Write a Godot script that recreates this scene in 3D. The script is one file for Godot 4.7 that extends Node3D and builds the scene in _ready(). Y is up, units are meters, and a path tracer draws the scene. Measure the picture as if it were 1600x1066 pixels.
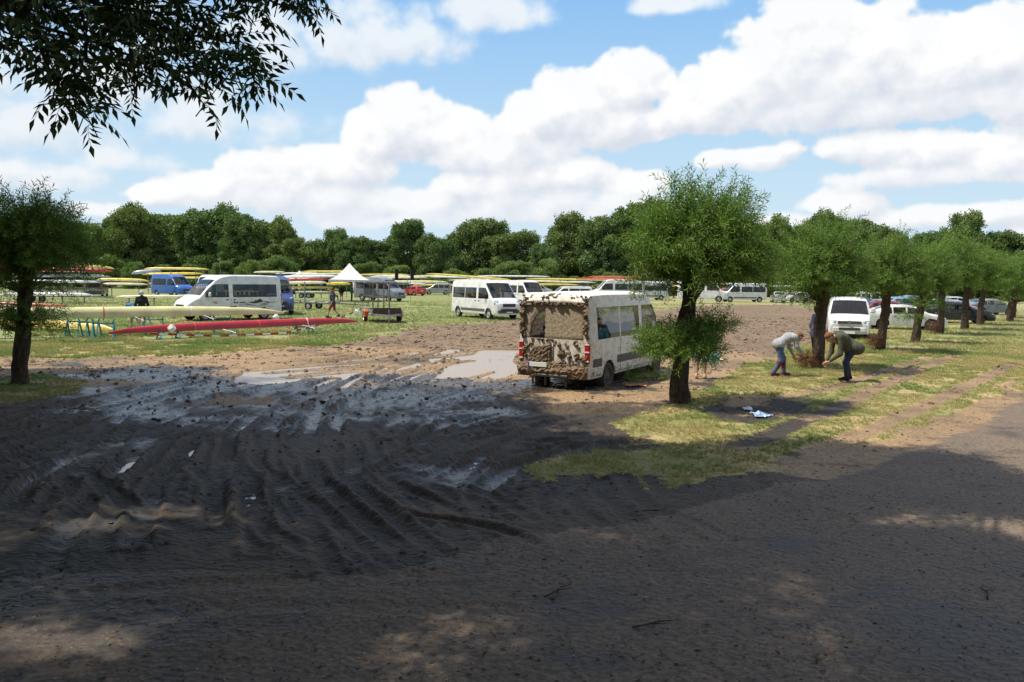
extends Node3D
# A muddy regatta meadow: boats on trailers, vans in the mud, pollard willows, shade of tall ash trees.

class MB:
	var v := PackedVector3Array()
	var f := PackedInt32Array()
	func p(a: Vector3) -> int:
		v.append(a)
		return v.size() - 1
	func tri(a: int, b: int, c: int) -> void:
		f.append(a)
		f.append(b)
		f.append(c)
	func quad(a: int, b: int, c: int, d: int) -> void:   # counter-clockwise from outside
		tri(a, b, c)
		tri(a, c, d)
	func box(c: Vector3, s: Vector3, bev := 0.0, bs := Basis()) -> void:
		var h := s * 0.5
		var m := minf(bev, minf(h.x, minf(h.y, h.z)) * 0.9)
		if m <= 0.0:
			var o := v.size()
			for k in 8:
				p(c + bs * Vector3(h.x if k & 1 else -h.x, h.y if k & 2 else -h.y, h.z if k & 4 else -h.z))
			for q in [[4, 5, 7, 6], [1, 0, 2, 3], [5, 1, 3, 7], [0, 4, 6, 2], [6, 7, 3, 2], [0, 1, 5, 4]]:
				quad(o + q[0], o + q[1], o + q[2], o + q[3])
			return
		var o2 := v.size()
		for k in 8:
			var sx := 1.0 if k & 1 else -1.0
			var sy := 1.0 if k & 2 else -1.0
			var sz := 1.0 if k & 4 else -1.0
			p(c + bs * Vector3(sx * h.x, sy * (h.y - m), sz * (h.z - m)))
			p(c + bs * Vector3(sx * (h.x - m), sy * h.y, sz * (h.z - m)))
			p(c + bs * Vector3(sx * (h.x - m), sy * (h.y - m), sz * h.z))
		var ax := [[[1, 3, 7, 5], 0], [[0, 4, 6, 2], 0], [[2, 6, 7, 3], 1], [[0, 1, 5, 4], 1], [[4, 5, 7, 6], 2], [[0, 2, 3, 1], 2]]
		for q in ax:
			var r: Array = q[0]
			quad(o2 + r[0] * 3 + q[1], o2 + r[1] * 3 + q[1], o2 + r[2] * 3 + q[1], o2 + r[3] * 3 + q[1])
		for k in 8:
			for e in 3:
				var k2 := k | (1 << e)
				if k2 == k:
					continue
				var a1 := (e + 1) % 3
				var a2 := (e + 2) % 3
				var i0 := o2 + k * 3
				var i1 := o2 + k2 * 3
				fix(i0 + a1, i1 + a1, i1 + a2, i0 + a2, c)
			fix3(o2 + k * 3, o2 + k * 3 + 1, o2 + k * 3 + 2, c)
	func fix(a: int, b: int, c: int, d: int, ctr: Vector3) -> void:
		var n := (v[b] - v[a]).cross(v[c] - v[a])
		if n.dot(v[a] + v[c] - 2.0 * ctr) < 0.0:
			quad(d, c, b, a)
		else:
			quad(a, b, c, d)
	func fix3(a: int, b: int, c: int, ctr: Vector3) -> void:
		var n := (v[b] - v[a]).cross(v[c] - v[a])
		if n.dot(v[a] - ctr) < 0.0:
			tri(c, b, a)
		else:
			tri(a, b, c)
	func bar(a: Vector3, b: Vector3, w: float, d := 0.0) -> void:   # square beam from a to b
		var y := (b - a).normalized()
		var x := y.cross(Vector3.FORWARD if absf(y.z) < 0.9 else Vector3.UP).normalized()
		box((a + b) * 0.5, Vector3(w, a.distance_to(b), d if d > 0.0 else w), minf(w, 0.02) * 0.2, Basis(x, y, x.cross(y)))
	func loft(rings: Array, cap0 := true, cap1 := true) -> void:   # closed rings running counter-clockwise seen from the end of the loft
		var n: int = rings[0].size()
		var o := v.size()
		for r in rings:
			v.append_array(r)
		for i in rings.size() - 1:
			for j in n:
				var j2 := (j + 1) % n
				quad(o + i * n + j, o + i * n + j2, o + (i + 1) * n + j2, o + (i + 1) * n + j)
		if cap0:
			var c0 := Vector3.ZERO
			for q in rings[0]:
				c0 += q
			var a := p(c0 / n)
			for j in n:
				tri(a, o + (j + 1) % n, o + j)
		if cap1:
			var c1 := Vector3.ZERO
			for q in rings[-1]:
				c1 += q
			var b := p(c1 / n)
			var l := o + (rings.size() - 1) * n
			for j in n:
				tri(b, l + j, l + (j + 1) % n)
	func tube(path: Array, rad: Array, n := 6) -> void:
		var rings := []
		var x := Vector3.ZERO
		for i in path.size():
			var d: Vector3 = (path[mini(i + 1, path.size() - 1)] - path[maxi(i - 1, 0)]).normalized()
			if i == 0:
				x = d.cross(Vector3.RIGHT if absf(d.x) < 0.8 else Vector3.UP).normalized()
			x = (x - d * x.dot(d)).normalized()
			var y := d.cross(x)
			var r := PackedVector3Array()
			var w: float = rad[mini(i, rad.size() - 1)]
			for k in n:
				var a := TAU * k / n
				r.append(path[i] + (x * cos(a) + y * sin(a)) * w)
			rings.append(r)
		loft(rings)
	func lathe(prof: Array, c: Vector3, axis: Vector3, n := 16) -> void:   # prof: Vector2(radius, along axis), outside on the left hand
		var x := axis.cross(Vector3.UP if absf(axis.y) < 0.9 else Vector3.RIGHT).normalized()
		var y := axis.cross(x)
		var o := v.size()
		for q in prof:
			for k in n:
				var a := TAU * k / n
				p(c + axis * q.y + (x * cos(a) + y * sin(a)) * q.x)
		for i in prof.size() - 1:
			for k in n:
				var k2 := (k + 1) % n
				quad(o + i * n + k, o + i * n + k2, o + (i + 1) * n + k2, o + (i + 1) * n + k)
	func add(m: MB, t: Transform3D) -> void:
		var o := v.size()
		for q in m.v:
			v.append(t * q)
		var flip := t.basis.determinant() < 0.0
		for i in range(0, m.f.size(), 3):
			if flip:
				tri(o + m.f[i + 2], o + m.f[i + 1], o + m.f[i])
			else:
				tri(o + m.f[i], o + m.f[i + 1], o + m.f[i + 2])
	func mesh(crease := 38.0) -> ArrayMesh:
		var q := flat(crease)
		var arr := []
		arr.resize(Mesh.ARRAY_MAX)
		arr[Mesh.ARRAY_VERTEX] = q[0]
		arr[Mesh.ARRAY_NORMAL] = q[1]
		var m := ArrayMesh.new()
		m.add_surface_from_arrays(Mesh.PRIMITIVE_TRIANGLES, arr)
		return m
	func flat(crease := 38.0) -> Array:
		var nf := f.size() / 3
		var fn := PackedVector3Array()
		fn.resize(nf)
		var first := PackedInt32Array()
		first.resize(v.size())
		first.fill(-1)
		var nxt := PackedInt32Array()
		nxt.resize(f.size())
		for i in nf:
			var a := v[f[i * 3]]
			fn[i] = (v[f[i * 3 + 1]] - a).cross(v[f[i * 3 + 2]] - a)
			if crease > 0.0:
				for k in 3:
					nxt[i * 3 + k] = first[f[i * 3 + k]]
					first[f[i * 3 + k]] = i * 3 + k
		var pv := PackedVector3Array()
		pv.resize(f.size())
		var pn := PackedVector3Array()
		pn.resize(f.size())
		var cc := cos(deg_to_rad(crease))
		for i in nf:
			var n0 := fn[i].normalized()
			for k in 3:
				var at := i * 3 + (2 - k)
				var vi := f[i * 3 + k]
				pv[at] = v[vi]
				var s := n0
				if crease > 0.0:
					s = Vector3.ZERO
					var e := first[vi]
					while e >= 0:
						var g := fn[e / 3]
						if g.dot(n0) >= cc * g.length():
							s += g
						e = nxt[e]
				pn[at] = s.normalized() if s.length_squared() > 1e-16 else n0
		return [pv, pn]

var rng := RandomNumberGenerator.new()
var names := {}
var M := {}
var noise := FastNoiseLite.new()
var fine := FastNoiseLite.new()

func numbered(called: String) -> String:
	var n: int = names.get(called, 0)
	names[called] = n + 1
	return called if n == 0 else "%s_%03d" % [called, n]
func tag(o: Node, label: String, category := "", group := "", kind := "") -> void:
	if label: o.set_meta("label", label)
	if category: o.set_meta("category", category)
	if group: o.set_meta("group", group)
	if kind: o.set_meta("kind", kind)
func thing(called: String, label: String, category: String, pos: Vector3, turn := 0.0, group := "") -> Node3D:
	var o := Node3D.new()
	o.name = numbered(called)
	add_child(o)
	o.position = pos
	o.rotation.y = turn
	tag(o, label, category, group)
	return o
func put(m: Mesh, called: String, mat: Material, parent: Node) -> MeshInstance3D:
	var o := MeshInstance3D.new()
	o.name = numbered(called) if parent == self else called
	o.mesh = m
	o.material_override = mat
	parent.add_child(o, true)
	return o
func part(b: MB, called: String, mat: Material, parent: Node, crease := 38.0) -> MeshInstance3D:
	return put(b.mesh(crease), called, mat, parent)
func boxpart(called: String, mat: Material, parent: Node, c: Vector3, s: Vector3, bev := 0.01, bs := Basis()) -> MeshInstance3D:
	var b := MB.new()
	b.box(c, s, bev, bs)
	return part(b, called, mat, parent, 20.0)
func copies(mesh: Mesh, mat: Material, xf: Array, cols: Array, called: String, parent: Node) -> MultiMeshInstance3D:
	var mm := MultiMesh.new()
	mm.transform_format = MultiMesh.TRANSFORM_3D
	mm.use_colors = cols.size() > 0
	mm.mesh = mesh
	mm.instance_count = xf.size()
	for i in xf.size():
		mm.set_instance_transform(i, xf[i])
		if cols.size():
			mm.set_instance_color(i, cols[i])
	return place_copies(mm, mat, called, parent)
func place_copies(mm: MultiMesh, mat: Material, called: String, parent: Node) -> MultiMeshInstance3D:
	var o := MultiMeshInstance3D.new()
	o.name = numbered(called) if parent == self else called
	o.multimesh = mm
	o.material_override = mat
	parent.add_child(o, true)
	return o
func bake(b: MB, xf: Array, cols: Array) -> ArrayMesh:      # many leaves as one mesh
	var q := b.flat(0.0)
	var bv: PackedVector3Array = q[0]
	var bn: PackedVector3Array = q[1]
	var v := PackedVector3Array()
	var n := PackedVector3Array()
	var c := PackedColorArray()
	var one := PackedColorArray()
	one.resize(bv.size())
	for i in xf.size():
		var t: Transform3D = xf[i]
		v.append_array(t * bv)
		n.append_array(Transform3D(t.basis.orthonormalized(), Vector3.ZERO) * bn)
		one.fill(cols[i])
		c.append_array(one)
	var arr := []
	arr.resize(Mesh.ARRAY_MAX)
	arr[Mesh.ARRAY_VERTEX] = v
	arr[Mesh.ARRAY_NORMAL] = n
	arr[Mesh.ARRAY_COLOR] = c
	var m := ArrayMesh.new()
	m.add_surface_from_arrays(Mesh.PRIMITIVE_TRIANGLES, arr)
	return m
func yaw(d: Vector2) -> float:      # turn that points a thing's -z along (x, z)
	return atan2(-d.x, -d.y)
func R(a: float, b: float) -> float:
	return rng.randf_range(a, b)
func lin(r: float, g: float, b: float) -> Color:
	return Color(r, g, b).linear_to_srgb()
func mat(c: Color, rough := 0.6, metal := 0.0, spec := 0.5) -> StandardMaterial3D:
	var m := StandardMaterial3D.new()
	m.albedo_color = c
	m.roughness = rough
	m.metallic = metal
	m.metallic_specular = spec
	return m
func noise_tex(size: int, freq: float, oct: int, ramp: Array, sd := 1, type := FastNoiseLite.TYPE_SIMPLEX_SMOOTH) -> ImageTexture:
	var n := FastNoiseLite.new()
	n.noise_type = type
	n.seed = sd
	n.frequency = freq
	n.fractal_octaves = oct
	n.fractal_gain = 0.6
	var im := n.get_seamless_image(size, size)
	if ramp.size():
		var d := im.get_data()
		var lut := []
		for i in 256:
			var t := i / 255.0 * (ramp.size() - 1)
			var k := mini(int(t), ramp.size() - 2)
			lut.append((ramp[k] as Color).lerp(ramp[k + 1], t - k))
		var o := PackedByteArray()
		o.resize(d.size() * 3)
		for i in d.size():
			var c: Color = lut[d[i]]
			o[i * 3] = c.r8
			o[i * 3 + 1] = c.g8
			o[i * 3 + 2] = c.b8
		im = Image.create_from_data(size, size, false, Image.FORMAT_RGB8, o)
	return ImageTexture.create_from_image(im)
func triplanar(m: StandardMaterial3D, s: float) -> StandardMaterial3D:
	m.uv1_triplanar = true
	m.uv1_scale = Vector3(s, s, s)
	return m

func make_materials() -> void:
	var grey := func(a: float, b: float): return [Color(a, a, a), Color(b, b, b)]
	var grain := noise_tex(256, 0.02, 4, grey.call(0.55, 1.0), 5)
	var soft := noise_tex(256, 0.012, 5, grey.call(0.8, 1.0), 6)
	M.bark = triplanar(mat(lin(0.13, 0.095, 0.065), 0.95), 1.4)
	M.bark.albedo_texture = noise_tex(256, 0.03, 4, [Color(0.35, 0.32, 0.3), Color(1, 0.95, 0.9)], 8)
	M.bark.heightmap_enabled = true
	M.bark.heightmap_texture = noise_tex(256, 0.035, 4, [], 9, FastNoiseLite.TYPE_CELLULAR)
	M.bark.heightmap_scale = 3.0
	M.bark.uv1_scale = Vector3(2.6, 0.7, 2.6)
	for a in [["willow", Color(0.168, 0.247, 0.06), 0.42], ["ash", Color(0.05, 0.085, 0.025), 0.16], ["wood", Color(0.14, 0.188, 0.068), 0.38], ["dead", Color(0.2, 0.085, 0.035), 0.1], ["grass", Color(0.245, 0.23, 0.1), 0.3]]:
		var m := mat(a[1].linear_to_srgb(), 0.5 if a[0] == "willow" else 0.62)
		m.metallic_specular = 0.4
		m.vertex_color_use_as_albedo = true
		m.cull_mode = BaseMaterial3D.CULL_DISABLED
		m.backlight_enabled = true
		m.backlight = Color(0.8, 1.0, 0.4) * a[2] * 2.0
		m.backlight.a = 1.0
		M[a[0]] = m
	# car paints: a film of road dust gives the gloss its grain
	for a in [["white", Color(0.78, 0.78, 0.77)], ["silver", Color(0.42, 0.43, 0.44)], ["blue", Color(0.02, 0.11, 0.42)], ["navy", Color(0.025, 0.05, 0.17)], ["red", Color(0.5, 0.02, 0.02)], ["black", Color(0.012, 0.013, 0.016)], ["green", Color(0.025, 0.06, 0.055)], ["grey", Color(0.2, 0.23, 0.27)], ["maroon", Color(0.18, 0.02, 0.03)], ["skyblue", Color(0.2, 0.3, 0.42)]]:
		var m := triplanar(mat(a[1].linear_to_srgb(), 0.42), 0.5)
		m.albedo_texture = soft
		m.clearcoat_enabled = true
		m.clearcoat = 0.6
		m.clearcoat_roughness = 0.12
		M["paint_" + a[0]] = m
	M.dirty_white = triplanar(mat(lin(0.72, 0.7, 0.66), 0.5), 0.55)
	M.dirty_white.albedo_texture = noise_tex(512, 0.012, 6, [Color(0.8, 0.73, 0.63), Color(0.94, 0.92, 0.88), Color(1, 0.995, 0.99), Color(1, 1, 1)], 12)
	M.mudcake = triplanar(mat(lin(0.33, 0.24, 0.155), 0.85), 1.6)
	M.mudcake.albedo_texture = noise_tex(256, 0.03, 5, [Color(0.5, 0.46, 0.42), Color(1, 1, 1)], 13)
	M.mudcake.heightmap_enabled = true
	M.mudcake.heightmap_texture = noise_tex(256, 0.04, 5, [], 14)
	M.mudcake.heightmap_scale = 2.5
	M.mudfilm = triplanar(mat(lin(0.46, 0.375, 0.265), 0.9), 1.3)
	M.mudfilm.albedo_texture = noise_tex(512, 0.02, 6, [Color(0.6, 0.56, 0.5), Color(0.95, 0.95, 0.95), Color(1, 1, 1)], 15)
	M.glass = mat(Color(0.03, 0.05, 0.05, 0.5), 0.02)
	M.glass.transparency = BaseMaterial3D.TRANSPARENCY_ALPHA
	M.dark_glass = mat(Color(0.012, 0.017, 0.02, 0.62), 0.02)
	M.dark_glass.transparency = BaseMaterial3D.TRANSPARENCY_ALPHA
	M.lens = mat(Color(0.75, 0.8, 0.82), 0.1, 0.35)
	M.tail = mat(lin(0.45, 0.015, 0.015), 0.18)
	M.rubber = triplanar(mat(lin(0.035, 0.033, 0.03), 0.85), 2.0)
	M.rubber.albedo_texture = grain
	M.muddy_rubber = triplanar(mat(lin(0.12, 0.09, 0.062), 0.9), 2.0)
	M.muddy_rubber.albedo_texture = grain
	M.rim = mat(lin(0.45, 0.45, 0.45), 0.4, 0.7)
	M.black_plastic = mat(lin(0.03, 0.03, 0.032), 0.6)
	M.grey_plastic = triplanar(mat(lin(0.11, 0.1, 0.095), 0.65), 1.0)
	M.grey_plastic.albedo_texture = soft
	M.plate = mat(lin(0.75, 0.74, 0.7), 0.5)
	M.plate_blue = mat(lin(0.02, 0.06, 0.4), 0.5)
	M.chrome = mat(lin(0.6, 0.6, 0.6), 0.2, 0.9)
	M.seat = mat(lin(0.03, 0.035, 0.045), 0.9)
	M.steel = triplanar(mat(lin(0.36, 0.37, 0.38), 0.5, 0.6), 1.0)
	M.steel.albedo_texture = grain
	M.teal = triplanar(mat(lin(0.02, 0.24, 0.29), 0.55), 2.0)
	M.teal.albedo_texture = soft
	M.planks = triplanar(mat(lin(0.1, 0.065, 0.05), 0.85), 1.0)
	M.planks.albedo_texture = grain
	for a in [["red", Color(0.52, 0.018, 0.03)], ["cream", Color(0.78, 0.72, 0.42)], ["yellow", Color(0.78, 0.62, 0.14)], ["brightyellow", Color(0.8, 0.6, 0.05)], ["paleblue", Color(0.6, 0.68, 0.75)], ["white", Color(0.8, 0.8, 0.78)], ["olive", Color(0.3, 0.3, 0.16)], ["grey", Color(0.35, 0.36, 0.38)], ["palegreen", Color(0.5, 0.55, 0.3)], ["orange", Color(0.68, 0.13, 0.05)], ["hull", Color(0.78, 0.73, 0.38)]]:
		var m := triplanar(mat(a[1].linear_to_srgb(), 0.3), 0.4)
		m.albedo_texture = soft
		M["hull_" + a[0]] = m
	M.canvas = triplanar(mat(lin(0.8, 0.8, 0.78), 0.85), 1.5)
	M.canvas.albedo_texture = soft
	M.canvas.backlight_enabled = true
	M.canvas.backlight = Color(0.5, 0.5, 0.5)
	M.bagwhite = mat(lin(0.75, 0.76, 0.78), 0.5)
	M.tapered = mat(Color.WHITE, 0.5)
	for a in [["skin", Color(0.5, 0.29, 0.19)], ["grey_knit", Color(0.5, 0.51, 0.54)], ["denim", Color(0.1, 0.17, 0.33)], ["dark_denim", Color(0.03, 0.045, 0.09)], ["olive", Color(0.105, 0.11, 0.065)], ["purple", Color(0.16, 0.02, 0.08)], ["black", Color(0.015, 0.015, 0.018)], ["navy", Color(0.04, 0.06, 0.11)], ["azure", Color(0.05, 0.27, 0.55)], ["white", Color(0.7, 0.7, 0.7)], ["crimson", Color(0.4, 0.04, 0.07)], ["green", Color(0.02, 0.22, 0.16)], ["violet", Color(0.28, 0.27, 0.42)], ["khaki", Color(0.33, 0.27, 0.2)], ["red_hair", Color(0.3, 0.11, 0.04)], ["brown_hair", Color(0.1, 0.045, 0.022)], ["blond_hair", Color(0.36, 0.24, 0.11)], ["teal", Color(0.05, 0.22, 0.3)]]:
		var m := triplanar(mat(a[1].linear_to_srgb(), 0.9 if a[0] != "skin" else 0.55), 3.0)
		m.albedo_texture = soft if a[0] == "skin" else grain
		M["cloth_" + a[0]] = m

var ROAD := PackedVector2Array([Vector2(-60.00, -9.00), Vector2(-14.00, -6.60), Vector2(-4.40, -6.63), Vector2(-3.14, -6.90), Vector2(-1.81, -6.87), Vector2(-0.91, -7.06), Vector2(-0.47, -7.42), Vector2(0.03, -8.02), Vector2(0.94, -8.49), Vector2(1.97, -9.03), Vector2(3.32, -9.94), Vector2(4.86, -11.05), Vector2(6.57, -12.41), Vector2(8.50, -14.32), Vector2(12.34, -18.79), Vector2(40.00, -46.50), Vector2(90.00, -112.00), Vector2(110.00, -112.00), Vector2(60.00, 10.00), Vector2(-60.00, 10.00)])
var MUD := PackedVector2Array([Vector2(-60.00, -8.00), Vector2(-60.00, -30.00), Vector2(-15.75, -24.09), Vector2(-10.48, -25.66), Vector2(-8.40, -27.83), Vector2(-6.24, -31.90), Vector2(-5.26, -40.26), Vector2(-3.80, -46.51), Vector2(-1.55, -47.07), Vector2(-0.02, -51.19), Vector2(10.94, -64.26), Vector2(18.81, -86.01), Vector2(34.68, -97.21), Vector2(27.21, -61.44), Vector2(14.98, -37.51), Vector2(9.00, -27.53), Vector2(5.89, -21.77), Vector2(4.43, -18.56), Vector2(2.64, -15.95), Vector2(1.92, -13.96), Vector2(2.03, -12.85), Vector2(0.30, -11.16), Vector2(0.45, -10.27), Vector2(1.68, -10.01), Vector2(3.65, -10.98), Vector2(5.31, -12.33), Vector2(7.59, -14.38), Vector2(14.92, -22.79), Vector2(10.73, -16.30), Vector2(7.63, -12.82), Vector2(5.98, -11.26), Vector2(4.47, -10.13), Vector2(3.07, -9.18), Vector2(1.84, -8.40), Vector2(0.89, -7.93), Vector2(0.03, -7.51), Vector2(-0.44, -6.99), Vector2(-0.86, -6.67), Vector2(-1.71, -6.50), Vector2(-2.97, -6.52), Vector2(-4.17, -6.27), Vector2(-14.00, -6.00)])
var PUDDLE := PackedVector2Array([Vector2(-7.32, -19.04), Vector2(-5.28, -17.93), Vector2(-3.67, -18.73), Vector2(-1.70, -20.92), Vector2(0.01, -20.84), Vector2(0.37, -29.99), Vector2(-0.55, -33.93), Vector2(-2.52, -30.97), Vector2(-4.33, -26.54), Vector2(-6.23, -23.86), Vector2(-7.55, -22.00)])
var TURF := PackedVector2Array([Vector2(-12.63, -17.93), Vector2(-12.72, -19.43), Vector2(-12.12, -20.29), Vector2(-10.30, -19.08), Vector2(-9.58, -17.21), Vector2(-9.81, -16.18), Vector2(-10.26, -15.64)])
var HOLLOW := PackedVector2Array([Vector2(3.95, -16.22), Vector2(4.81, -17.69), Vector2(5.98, -18.19), Vector2(6.55, -17.12), Vector2(5.65, -15.59), Vector2(4.60, -14.67), Vector2(3.97, -15.02)])
var CHURN := PackedVector2Array([Vector2(-2.55, -17.40), Vector2(-0.63, -19.75), Vector2(1.44, -17.29), Vector2(2.01, -13.38), Vector2(0.85, -9.96), Vector2(0.16, -8.13), Vector2(-0.61, -7.69), Vector2(-1.28, -9.85), Vector2(-2.13, -13.09)])
var SHADE := PackedVector2Array([Vector2(-17.83, -20.75), Vector2(-13.98, -21.37), Vector2(-12.43, -22.36), Vector2(-9.97, -22.18), Vector2(-7.88, -20.50), Vector2(-5.69, -18.31), Vector2(-4.37, -19.12), Vector2(-2.52, -19.31), Vector2(-0.88, -18.15), Vector2(0.41, -15.92), Vector2(1.22, -14.54), Vector2(1.70, -12.73), Vector2(2.71, -12.55), Vector2(4.02, -12.78), Vector2(5.37, -12.97), Vector2(6.37, -12.84), Vector2(6.86, -12.38), Vector2(6.97, -11.69), Vector2(6.27, -10.42), Vector2(5.91, -9.35), Vector2(5.58, -7.95), Vector2(4.79, -5.13), Vector2(6.00, 4.00), Vector2(-22.00, 4.00)])
var TRACKS := [
	[[Vector2(-3.37, -25.81), Vector2(-4.05, -20.66), Vector2(-4.08, -16.35), Vector2(-3.29, -12.49), Vector2(-2.48, -10.11), Vector2(-1.66, -8.49), Vector2(-0.87, -7.15)], 0.13, 0.10],
	[[Vector2(-2.63, -23.09), Vector2(-3.33, -19.46), Vector2(-3.44, -15.59), Vector2(-2.92, -12.51), Vector2(-2.11, -10.13), Vector2(-1.31, -8.50), Vector2(-0.58, -7.24)], 0.13, 0.10],
	[[Vector2(-4.05, -20.66), Vector2(-4.52, -16.75), Vector2(-4.14, -12.95), Vector2(-3.51, -10.39), Vector2(-2.91, -8.67), Vector2(-2.39, -7.43)], 0.13, 0.09],
	[[Vector2(-4.71, -20.59), Vector2(-5.05, -16.70), Vector2(-4.66, -12.91), Vector2(-3.83, -10.03), Vector2(-3.17, -8.19)], 0.13, 0.09],
	[[Vector2(-5.04, -19.28), Vector2(-5.06, -15.46), Vector2(-5.07, -12.37), Vector2(-4.50, -9.68), Vector2(-3.66, -7.56)], 0.14, 0.10],
	[[Vector2(-5.65, -19.22), Vector2(-5.80, -15.39), Vector2(-5.77, -12.32), Vector2(-5.17, -9.64), Vector2(-4.50, -7.72), Vector2(-4.07, -6.71)], 0.14, 0.10],
	[[Vector2(-6.26, -19.15), Vector2(-6.53, -15.33), Vector2(-6.55, -12.27), Vector2(-6.12, -9.91), Vector2(-5.35, -7.88)], 0.14, 0.12],
	[[Vector2(-7.23, -19.66), Vector2(-7.49, -16.05), Vector2(-7.62, -13.26), Vector2(-7.45, -10.89)], 0.15, 0.12],
	[[Vector2(-8.25, -20.19), Vector2(-8.81, -16.81), Vector2(-8.90, -14.08), Vector2(-8.77, -12.12)], 0.14, 0.10],
	[[Vector2(-3.56, -15.58), Vector2(-3.57, -12.47), Vector2(-3.10, -10.07), Vector2(-2.50, -8.69), Vector2(-1.67, -7.28)], 0.10, 0.07],
	[[Vector2(-3.58, -11.33), Vector2(-2.88, -9.77), Vector2(-2.14, -8.70), Vector2(-1.34, -7.48), Vector2(-0.88, -6.83)], 0.10, 0.06],
	[[Vector2(-2.12, -25.99), Vector2(-2.90, -22.25), Vector2(-3.29, -18.33), Vector2(-2.61, -13.63), Vector2(-1.71, -10.49), Vector2(-0.75, -8.53)], 0.13, 0.08],
	[[Vector2(2.13, -16.06), Vector2(0.74, -14.50), Vector2(-0.38, -12.20), Vector2(-0.87, -9.87), Vector2(-0.95, -8.08), Vector2(-0.92, -7.14)], 0.16, 0.10],
	[[Vector2(2.14, -12.86), Vector2(1.04, -12.29), Vector2(0.02, -10.96), Vector2(-0.44, -9.31), Vector2(-0.61, -7.69)], 0.14, 0.09],
	[[Vector2(1.18, -10.31), Vector2(1.31, -8.87), Vector2(1.52, -7.78)], 0.13, 0.05],
	[[Vector2(1.46, -10.49), Vector2(1.60, -9.01), Vector2(1.82, -7.99)], 0.13, 0.05],
	[[Vector2(1.33, -16.00), Vector2(-0.24, -15.86), Vector2(-1.16, -14.36), Vector2(-1.58, -12.12)], 0.15, 0.11],
	[[Vector2(0.86, -12.77), Vector2(-0.19, -12.70), Vector2(-0.83, -11.50), Vector2(-1.12, -9.86)], 0.15, 0.11],
	[[Vector2(-6.53, -15.33), Vector2(-5.84, -11.84), Vector2(-5.47, -9.33), Vector2(-4.86, -7.33)], 0.12, 0.08],
	[[Vector2(-8.60, -25.09), Vector2(-5.82, -25.47), Vector2(-4.29, -29.25), Vector2(-2.51, -38.41), Vector2(-1.48, -45.11)], 0.15, 0.08],
	[[Vector2(-6.76, -21.79), Vector2(-4.64, -23.70), Vector2(-3.15, -27.64), Vector2(-1.19, -36.49), Vector2(-0.01, -43.06)], 0.15, 0.08],
	[[Vector2(3.62, -12.46), Vector2(6.47, -16.03), Vector2(11.77, -23.19), Vector2(24.28, -39.21), Vector2(42.85, -62.77)], 0.22, 0.06],
	[[Vector2(4.07, -11.39), Vector2(6.55, -14.18), Vector2(10.51, -18.83), Vector2(18.56, -28.40)], 0.20, 0.05],
	[[Vector2(4.01, -16.22), Vector2(5.73, -17.40), Vector2(8.85, -20.74), Vector2(15.07, -28.38)], 0.18, 0.05],
	[[Vector2(-0.63, -19.75), Vector2(-2.04, -15.71), Vector2(-2.25, -9.80), Vector2(-2.07, -7.63)], 0.12, 0.06],
	[[Vector2(-7.73, -14.51), Vector2(-5.92, -15.38), Vector2(-4.19, -15.53), Vector2(-2.55, -17.40)], 0.12, 0.06],
	[[Vector2(-9.87, -15.05), Vector2(-7.98, -15.21), Vector2(-7.34, -17.93)], 0.14, 0.08],
	[[Vector2(1.10, -9.98), Vector2(1.32, -7.77), Vector2(1.46, -5.65), Vector2(1.44, -4.77)], 0.10, 0.04],
	[[Vector2(-3.87, -5.39), Vector2(-2.04, -6.17), Vector2(0.03, -6.11), Vector2(2.40, -7.11), Vector2(7.29, -11.00)], 0.11, 0.03],
	[[Vector2(-4.32, -6.03), Vector2(-2.71, -6.54), Vector2(-0.54, -6.84), Vector2(2.02, -8.00), Vector2(6.94, -11.98)], 0.11, 0.03],
	[[Vector2(-0.91, -7.06), Vector2(-0.65, -6.03), Vector2(-0.63, -4.87)], 0.11, 0.04],
	[[Vector2(-1.47, -7.47), Vector2(-1.58, -6.00), Vector2(-1.77, -4.84)], 0.11, 0.04],
	[[Vector2(0.45, -4.90), Vector2(1.66, -6.49), Vector2(3.98, -8.99), Vector2(8.69, -13.86)], 0.12, 0.03],
	[[Vector2(1.70, -4.93), Vector2(2.87, -6.40), Vector2(5.13, -9.05), Vector2(9.25, -13.34)], 0.12, 0.03]]
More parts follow.
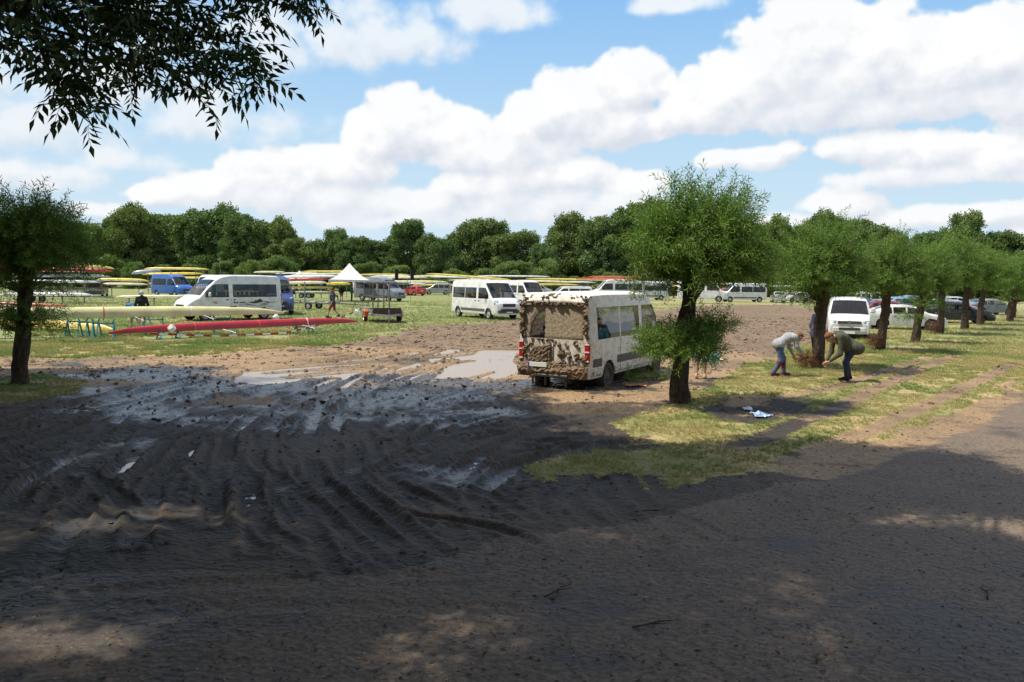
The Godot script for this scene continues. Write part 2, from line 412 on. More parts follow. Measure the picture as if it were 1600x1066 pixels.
var CLOUDS := [[19.4, 13.9, 5.3, 4.6, 1.00, 0.0], [24.1, 13.6, 4.7, 4.0, 1.00, 0.0], [15.3, 12.6, 4.0, 2.7, 1.00, 0.0], [12.4, 11.6, 3.2, 1.8, 0.90, 0.0], [27.8, 12.8, 3.7, 2.9, 0.90, 0.0], [30.9, 13.6, 4.4, 3.2, 1.00, 0.0], [33.5, 12.6, 4.7, 4.3, 1.00, 0.0], [21.5, 11.4, 8.7, 1.7, 0.90, 0.2], [29.6, 11.5, 6.5, 1.6, 0.90, 0.2], [-7.5, 10.5, 3.7, 2.9, 1.00, 0.0], [-9.7, 9.7, 2.5, 2.1, 0.90, 0.0], [-3.9, 9.5, 4.2, 2.3, 0.95, 0.0], [1.2, 11.1, 2.8, 2.1, 0.90, 0.0], [4.3, 12.2, 3.5, 2.6, 0.95, 0.0], [7.9, 13.4, 3.2, 2.3, 1.00, 0.0], [6.2, 11.1, 5.1, 2.3, 1.00, 0.0], [-1.1, 8.9, 7.0, 1.9, 0.90, 0.2], [8.9, 11.1, 2.3, 1.4, 0.80, 0.0], [-17.1, 6.8, 3.6, 1.8, 1.00, 0.0], [-14.3, 7.6, 2.7, 1.4, 1.00, 0.0], [-21.2, 5.7, 3.0, 1.2, 1.00, 0.0], [-24.0, 5.2, 2.1, 0.9, 0.90, 0.0], [-11.9, 7.5, 3.6, 1.5, 0.90, 0.0], [-16.7, 5.3, 8.9, 1.3, 0.90, 0.3], [-11.1, 5.1, 10.1, 1.5, 0.80, 0.4], [0.8, 7.1, 3.7, 1.4, 1.00, 0.0], [4.4, 7.4, 3.5, 1.3, 1.00, 0.0], [-2.9, 6.4, 3.7, 1.2, 0.95, 0.0], [8.5, 6.7, 2.8, 1.2, 0.90, 0.0], [-5.7, 5.4, 3.2, 1.1, 0.90, 0.2], [2.2, 5.4, 11.2, 1.6, 0.85, 0.4], [-8.4, 4.0, 7.4, 1.0, 0.70, 0.5], [24.3, 8.6, 3.0, 1.4, 1.00, 0.0], [28.0, 8.2, 3.3, 1.5, 1.00, 0.0], [31.2, 7.7, 3.6, 1.4, 1.00, 0.0], [22.0, 8.8, 1.5, 0.8, 0.80, 0.1], [27.4, 6.9, 6.6, 1.0, 0.85, 0.3], [14.6, 8.4, 2.0, 0.7, 0.85, 0.1], [17.2, 8.3, 2.7, 0.9, 0.90, 0.1], [19.0, 8.9, 1.1, 0.5, 0.80, 0.0], [22.6, 5.2, 3.0, 1.0, 0.95, 0.1], [27.2, 4.3, 3.7, 0.9, 0.90, 0.2], [31.4, 4.4, 3.6, 0.8, 0.90, 0.2], [19.8, 4.2, 3.5, 0.6, 0.70, 0.4], [-26.5, 11.5, 10.8, 2.9, 0.80, 0.8], [-20.8, 10.1, 8.3, 2.0, 0.75, 0.8], [-30.7, 8.8, 8.0, 2.4, 0.75, 0.8], [-30.3, 12.2, 8.0, 2.4, 0.70, 0.9], [-11.0, 16.1, 8.7, 2.7, 0.85, 0.7], [-16.6, 15.7, 5.4, 3.1, 0.75, 0.8], [-2.1, 18.3, 6.1, 1.9, 0.80, 0.6], [-5.3, 16.4, 3.2, 1.9, 0.50, 0.8], [-30.8, 6.1, 4.8, 0.9, 0.80, 0.5], [11.3, 18.5, 3.7, 0.9, 0.70, 0.5], [-23.8, 14.9, 8.5, 3.4, 0.60, 0.9], [-26.6, 7.2, 5.0, 1.1, 0.60, 0.8], [-27.0, 4.0, 2.5, 0.6, 0.60, 0.4], [-30.8, 5.5, 3.6, 0.7, 0.70, 0.5]]
var BOATS := [
	[Vector3(-49.84, 2.92, -69.00), Vector3(-35.47, 2.96, -70.00), 0.62, "red", "long red racing hull on the rack beside the leftmost willow"],
	[Vector3(-48.43, 3.28, -69.40), Vector3(-37.15, 3.51, -70.40), 0.50, "cream", "cream racing hull lying above the long red hull at far left"],
	[Vector3(-42.64, 3.33, -71.00), Vector3(-36.37, 3.20, -72.00), 0.50, "yellow", "pale yellow hull whose tip peeps out beyond the red hull tip"],
	[Vector3(-43.90, 2.39, -69.30), Vector3(-35.87, 2.45, -70.30), 0.42, "paleblue", "bluish white hull on the rack just under the long red hull"],
	[Vector3(-44.16, 1.88, -68.80), Vector3(-36.48, 1.93, -69.80), 0.40, "white", "white hull with thin tip in the middle of the leftmost rack"],
	[Vector3(-43.88, 1.21, -69.20), Vector3(-36.59, 1.24, -70.20), 0.45, "olive", "olive green hull low on the leftmost rack"],
	[Vector3(-44.50, 0.77, -68.40), Vector3(-36.86, 0.80, -69.40), 0.50, "white", "thick white hull on the lowest arms of the leftmost rack"],
	[Vector3(-43.39, 0.25, -62.00), Vector3(-35.28, 0.02, -63.00), 0.40, "red", "red hull lying low on the grass behind the leftmost willow"],
	[Vector3(-48.59, 1.99, -92.00), Vector3(-42.94, 1.92, -93.00), 0.55, "yellow", "yellow hull ending behind the bright blue van"],
	[Vector3(-47.49, 1.49, -91.00), Vector3(-42.56, 1.48, -92.00), 0.40, "cream", "cream hull under the yellow hull behind the bright blue van"],
	[Vector3(-33.29, 0.75, -66.00), Vector3(-27.26, 0.82, -67.00), 0.35, "cream", "cream hull on low stands between the man in black and the blue van"],
	[Vector3(-52.31, 3.48, -112.00), Vector3(-43.53, 3.52, -113.00), 0.50, "yellow", "topmost yellow hull above the bright blue van"],
	[Vector3(-52.13, 2.66, -111.00), Vector3(-43.88, 2.87, -112.00), 0.50, "brightyellow", "bright yellow hull second from top above the bright blue van"],
	[Vector3(-48.10, 2.18, -110.00), Vector3(-42.42, 2.26, -111.00), 0.45, "yellow", "yellow hull just above the roof of the bright blue van"],
	[Vector3(-52.20, 2.81, -108.00), Vector3(-48.52, 3.23, -109.00), 0.80, "grey", "grey covered hull above the bright blue van's rear"],
	[Vector3(-41.14, 2.52, -105.00), Vector3(-39.04, 2.47, -106.00), 0.40, "white", "short white hull tip between blue van and white minibus roof"],
	[Vector3(-38.77, 3.18, -118.00), Vector3(-34.27, 3.25, -119.00), 0.45, "cream", "cream hull seen just above the dark blue van's roof edge"],
	[Vector3(-29.05, 2.49, -96.00), Vector3(-21.34, 2.76, -97.00), 0.55, "white", "white hull right of the dark blue van, upper level"],
	[Vector3(-28.42, 2.19, -97.00), Vector3(-22.75, 2.35, -98.00), 0.35, "red", "thin red hull between two white hulls right of the dark blue van"],
	[Vector3(-28.06, 1.81, -95.00), Vector3(-22.52, 1.96, -96.00), 0.55, "cream", "cream hull under the thin red hull right of the dark blue van"],
	[Vector3(-28.13, 1.26, -96.00), Vector3(-22.13, 1.34, -97.00), 0.40, "yellow", "yellow hull low on the rack left of the white gazebo"],
	[Vector3(-27.21, 0.66, -95.50), Vector3(-22.41, 0.79, -96.50), 0.40, "palegreen", "pale green hull lowest on the rack left of the gazebo"],
	[Vector3(-32.56, 2.87, -116.00), Vector3(-24.31, 3.18, -117.00), 0.40, "cream", "cream hull passing behind the white gazebo roof"],
	[Vector3(-24.09, 1.75, -102.00), Vector3(-21.15, 1.79, -103.00), 0.60, "brightyellow", "bright yellow hull seen under the white gazebo"],
	[Vector3(-21.46, 2.75, -118.00), Vector3(-15.37, 2.94, -119.00), 0.40, "white", "white hull right of the gazebo peak"],
	[Vector3(-19.31, 2.59, -116.00), Vector3(-12.65, 2.78, -117.00), 0.40, "cream", "cream hull above the red cars"],
	[Vector3(-22.09, 1.97, -122.00), Vector3(-10.10, 2.13, -123.00), 0.55, "cream", "broad cream hull behind the red hatchback"],
	[Vector3(-12.38, 3.31, -112.00), Vector3(-0.12, 2.58, -113.00), 0.42, "yellow", "long yellow hull sloping above the clean white minibus"],
	[Vector3(-11.95, 2.87, -114.00), Vector3(-5.72, 2.78, -115.00), 0.40, "white", "white hull under the long sloping yellow hull"],
	[Vector3(-10.19, 2.43, -124.00), Vector3(3.92, 2.32, -125.00), 0.45, "cream", "cream hull running behind the clean white minibus roof"],
	[Vector3(-0.13, 2.47, -121.00), Vector3(10.26, 2.32, -122.00), 0.45, "cream", "cream hull behind the second white van's roof"],
	[Vector3(2.75, 1.94, -118.00), Vector3(10.01, 1.94, -119.00), 0.40, "brightyellow", "bright yellow hull low behind the mud van's roof"],
	[Vector3(2.11, 2.80, -126.00), Vector3(16.54, 2.70, -127.00), 0.40, "yellow", "long yellow hull behind the muddy van, highest level"],
	[Vector3(9.51, 2.90, -119.00), Vector3(19.32, 2.84, -120.00), 0.40, "orange", "orange red hull above the white minibus behind the mud van"],
	[Vector3(11.42, 3.22, -122.00), Vector3(20.09, 3.25, -123.00), 0.35, "orange", "upper of two orange red hulls behind the mud van"],
	[Vector3(-34.37, 3.43, -128.00), Vector3(-25.24, 3.57, -129.00), 0.40, "yellow", "yellow hull farthest back left of the gazebo peak"],
	[Vector3(-38.22, 3.06, -127.00), Vector3(-31.26, 3.17, -128.00), 0.40, "white", "white hull farthest back right of the dark blue van"],
	[Vector3(-26.05, 3.05, -131.00), Vector3(-17.27, 3.18, -132.00), 0.40, "yellow", "yellow hull farthest back above the grey van"],
	[Vector3(-22.80, 1.62, -130.00), Vector3(-14.16, 1.73, -131.00), 0.40, "white", "white hull low behind the red cars"],
	[Vector3(-17.27, 2.96, -132.00), Vector3(-7.16, 3.11, -133.00), 0.40, "cream", "cream hull farthest back above the silver white high car"],
	[Vector3(-16.60, 1.49, -131.00), Vector3(-9.55, 1.58, -132.00), 0.45, "yellow", "yellow hull low behind the silver white high car"],
	[Vector3(-6.40, 3.12, -133.00), Vector3(6.36, 3.19, -134.00), 0.40, "white", "white hull farthest back above the clean white minibus"],
	[Vector3(-0.66, 1.71, -131.00), Vector3(5.22, 1.78, -132.00), 0.40, "red", "red hull low behind the second white van"],
	[Vector3(5.29, 2.31, -134.00), Vector3(14.09, 2.32, -135.00), 0.40, "white", "white hull farthest back behind the mud van"],
	[Vector3(16.98, 2.48, -132.00), Vector3(28.97, 2.54, -133.00), 0.40, "white", "white hull left of the near willow's crown"],
	[Vector3(19.37, 1.89, -130.00), Vector3(29.08, 1.91, -131.00), 0.40, "yellow", "yellow hull low left of the near willow trunk"],
	[Vector3(25.91, 2.92, -134.00), Vector3(35.95, 2.95, -135.00), 0.35, "cream", "cream hull behind the near willow's crown"],
	[Vector3(43.54, 2.10, -133.00), Vector3(53.10, 2.22, -134.00), 0.40, "paleblue", "bluish white hull behind the second willow's crown"],
	[Vector3(45.26, 2.76, -135.00), Vector3(52.21, 2.85, -136.00), 0.35, "yellow", "yellow hull behind the second willow's crown"],
	[Vector3(33.07, 2.41, -128.00), Vector3(38.14, 2.37, -129.00), 0.45, "cream", "cream hull tip left of the far white minibus"],
	[Vector3(32.38, 1.59, -126.00), Vector3(36.14, 1.53, -127.00), 0.50, "orange", "orange red hull just left of the far white minibus"]]
var WOOD := [[-98.8, -157.7, 13.7, 1], [-93.8, -159.9, 13.4, 0], [-82.9, -154.1, 12.4, 1], [-76.3, -157.2, 15.7, 0], [-70.8, -162.5, 14.8, 1], [-61.9, -162.5, 16.0, 0], [-51.1, -151.8, 13.9, 2], [-46.5, -152.9, 13.0, 0], [-41.4, -150.7, 9.9, 1], [-35.6, -156.2, 11.7, 2], [-30.4, -150.4, 10.0, 0], [-26.5, -156.4, 9.6, 1], [-21.4, -159.1, 13.9, 2], [-14.9, -153.9, 10.5, 0], [-6.8, -159.5, 14.4, 0], [-0.0, -158.3, 11.6, 1], [5.8, -150.3, 9.3, 2], [11.5, -157.8, 15.3, 2], [17.6, -153.6, 14.8, 0], [25.1, -155.8, 17.8, 0], [31.3, -154.0, 13.8, 1], [39.6, -159.7, 14.0, 0], [45.6, -156.2, 13.3, 1], [49.3, -152.2, 14.4, 0], [57.1, -157.6, 14.1, 1], [65.1, -160.9, 16.2, 0], [68.3, -154.3, 14.8, 2], [73.1, -153.1, 13.1, 1], [81.2, -155.4, 12.6, 0], [92.2, -163.1, 17.1, 2], [100.0, -163.7, 13.5, 0], [103.9, -159.4, 12.3, 1]]
var BUSHES := [[-80.9, -145.6, 2.6], [-74.2, -143.9, 5.5], [-67.2, -140.0, 4.5], [-62.4, -140.4, 4.2], [-58.8, -145.7, 4.3], [-51.7, -140.5, 4.9], [-46.1, -139.8, 5.2], [-41.9, -142.4, 5.7], [-36.6, -144.7, 3.6], [-30.6, -141.4, 3.7], [-26.2, -143.2, 5.0], [-20.4, -138.6, 4.6], [-14.6, -140.1, 2.9], [-10.1, -144.5, 4.0], [-5.2, -138.6, 4.2], [-0.0, -139.4, 5.6], [5.5, -143.0, 6.0], [11.6, -144.1, 3.2], [17.2, -140.4, 4.0], [22.3, -144.5, 3.6], [28.0, -144.7, 3.7], [32.6, -143.7, 3.5], [36.6, -139.8, 4.7], [44.9, -145.1, 4.2], [47.9, -142.9, 3.8], [55.8, -146.4, 5.2], [58.4, -142.1, 5.1], [63.3, -138.7, 6.2], [68.0, -139.3, 4.6], [74.0, -139.9, 6.7], [79.8, -142.3, 4.7], [88.0, -146.6, 4.8], [87.5, -138.5, 6.7]]
var BRANCHES := [
	[Vector3(-4.10, 4.69, -5.38), Vector3(-3.70, 4.45, -5.66), Vector3(-3.40, 4.41, -5.84), Vector3(-3.16, 4.37, -5.98), Vector3(-2.93, 4.30, -6.10), Vector3(-2.70, 4.23, -6.22), Vector3(-2.40, 4.22, -6.36), Vector3(-2.03, 4.16, -6.53)],
	[Vector3(-3.38, 4.37, -5.72), Vector3(-3.37, 4.22, -5.73), Vector3(-3.32, 4.05, -5.76), Vector3(-3.23, 3.86, -5.82), Vector3(-3.09, 3.72, -5.90)],
	[Vector3(-3.29, 4.28, -5.64), Vector3(-3.16, 4.08, -5.72), Vector3(-2.99, 3.98, -5.82)],
	[Vector3(-2.93, 4.30, -6.10), Vector3(-2.88, 4.10, -6.13), Vector3(-2.92, 3.95, -6.11)],
	[Vector3(-2.78, 4.29, -6.30), Vector3(-2.57, 4.12, -6.40), Vector3(-2.49, 4.00, -6.44)],
	[Vector3(-4.21, 4.98, -5.90), Vector3(-3.44, 4.78, -6.34), Vector3(-2.95, 4.77, -6.58), Vector3(-2.69, 4.63, -6.70), Vector3(-2.37, 4.60, -6.84), Vector3(-2.25, 4.40, -6.89)],
	[Vector3(-3.78, 4.21, -5.16), Vector3(-3.45, 4.16, -5.40), Vector3(-3.33, 4.08, -5.48)],
	[Vector3(-2.64, 5.18, -6.60), Vector3(-2.28, 5.04, -6.76), Vector3(-2.04, 4.95, -6.86), Vector3(-1.85, 4.90, -6.94)],
	[Vector3(-2.47, 5.17, -6.56), Vector3(-2.29, 4.90, -6.64), Vector3(-2.16, 4.71, -6.70)],
	[Vector3(-3.32, 4.46, -6.28), Vector3(-3.15, 4.59, -6.36), Vector3(-2.82, 4.60, -6.52), Vector3(-2.56, 4.59, -6.64)],
	[Vector3(-3.40, 4.88, -6.10), Vector3(-3.18, 4.69, -6.22), Vector3(-2.90, 4.50, -6.36)],
	[Vector3(-3.75, 4.60, -5.48), Vector3(-3.47, 4.50, -5.66), Vector3(-3.24, 4.46, -5.80)],
	[Vector3(-2.22, 5.20, -6.90), Vector3(-1.82, 5.11, -7.06), Vector3(-1.75, 4.99, -7.09)]]

# ---------------------------------------------------------------- sky
func cloud_patch(field: Image, az0: float, az1: float, el0: float, el1: float, w: int, h: int) -> Image:
	var n1 := FastNoiseLite.new()
	n1.noise_type = FastNoiseLite.TYPE_SIMPLEX_SMOOTH
	n1.frequency = 0.22
	n1.fractal_octaves = 6
	n1.fractal_gain = 0.52
	n1.seed = 11
	var n2 := FastNoiseLite.new()
	n2.noise_type = FastNoiseLite.TYPE_CELLULAR
	n2.cellular_return_type = FastNoiseLite.RETURN_DISTANCE
	n2.frequency = 0.36
	n2.fractal_octaves = 4
	n2.fractal_gain = 0.5
	n2.domain_warp_enabled = true
	n2.domain_warp_amplitude = 1.6
	n2.domain_warp_frequency = 0.25
	n2.seed = 4
	var fx := field.get_width() / 360.0
	var fy := field.get_height() / 90.0
	var fd := field.get_data().to_float32_array()
	var fw := field.get_width()
	var fh := field.get_height()
	var den := PackedFloat32Array()
	den.resize(w * h)
	var sft := PackedFloat32Array()
	sft.resize(w * h)
	for j in h:
		var el := el1 - (j + 0.5) / h * (el1 - el0)
		var ly := clampf((90.0 - el) * fy - 0.5, 0.0, fh - 1.001)
		var y0 := int(ly)
		var ty := ly - y0
		for i in w:
			var az := az0 + (i + 0.5) / w * (az1 - az0)
			var lx := fposmod((az + 180.0) * fx - 0.5, fw)
			var x0 := int(lx)
			var tx := lx - x0
			var x1 := (x0 + 1) % fw
			var k := (y0 * fw + x0) * 2
			var k1 := (y0 * fw + x1) * 2
			var st := fw * 2
			var F := lerpf(lerpf(fd[k], fd[k1], tx), lerpf(fd[k + st], fd[k1 + st], tx), ty)
			var S := lerpf(lerpf(fd[k + 1], fd[k1 + 1], tx), lerpf(fd[k + st + 1], fd[k1 + st + 1], tx), ty)
			var b := n1.get_noise_2d(az, el * 1.25)
			var c := -n2.get_noise_2d(az, el * 1.2) - 0.45
			den[j * w + i] = F + b * (0.42 + 0.4 * S) + c * 1.05 * (1.0 - S) + 0.1 * (1.0 - S)
			sft[j * w + i] = S
	var o := PackedByteArray()
	o.resize(w * h * 3)
	var ups := maxi(1, int(1.0 / (el1 - el0) * h))
	var lft := maxi(1, int(0.8 / (az1 - az0) * w))
	var sky_s := [[0.0, Color(0.84, 0.905, 0.95)], [5.0, Color(0.79, 0.885, 0.95)], [10.0, Color(0.72, 0.85, 0.95)], [15.0, Color(0.63, 0.795, 0.945)], [20.0, Color(0.54, 0.735, 0.935)], [45.0, Color(0.3, 0.53, 0.84)], [91.0, Color(0.22, 0.45, 0.78)]]
	for j in h:
		var el := el1 - (j + 0.5) / h * (el1 - el0)
		var a := 0
		while a < sky_s.size() - 2 and el > sky_s[a + 1][0]:
			a += 1
		var base: Color = (sky_s[a][1] as Color).lerp(sky_s[a + 1][1], clampf((el - sky_s[a][0]) / (sky_s[a + 1][0] - sky_s[a][0]), 0.0, 1.0))
		for i in w:
			var q := j * w + i
			var D := den[q]
			var S := sft[q]
			var cov := smoothstep(0.0, 0.27 + 0.9 * S, D) * (1.0 - 0.25 * S)
			var c := base
			if cov > 0.003:
				var up := den[maxi(j - ups, 0) * w + i]
				var up3 := den[maxi(j - ups * 3, 0) * w + i]
				var le := den[maxi(j - ups / 2, 0) * w + maxi(i - lft, 0)]
				var lit := clampf(0.92 - 0.5 * (maxf(up, 0.0) - D) - 0.42 * clampf(up3, 0.0, 0.9) + 0.55 * clampf(D - le, -0.5, 0.5), 0.0, 1.0)
				lit = lerpf(lit, 0.72, S * 0.7)
				c = base.lerp(Color(0.83, 0.855, 0.9).lerp(Color(0.985, 0.985, 0.985), lit), cov)
			o[q * 3] = c.r8
			o[q * 3 + 1] = c.g8
			o[q * 3 + 2] = c.b8
	return Image.create_from_data(w, h, false, Image.FORMAT_RGB8, o)

func make_sky() -> ImageTexture:
	var fw := 1024
	var fh := 256
	var fd := PackedFloat32Array()
	fd.resize(fw * fh * 2)
	for i in fw * fh:
		fd[i * 2] = -0.55
		fd[i * 2 + 1] = 0.5
	var r := RandomNumberGenerator.new()
	r.seed = 77
	var all := CLOUDS.duplicate()
	for k in 190:      # the same kind of broken cumulus all round and overhead
		var az := r.randf_range(-180, 180)
		var el := 2.0 + 70.0 * pow(r.randf(), 1.6)
		if absf(az) < 40.0 and el < 24.0:
			continue
		var s := r.randf_range(2.5, 6.5) * (0.7 + el / 40.0)
		for e in 3:
			all.append([az + r.randf_range(-1, 1) * s * 1.3, el + r.randf_range(-0.3, 0.5) * s * 0.5, s * r.randf_range(0.6, 1.2) / maxf(cos(deg_to_rad(el)), 0.3), s * r.randf_range(0.35, 0.6), r.randf_range(0.85, 1.0), 0.0 if r.randf() < 0.7 else 0.6])
	for b in all:
		var cx: float = (b[0] + 180.0) / 360.0 * fw
		var cy: float = (90.0 - b[1]) / 90.0 * fh
		var rx: float = b[2] * 0.98 / 360.0 * fw
		var ry: float = b[3] * 1.06 / 90.0 * fh
		for y in range(maxi(0, int(cy - ry * 1.4)), mini(fh, int(cy + ry * 1.4) + 1)):
			for x in range(int(cx - rx * 1.4), int(cx + rx * 1.4) + 1):
				var dx := (x + 0.5 - cx) / rx
				var dy := (y + 0.5 - cy) / ry
				if dy > 0.0:
					dy *= 1.25
				var q: float = (1.0 - dx * dx - dy * dy) * b[4]
				var at := (y * fw + posmod(x, fw)) * 2
				if q > fd[at]:
					fd[at] = maxf(q, -0.55)
					fd[at + 1] = lerpf(fd[at + 1], b[5], 0.8)
	var field := Image.create_from_data(fw, fh, false, Image.FORMAT_RGF, fd.to_byte_array())
	var low := cloud_patch(field, -180, 180, 0, 90, 1024, 256)
	low.resize(4096, 1024, Image.INTERPOLATE_BILINEAR)
	var hi := cloud_patch(field, -180.0 + 1600 * 360.0 / 4096, -180.0 + 2496 * 360.0 / 4096, 0.0, 300 * 90.0 / 1024, 896, 300)
	low.blit_rect(hi, Rect2i(0, 0, 896, 300), Vector2i(1600, 724))
	var im := Image.create_empty(4096, 2048, false, Image.FORMAT_RGB8)
	im.fill(Color(0.42, 0.4, 0.36))
	im.blit_rect(low, Rect2i(0, 0, 2048, 1024), Vector2i(2048, 0))     # the panorama's left edge looks along -z
	im.blit_rect(low, Rect2i(2048, 0, 2048, 1024), Vector2i.ZERO)
	return ImageTexture.create_from_image(im)

# ---------------------------------------------------------------- ground
const GX0 := -18.0
const GZ0 := -30.0
const GC := 0.04
const GW := 875
const GH := 670
var HT := PackedFloat32Array()
var ZN := PackedByteArray()
func zone(x: float, z: float) -> int:
	var far := clampf(-z / 30.0, 0.5, 3.0)
	var wx := x + noise.get_noise_2d(x * 0.9, z * 0.9) * 0.8 * far + fine.get_noise_2d(x * 2.0, z * 2.0) * 0.25
	var wz := z + noise.get_noise_2d(x * 0.9 + 50.0, z * 0.9) * 0.8 * far
	var q := Vector2(wx, wz)
	if Geometry2D.is_point_in_polygon(Vector2(x * 0.3 + wx * 0.7, z * 0.3 + wz * 0.7), ROAD):
		return 2
	if Geometry2D.is_point_in_polygon(Vector2(x, z).lerp(q, 0.5), HOLLOW):
		return 1
	if Geometry2D.is_point_in_polygon(Vector2(x, z).lerp(q, 0.5), TURF):
		return 0
	return 1 if Geometry2D.is_point_in_polygon(q, MUD) else 0
func ground_y(x: float, z: float) -> float:
	var fx := (x - GX0) / GC
	var fz := (z - GZ0) / GC
	if fx < 0 or fz < 0 or fx >= GW - 1 or fz >= GH - 1:
		return far_y(x, z)
	var ix := int(fx)
	var iz := int(fz)
	var tx := fx - ix
	var tz := fz - iz
	var k := iz * GW + ix
	return lerpf(lerpf(HT[k], HT[k + 1], tx), lerpf(HT[k + GW], HT[k + GW + 1], tx), tz)
func far_y(x: float, z: float) -> float:
	return noise.get_noise_2d(x * 0.35, z * 0.35) * 0.035
func zone_at(x: float, z: float) -> int:
	var ix := int((x - GX0) / GC)
	var iz := int((z - GZ0) / GC)
	if ix < 0 or iz < 0 or ix >= GW or iz >= GH:
		return zone(x, z)
	return ZN[iz * GW + ix]
func calm(x: float, z: float) -> float:      # wheels rolled the ruts flat where the field meets the road
	return clampf((-z - 5.6) / 3.6, 0.4, 1.0) if x < 2.5 else clampf((-z - 9.0) / 3.0, 0.3, 1.0)
func make_relief() -> void:
	HT.resize(GW * GH)
	ZN.resize(GW * GH)
	for iz in GH:
		var z := GZ0 + iz * GC
		for ix in GW:
			var x := GX0 + ix * GC
			var k := iz * GW + ix
			var zn := zone(x, z)
			ZN[k] = zn
			var low := noise.get_noise_2d(x * 0.35, z * 0.35)
			var edge := clampf(minf(minf(x - GX0, GX0 + GW * GC - x), z - GZ0) / 1.5, 0.0, 1.0)
			var h := low * 0.035
			var m := fine.get_noise_2d(x * 2.6, z * 2.6) * 0.5 + fine.get_noise_2d(x * 8.0 + 30.0, z * 8.0) * 0.6
			if zn == 1:
				var q := Vector2(x, z)
				var amp := 0.03 + 0.05 * smoothstep(0.0, 0.35, noise.get_noise_2d(x * 0.4 + 20.0, z * 0.4))
				if Geometry2D.is_point_in_polygon(q + Vector2(m, low) * 0.6, CHURN):
					amp = 0.085
				elif z < -18.0:
					amp = 0.05
				h += amp * m * edge * calm(x, z)
				if Geometry2D.is_point_in_polygon(q + Vector2(low, m) * 0.9, PUDDLE):
					h = -0.082 + low * 0.03 + 0.06 * m
			elif zn == 2:
				h += 0.007 * m
			else:
				h += (0.02 + 0.03 * m) * edge
			HT[k] = h
	var all := []
	var r := RandomNumberGenerator.new()
	r.seed = 5
	for i in TRACKS.size():
		all.append(TRACKS[i] + [0.0])
		if i < 21 or i > 26:
			for k in 3:
				all.append([TRACKS[i][0], TRACKS[i][1] * r.randf_range(0.5, 0.9), TRACKS[i][2] * r.randf_range(0.35, 0.7), r.randf_range(-1.1, 1.1)])
	all.reverse()
	for t in all:
		var a: float = t[1]
		var D: float = t[2] * 0.6
		var reach := a + 0.13
		var cells := {}
		var pts: Array = t[0]
		var crv := Curve2D.new()
		for i in pts.size():
			var tg: Vector2 = (pts[mini(i + 1, pts.size() - 1)] - pts[maxi(i - 1, 0)]) * 0.17
			crv.add_point(pts[i], -tg, tg)
		var ln := crv.get_baked_length()
		var s := 0.0
		while s < ln:
			var c := crv.sample_baked(s)
			var bend: float = noise.get_noise_1d(s * 0.6 + a * 100.0) * 0.07 + t[3] * (1.0 + 2.2 * noise.get_noise_1d(s * 0.25 + t[3] * 70.0))
			c += (crv.sample_baked(minf(s + 0.1, ln)) - crv.sample_baked(maxf(s - 0.1, 0.0))).normalized().orthogonal() * bend
			var n := int(reach / GC) + 1
			var cx := int((c.x - GX0) / GC)
			var cz := int((c.y - GZ0) / GC)
			for jz in range(maxi(0, cz - n), mini(GH, cz + n + 1)):
				for jx in range(maxi(0, cx - n), mini(GW, cx + n + 1)):
					var d := c.distance_to(Vector2(GX0 + jx * GC, GZ0 + jz * GC))
					if d < reach:
						var kk := jz * GW + jx
						if d < cells.get(kk, 9.0):
							cells[kk] = d
			s += 0.05
		for k in cells:
			var d: float = cells[k]
			var x: float = GX0 + (k % GW) * GC
			var z: float = GZ0 + (k / GW) * GC
			var va := clampf(0.75 + 1.5 * noise.get_noise_2d(x * 0.8 + 9.0 + t[3] * 30.0, z * 0.8), 0.0, 1.4)      # prints fade in and out where later wheels crossed them
			var sc := calm(x, z) * (1.0 if ZN[k] == 1 else 0.6 if ZN[k] == 0 else 0.8)
			var rag := fine.get_noise_2d(x * 9.0, z * 9.0)
			if d < a:
				HT[k] = HT[k] * 0.3 - D * va * sc * (1.0 - 0.25 * pow(d / a, 3.0)) + 0.012 * rag
			else:      # thin lips of mud squeezed up beside the tyre
				var u := (d - a) / 0.13
				HT[k] = lerpf(HT[k] * 0.5, HT[k], u) + D * sc * 0.75 * va * sin(PI * pow(u, 0.7)) * (0.9 + 0.7 * rag)
			if ZN[k] == 0 and d < a + 0.05 + 0.1 * rag:
				ZN[k] = 1
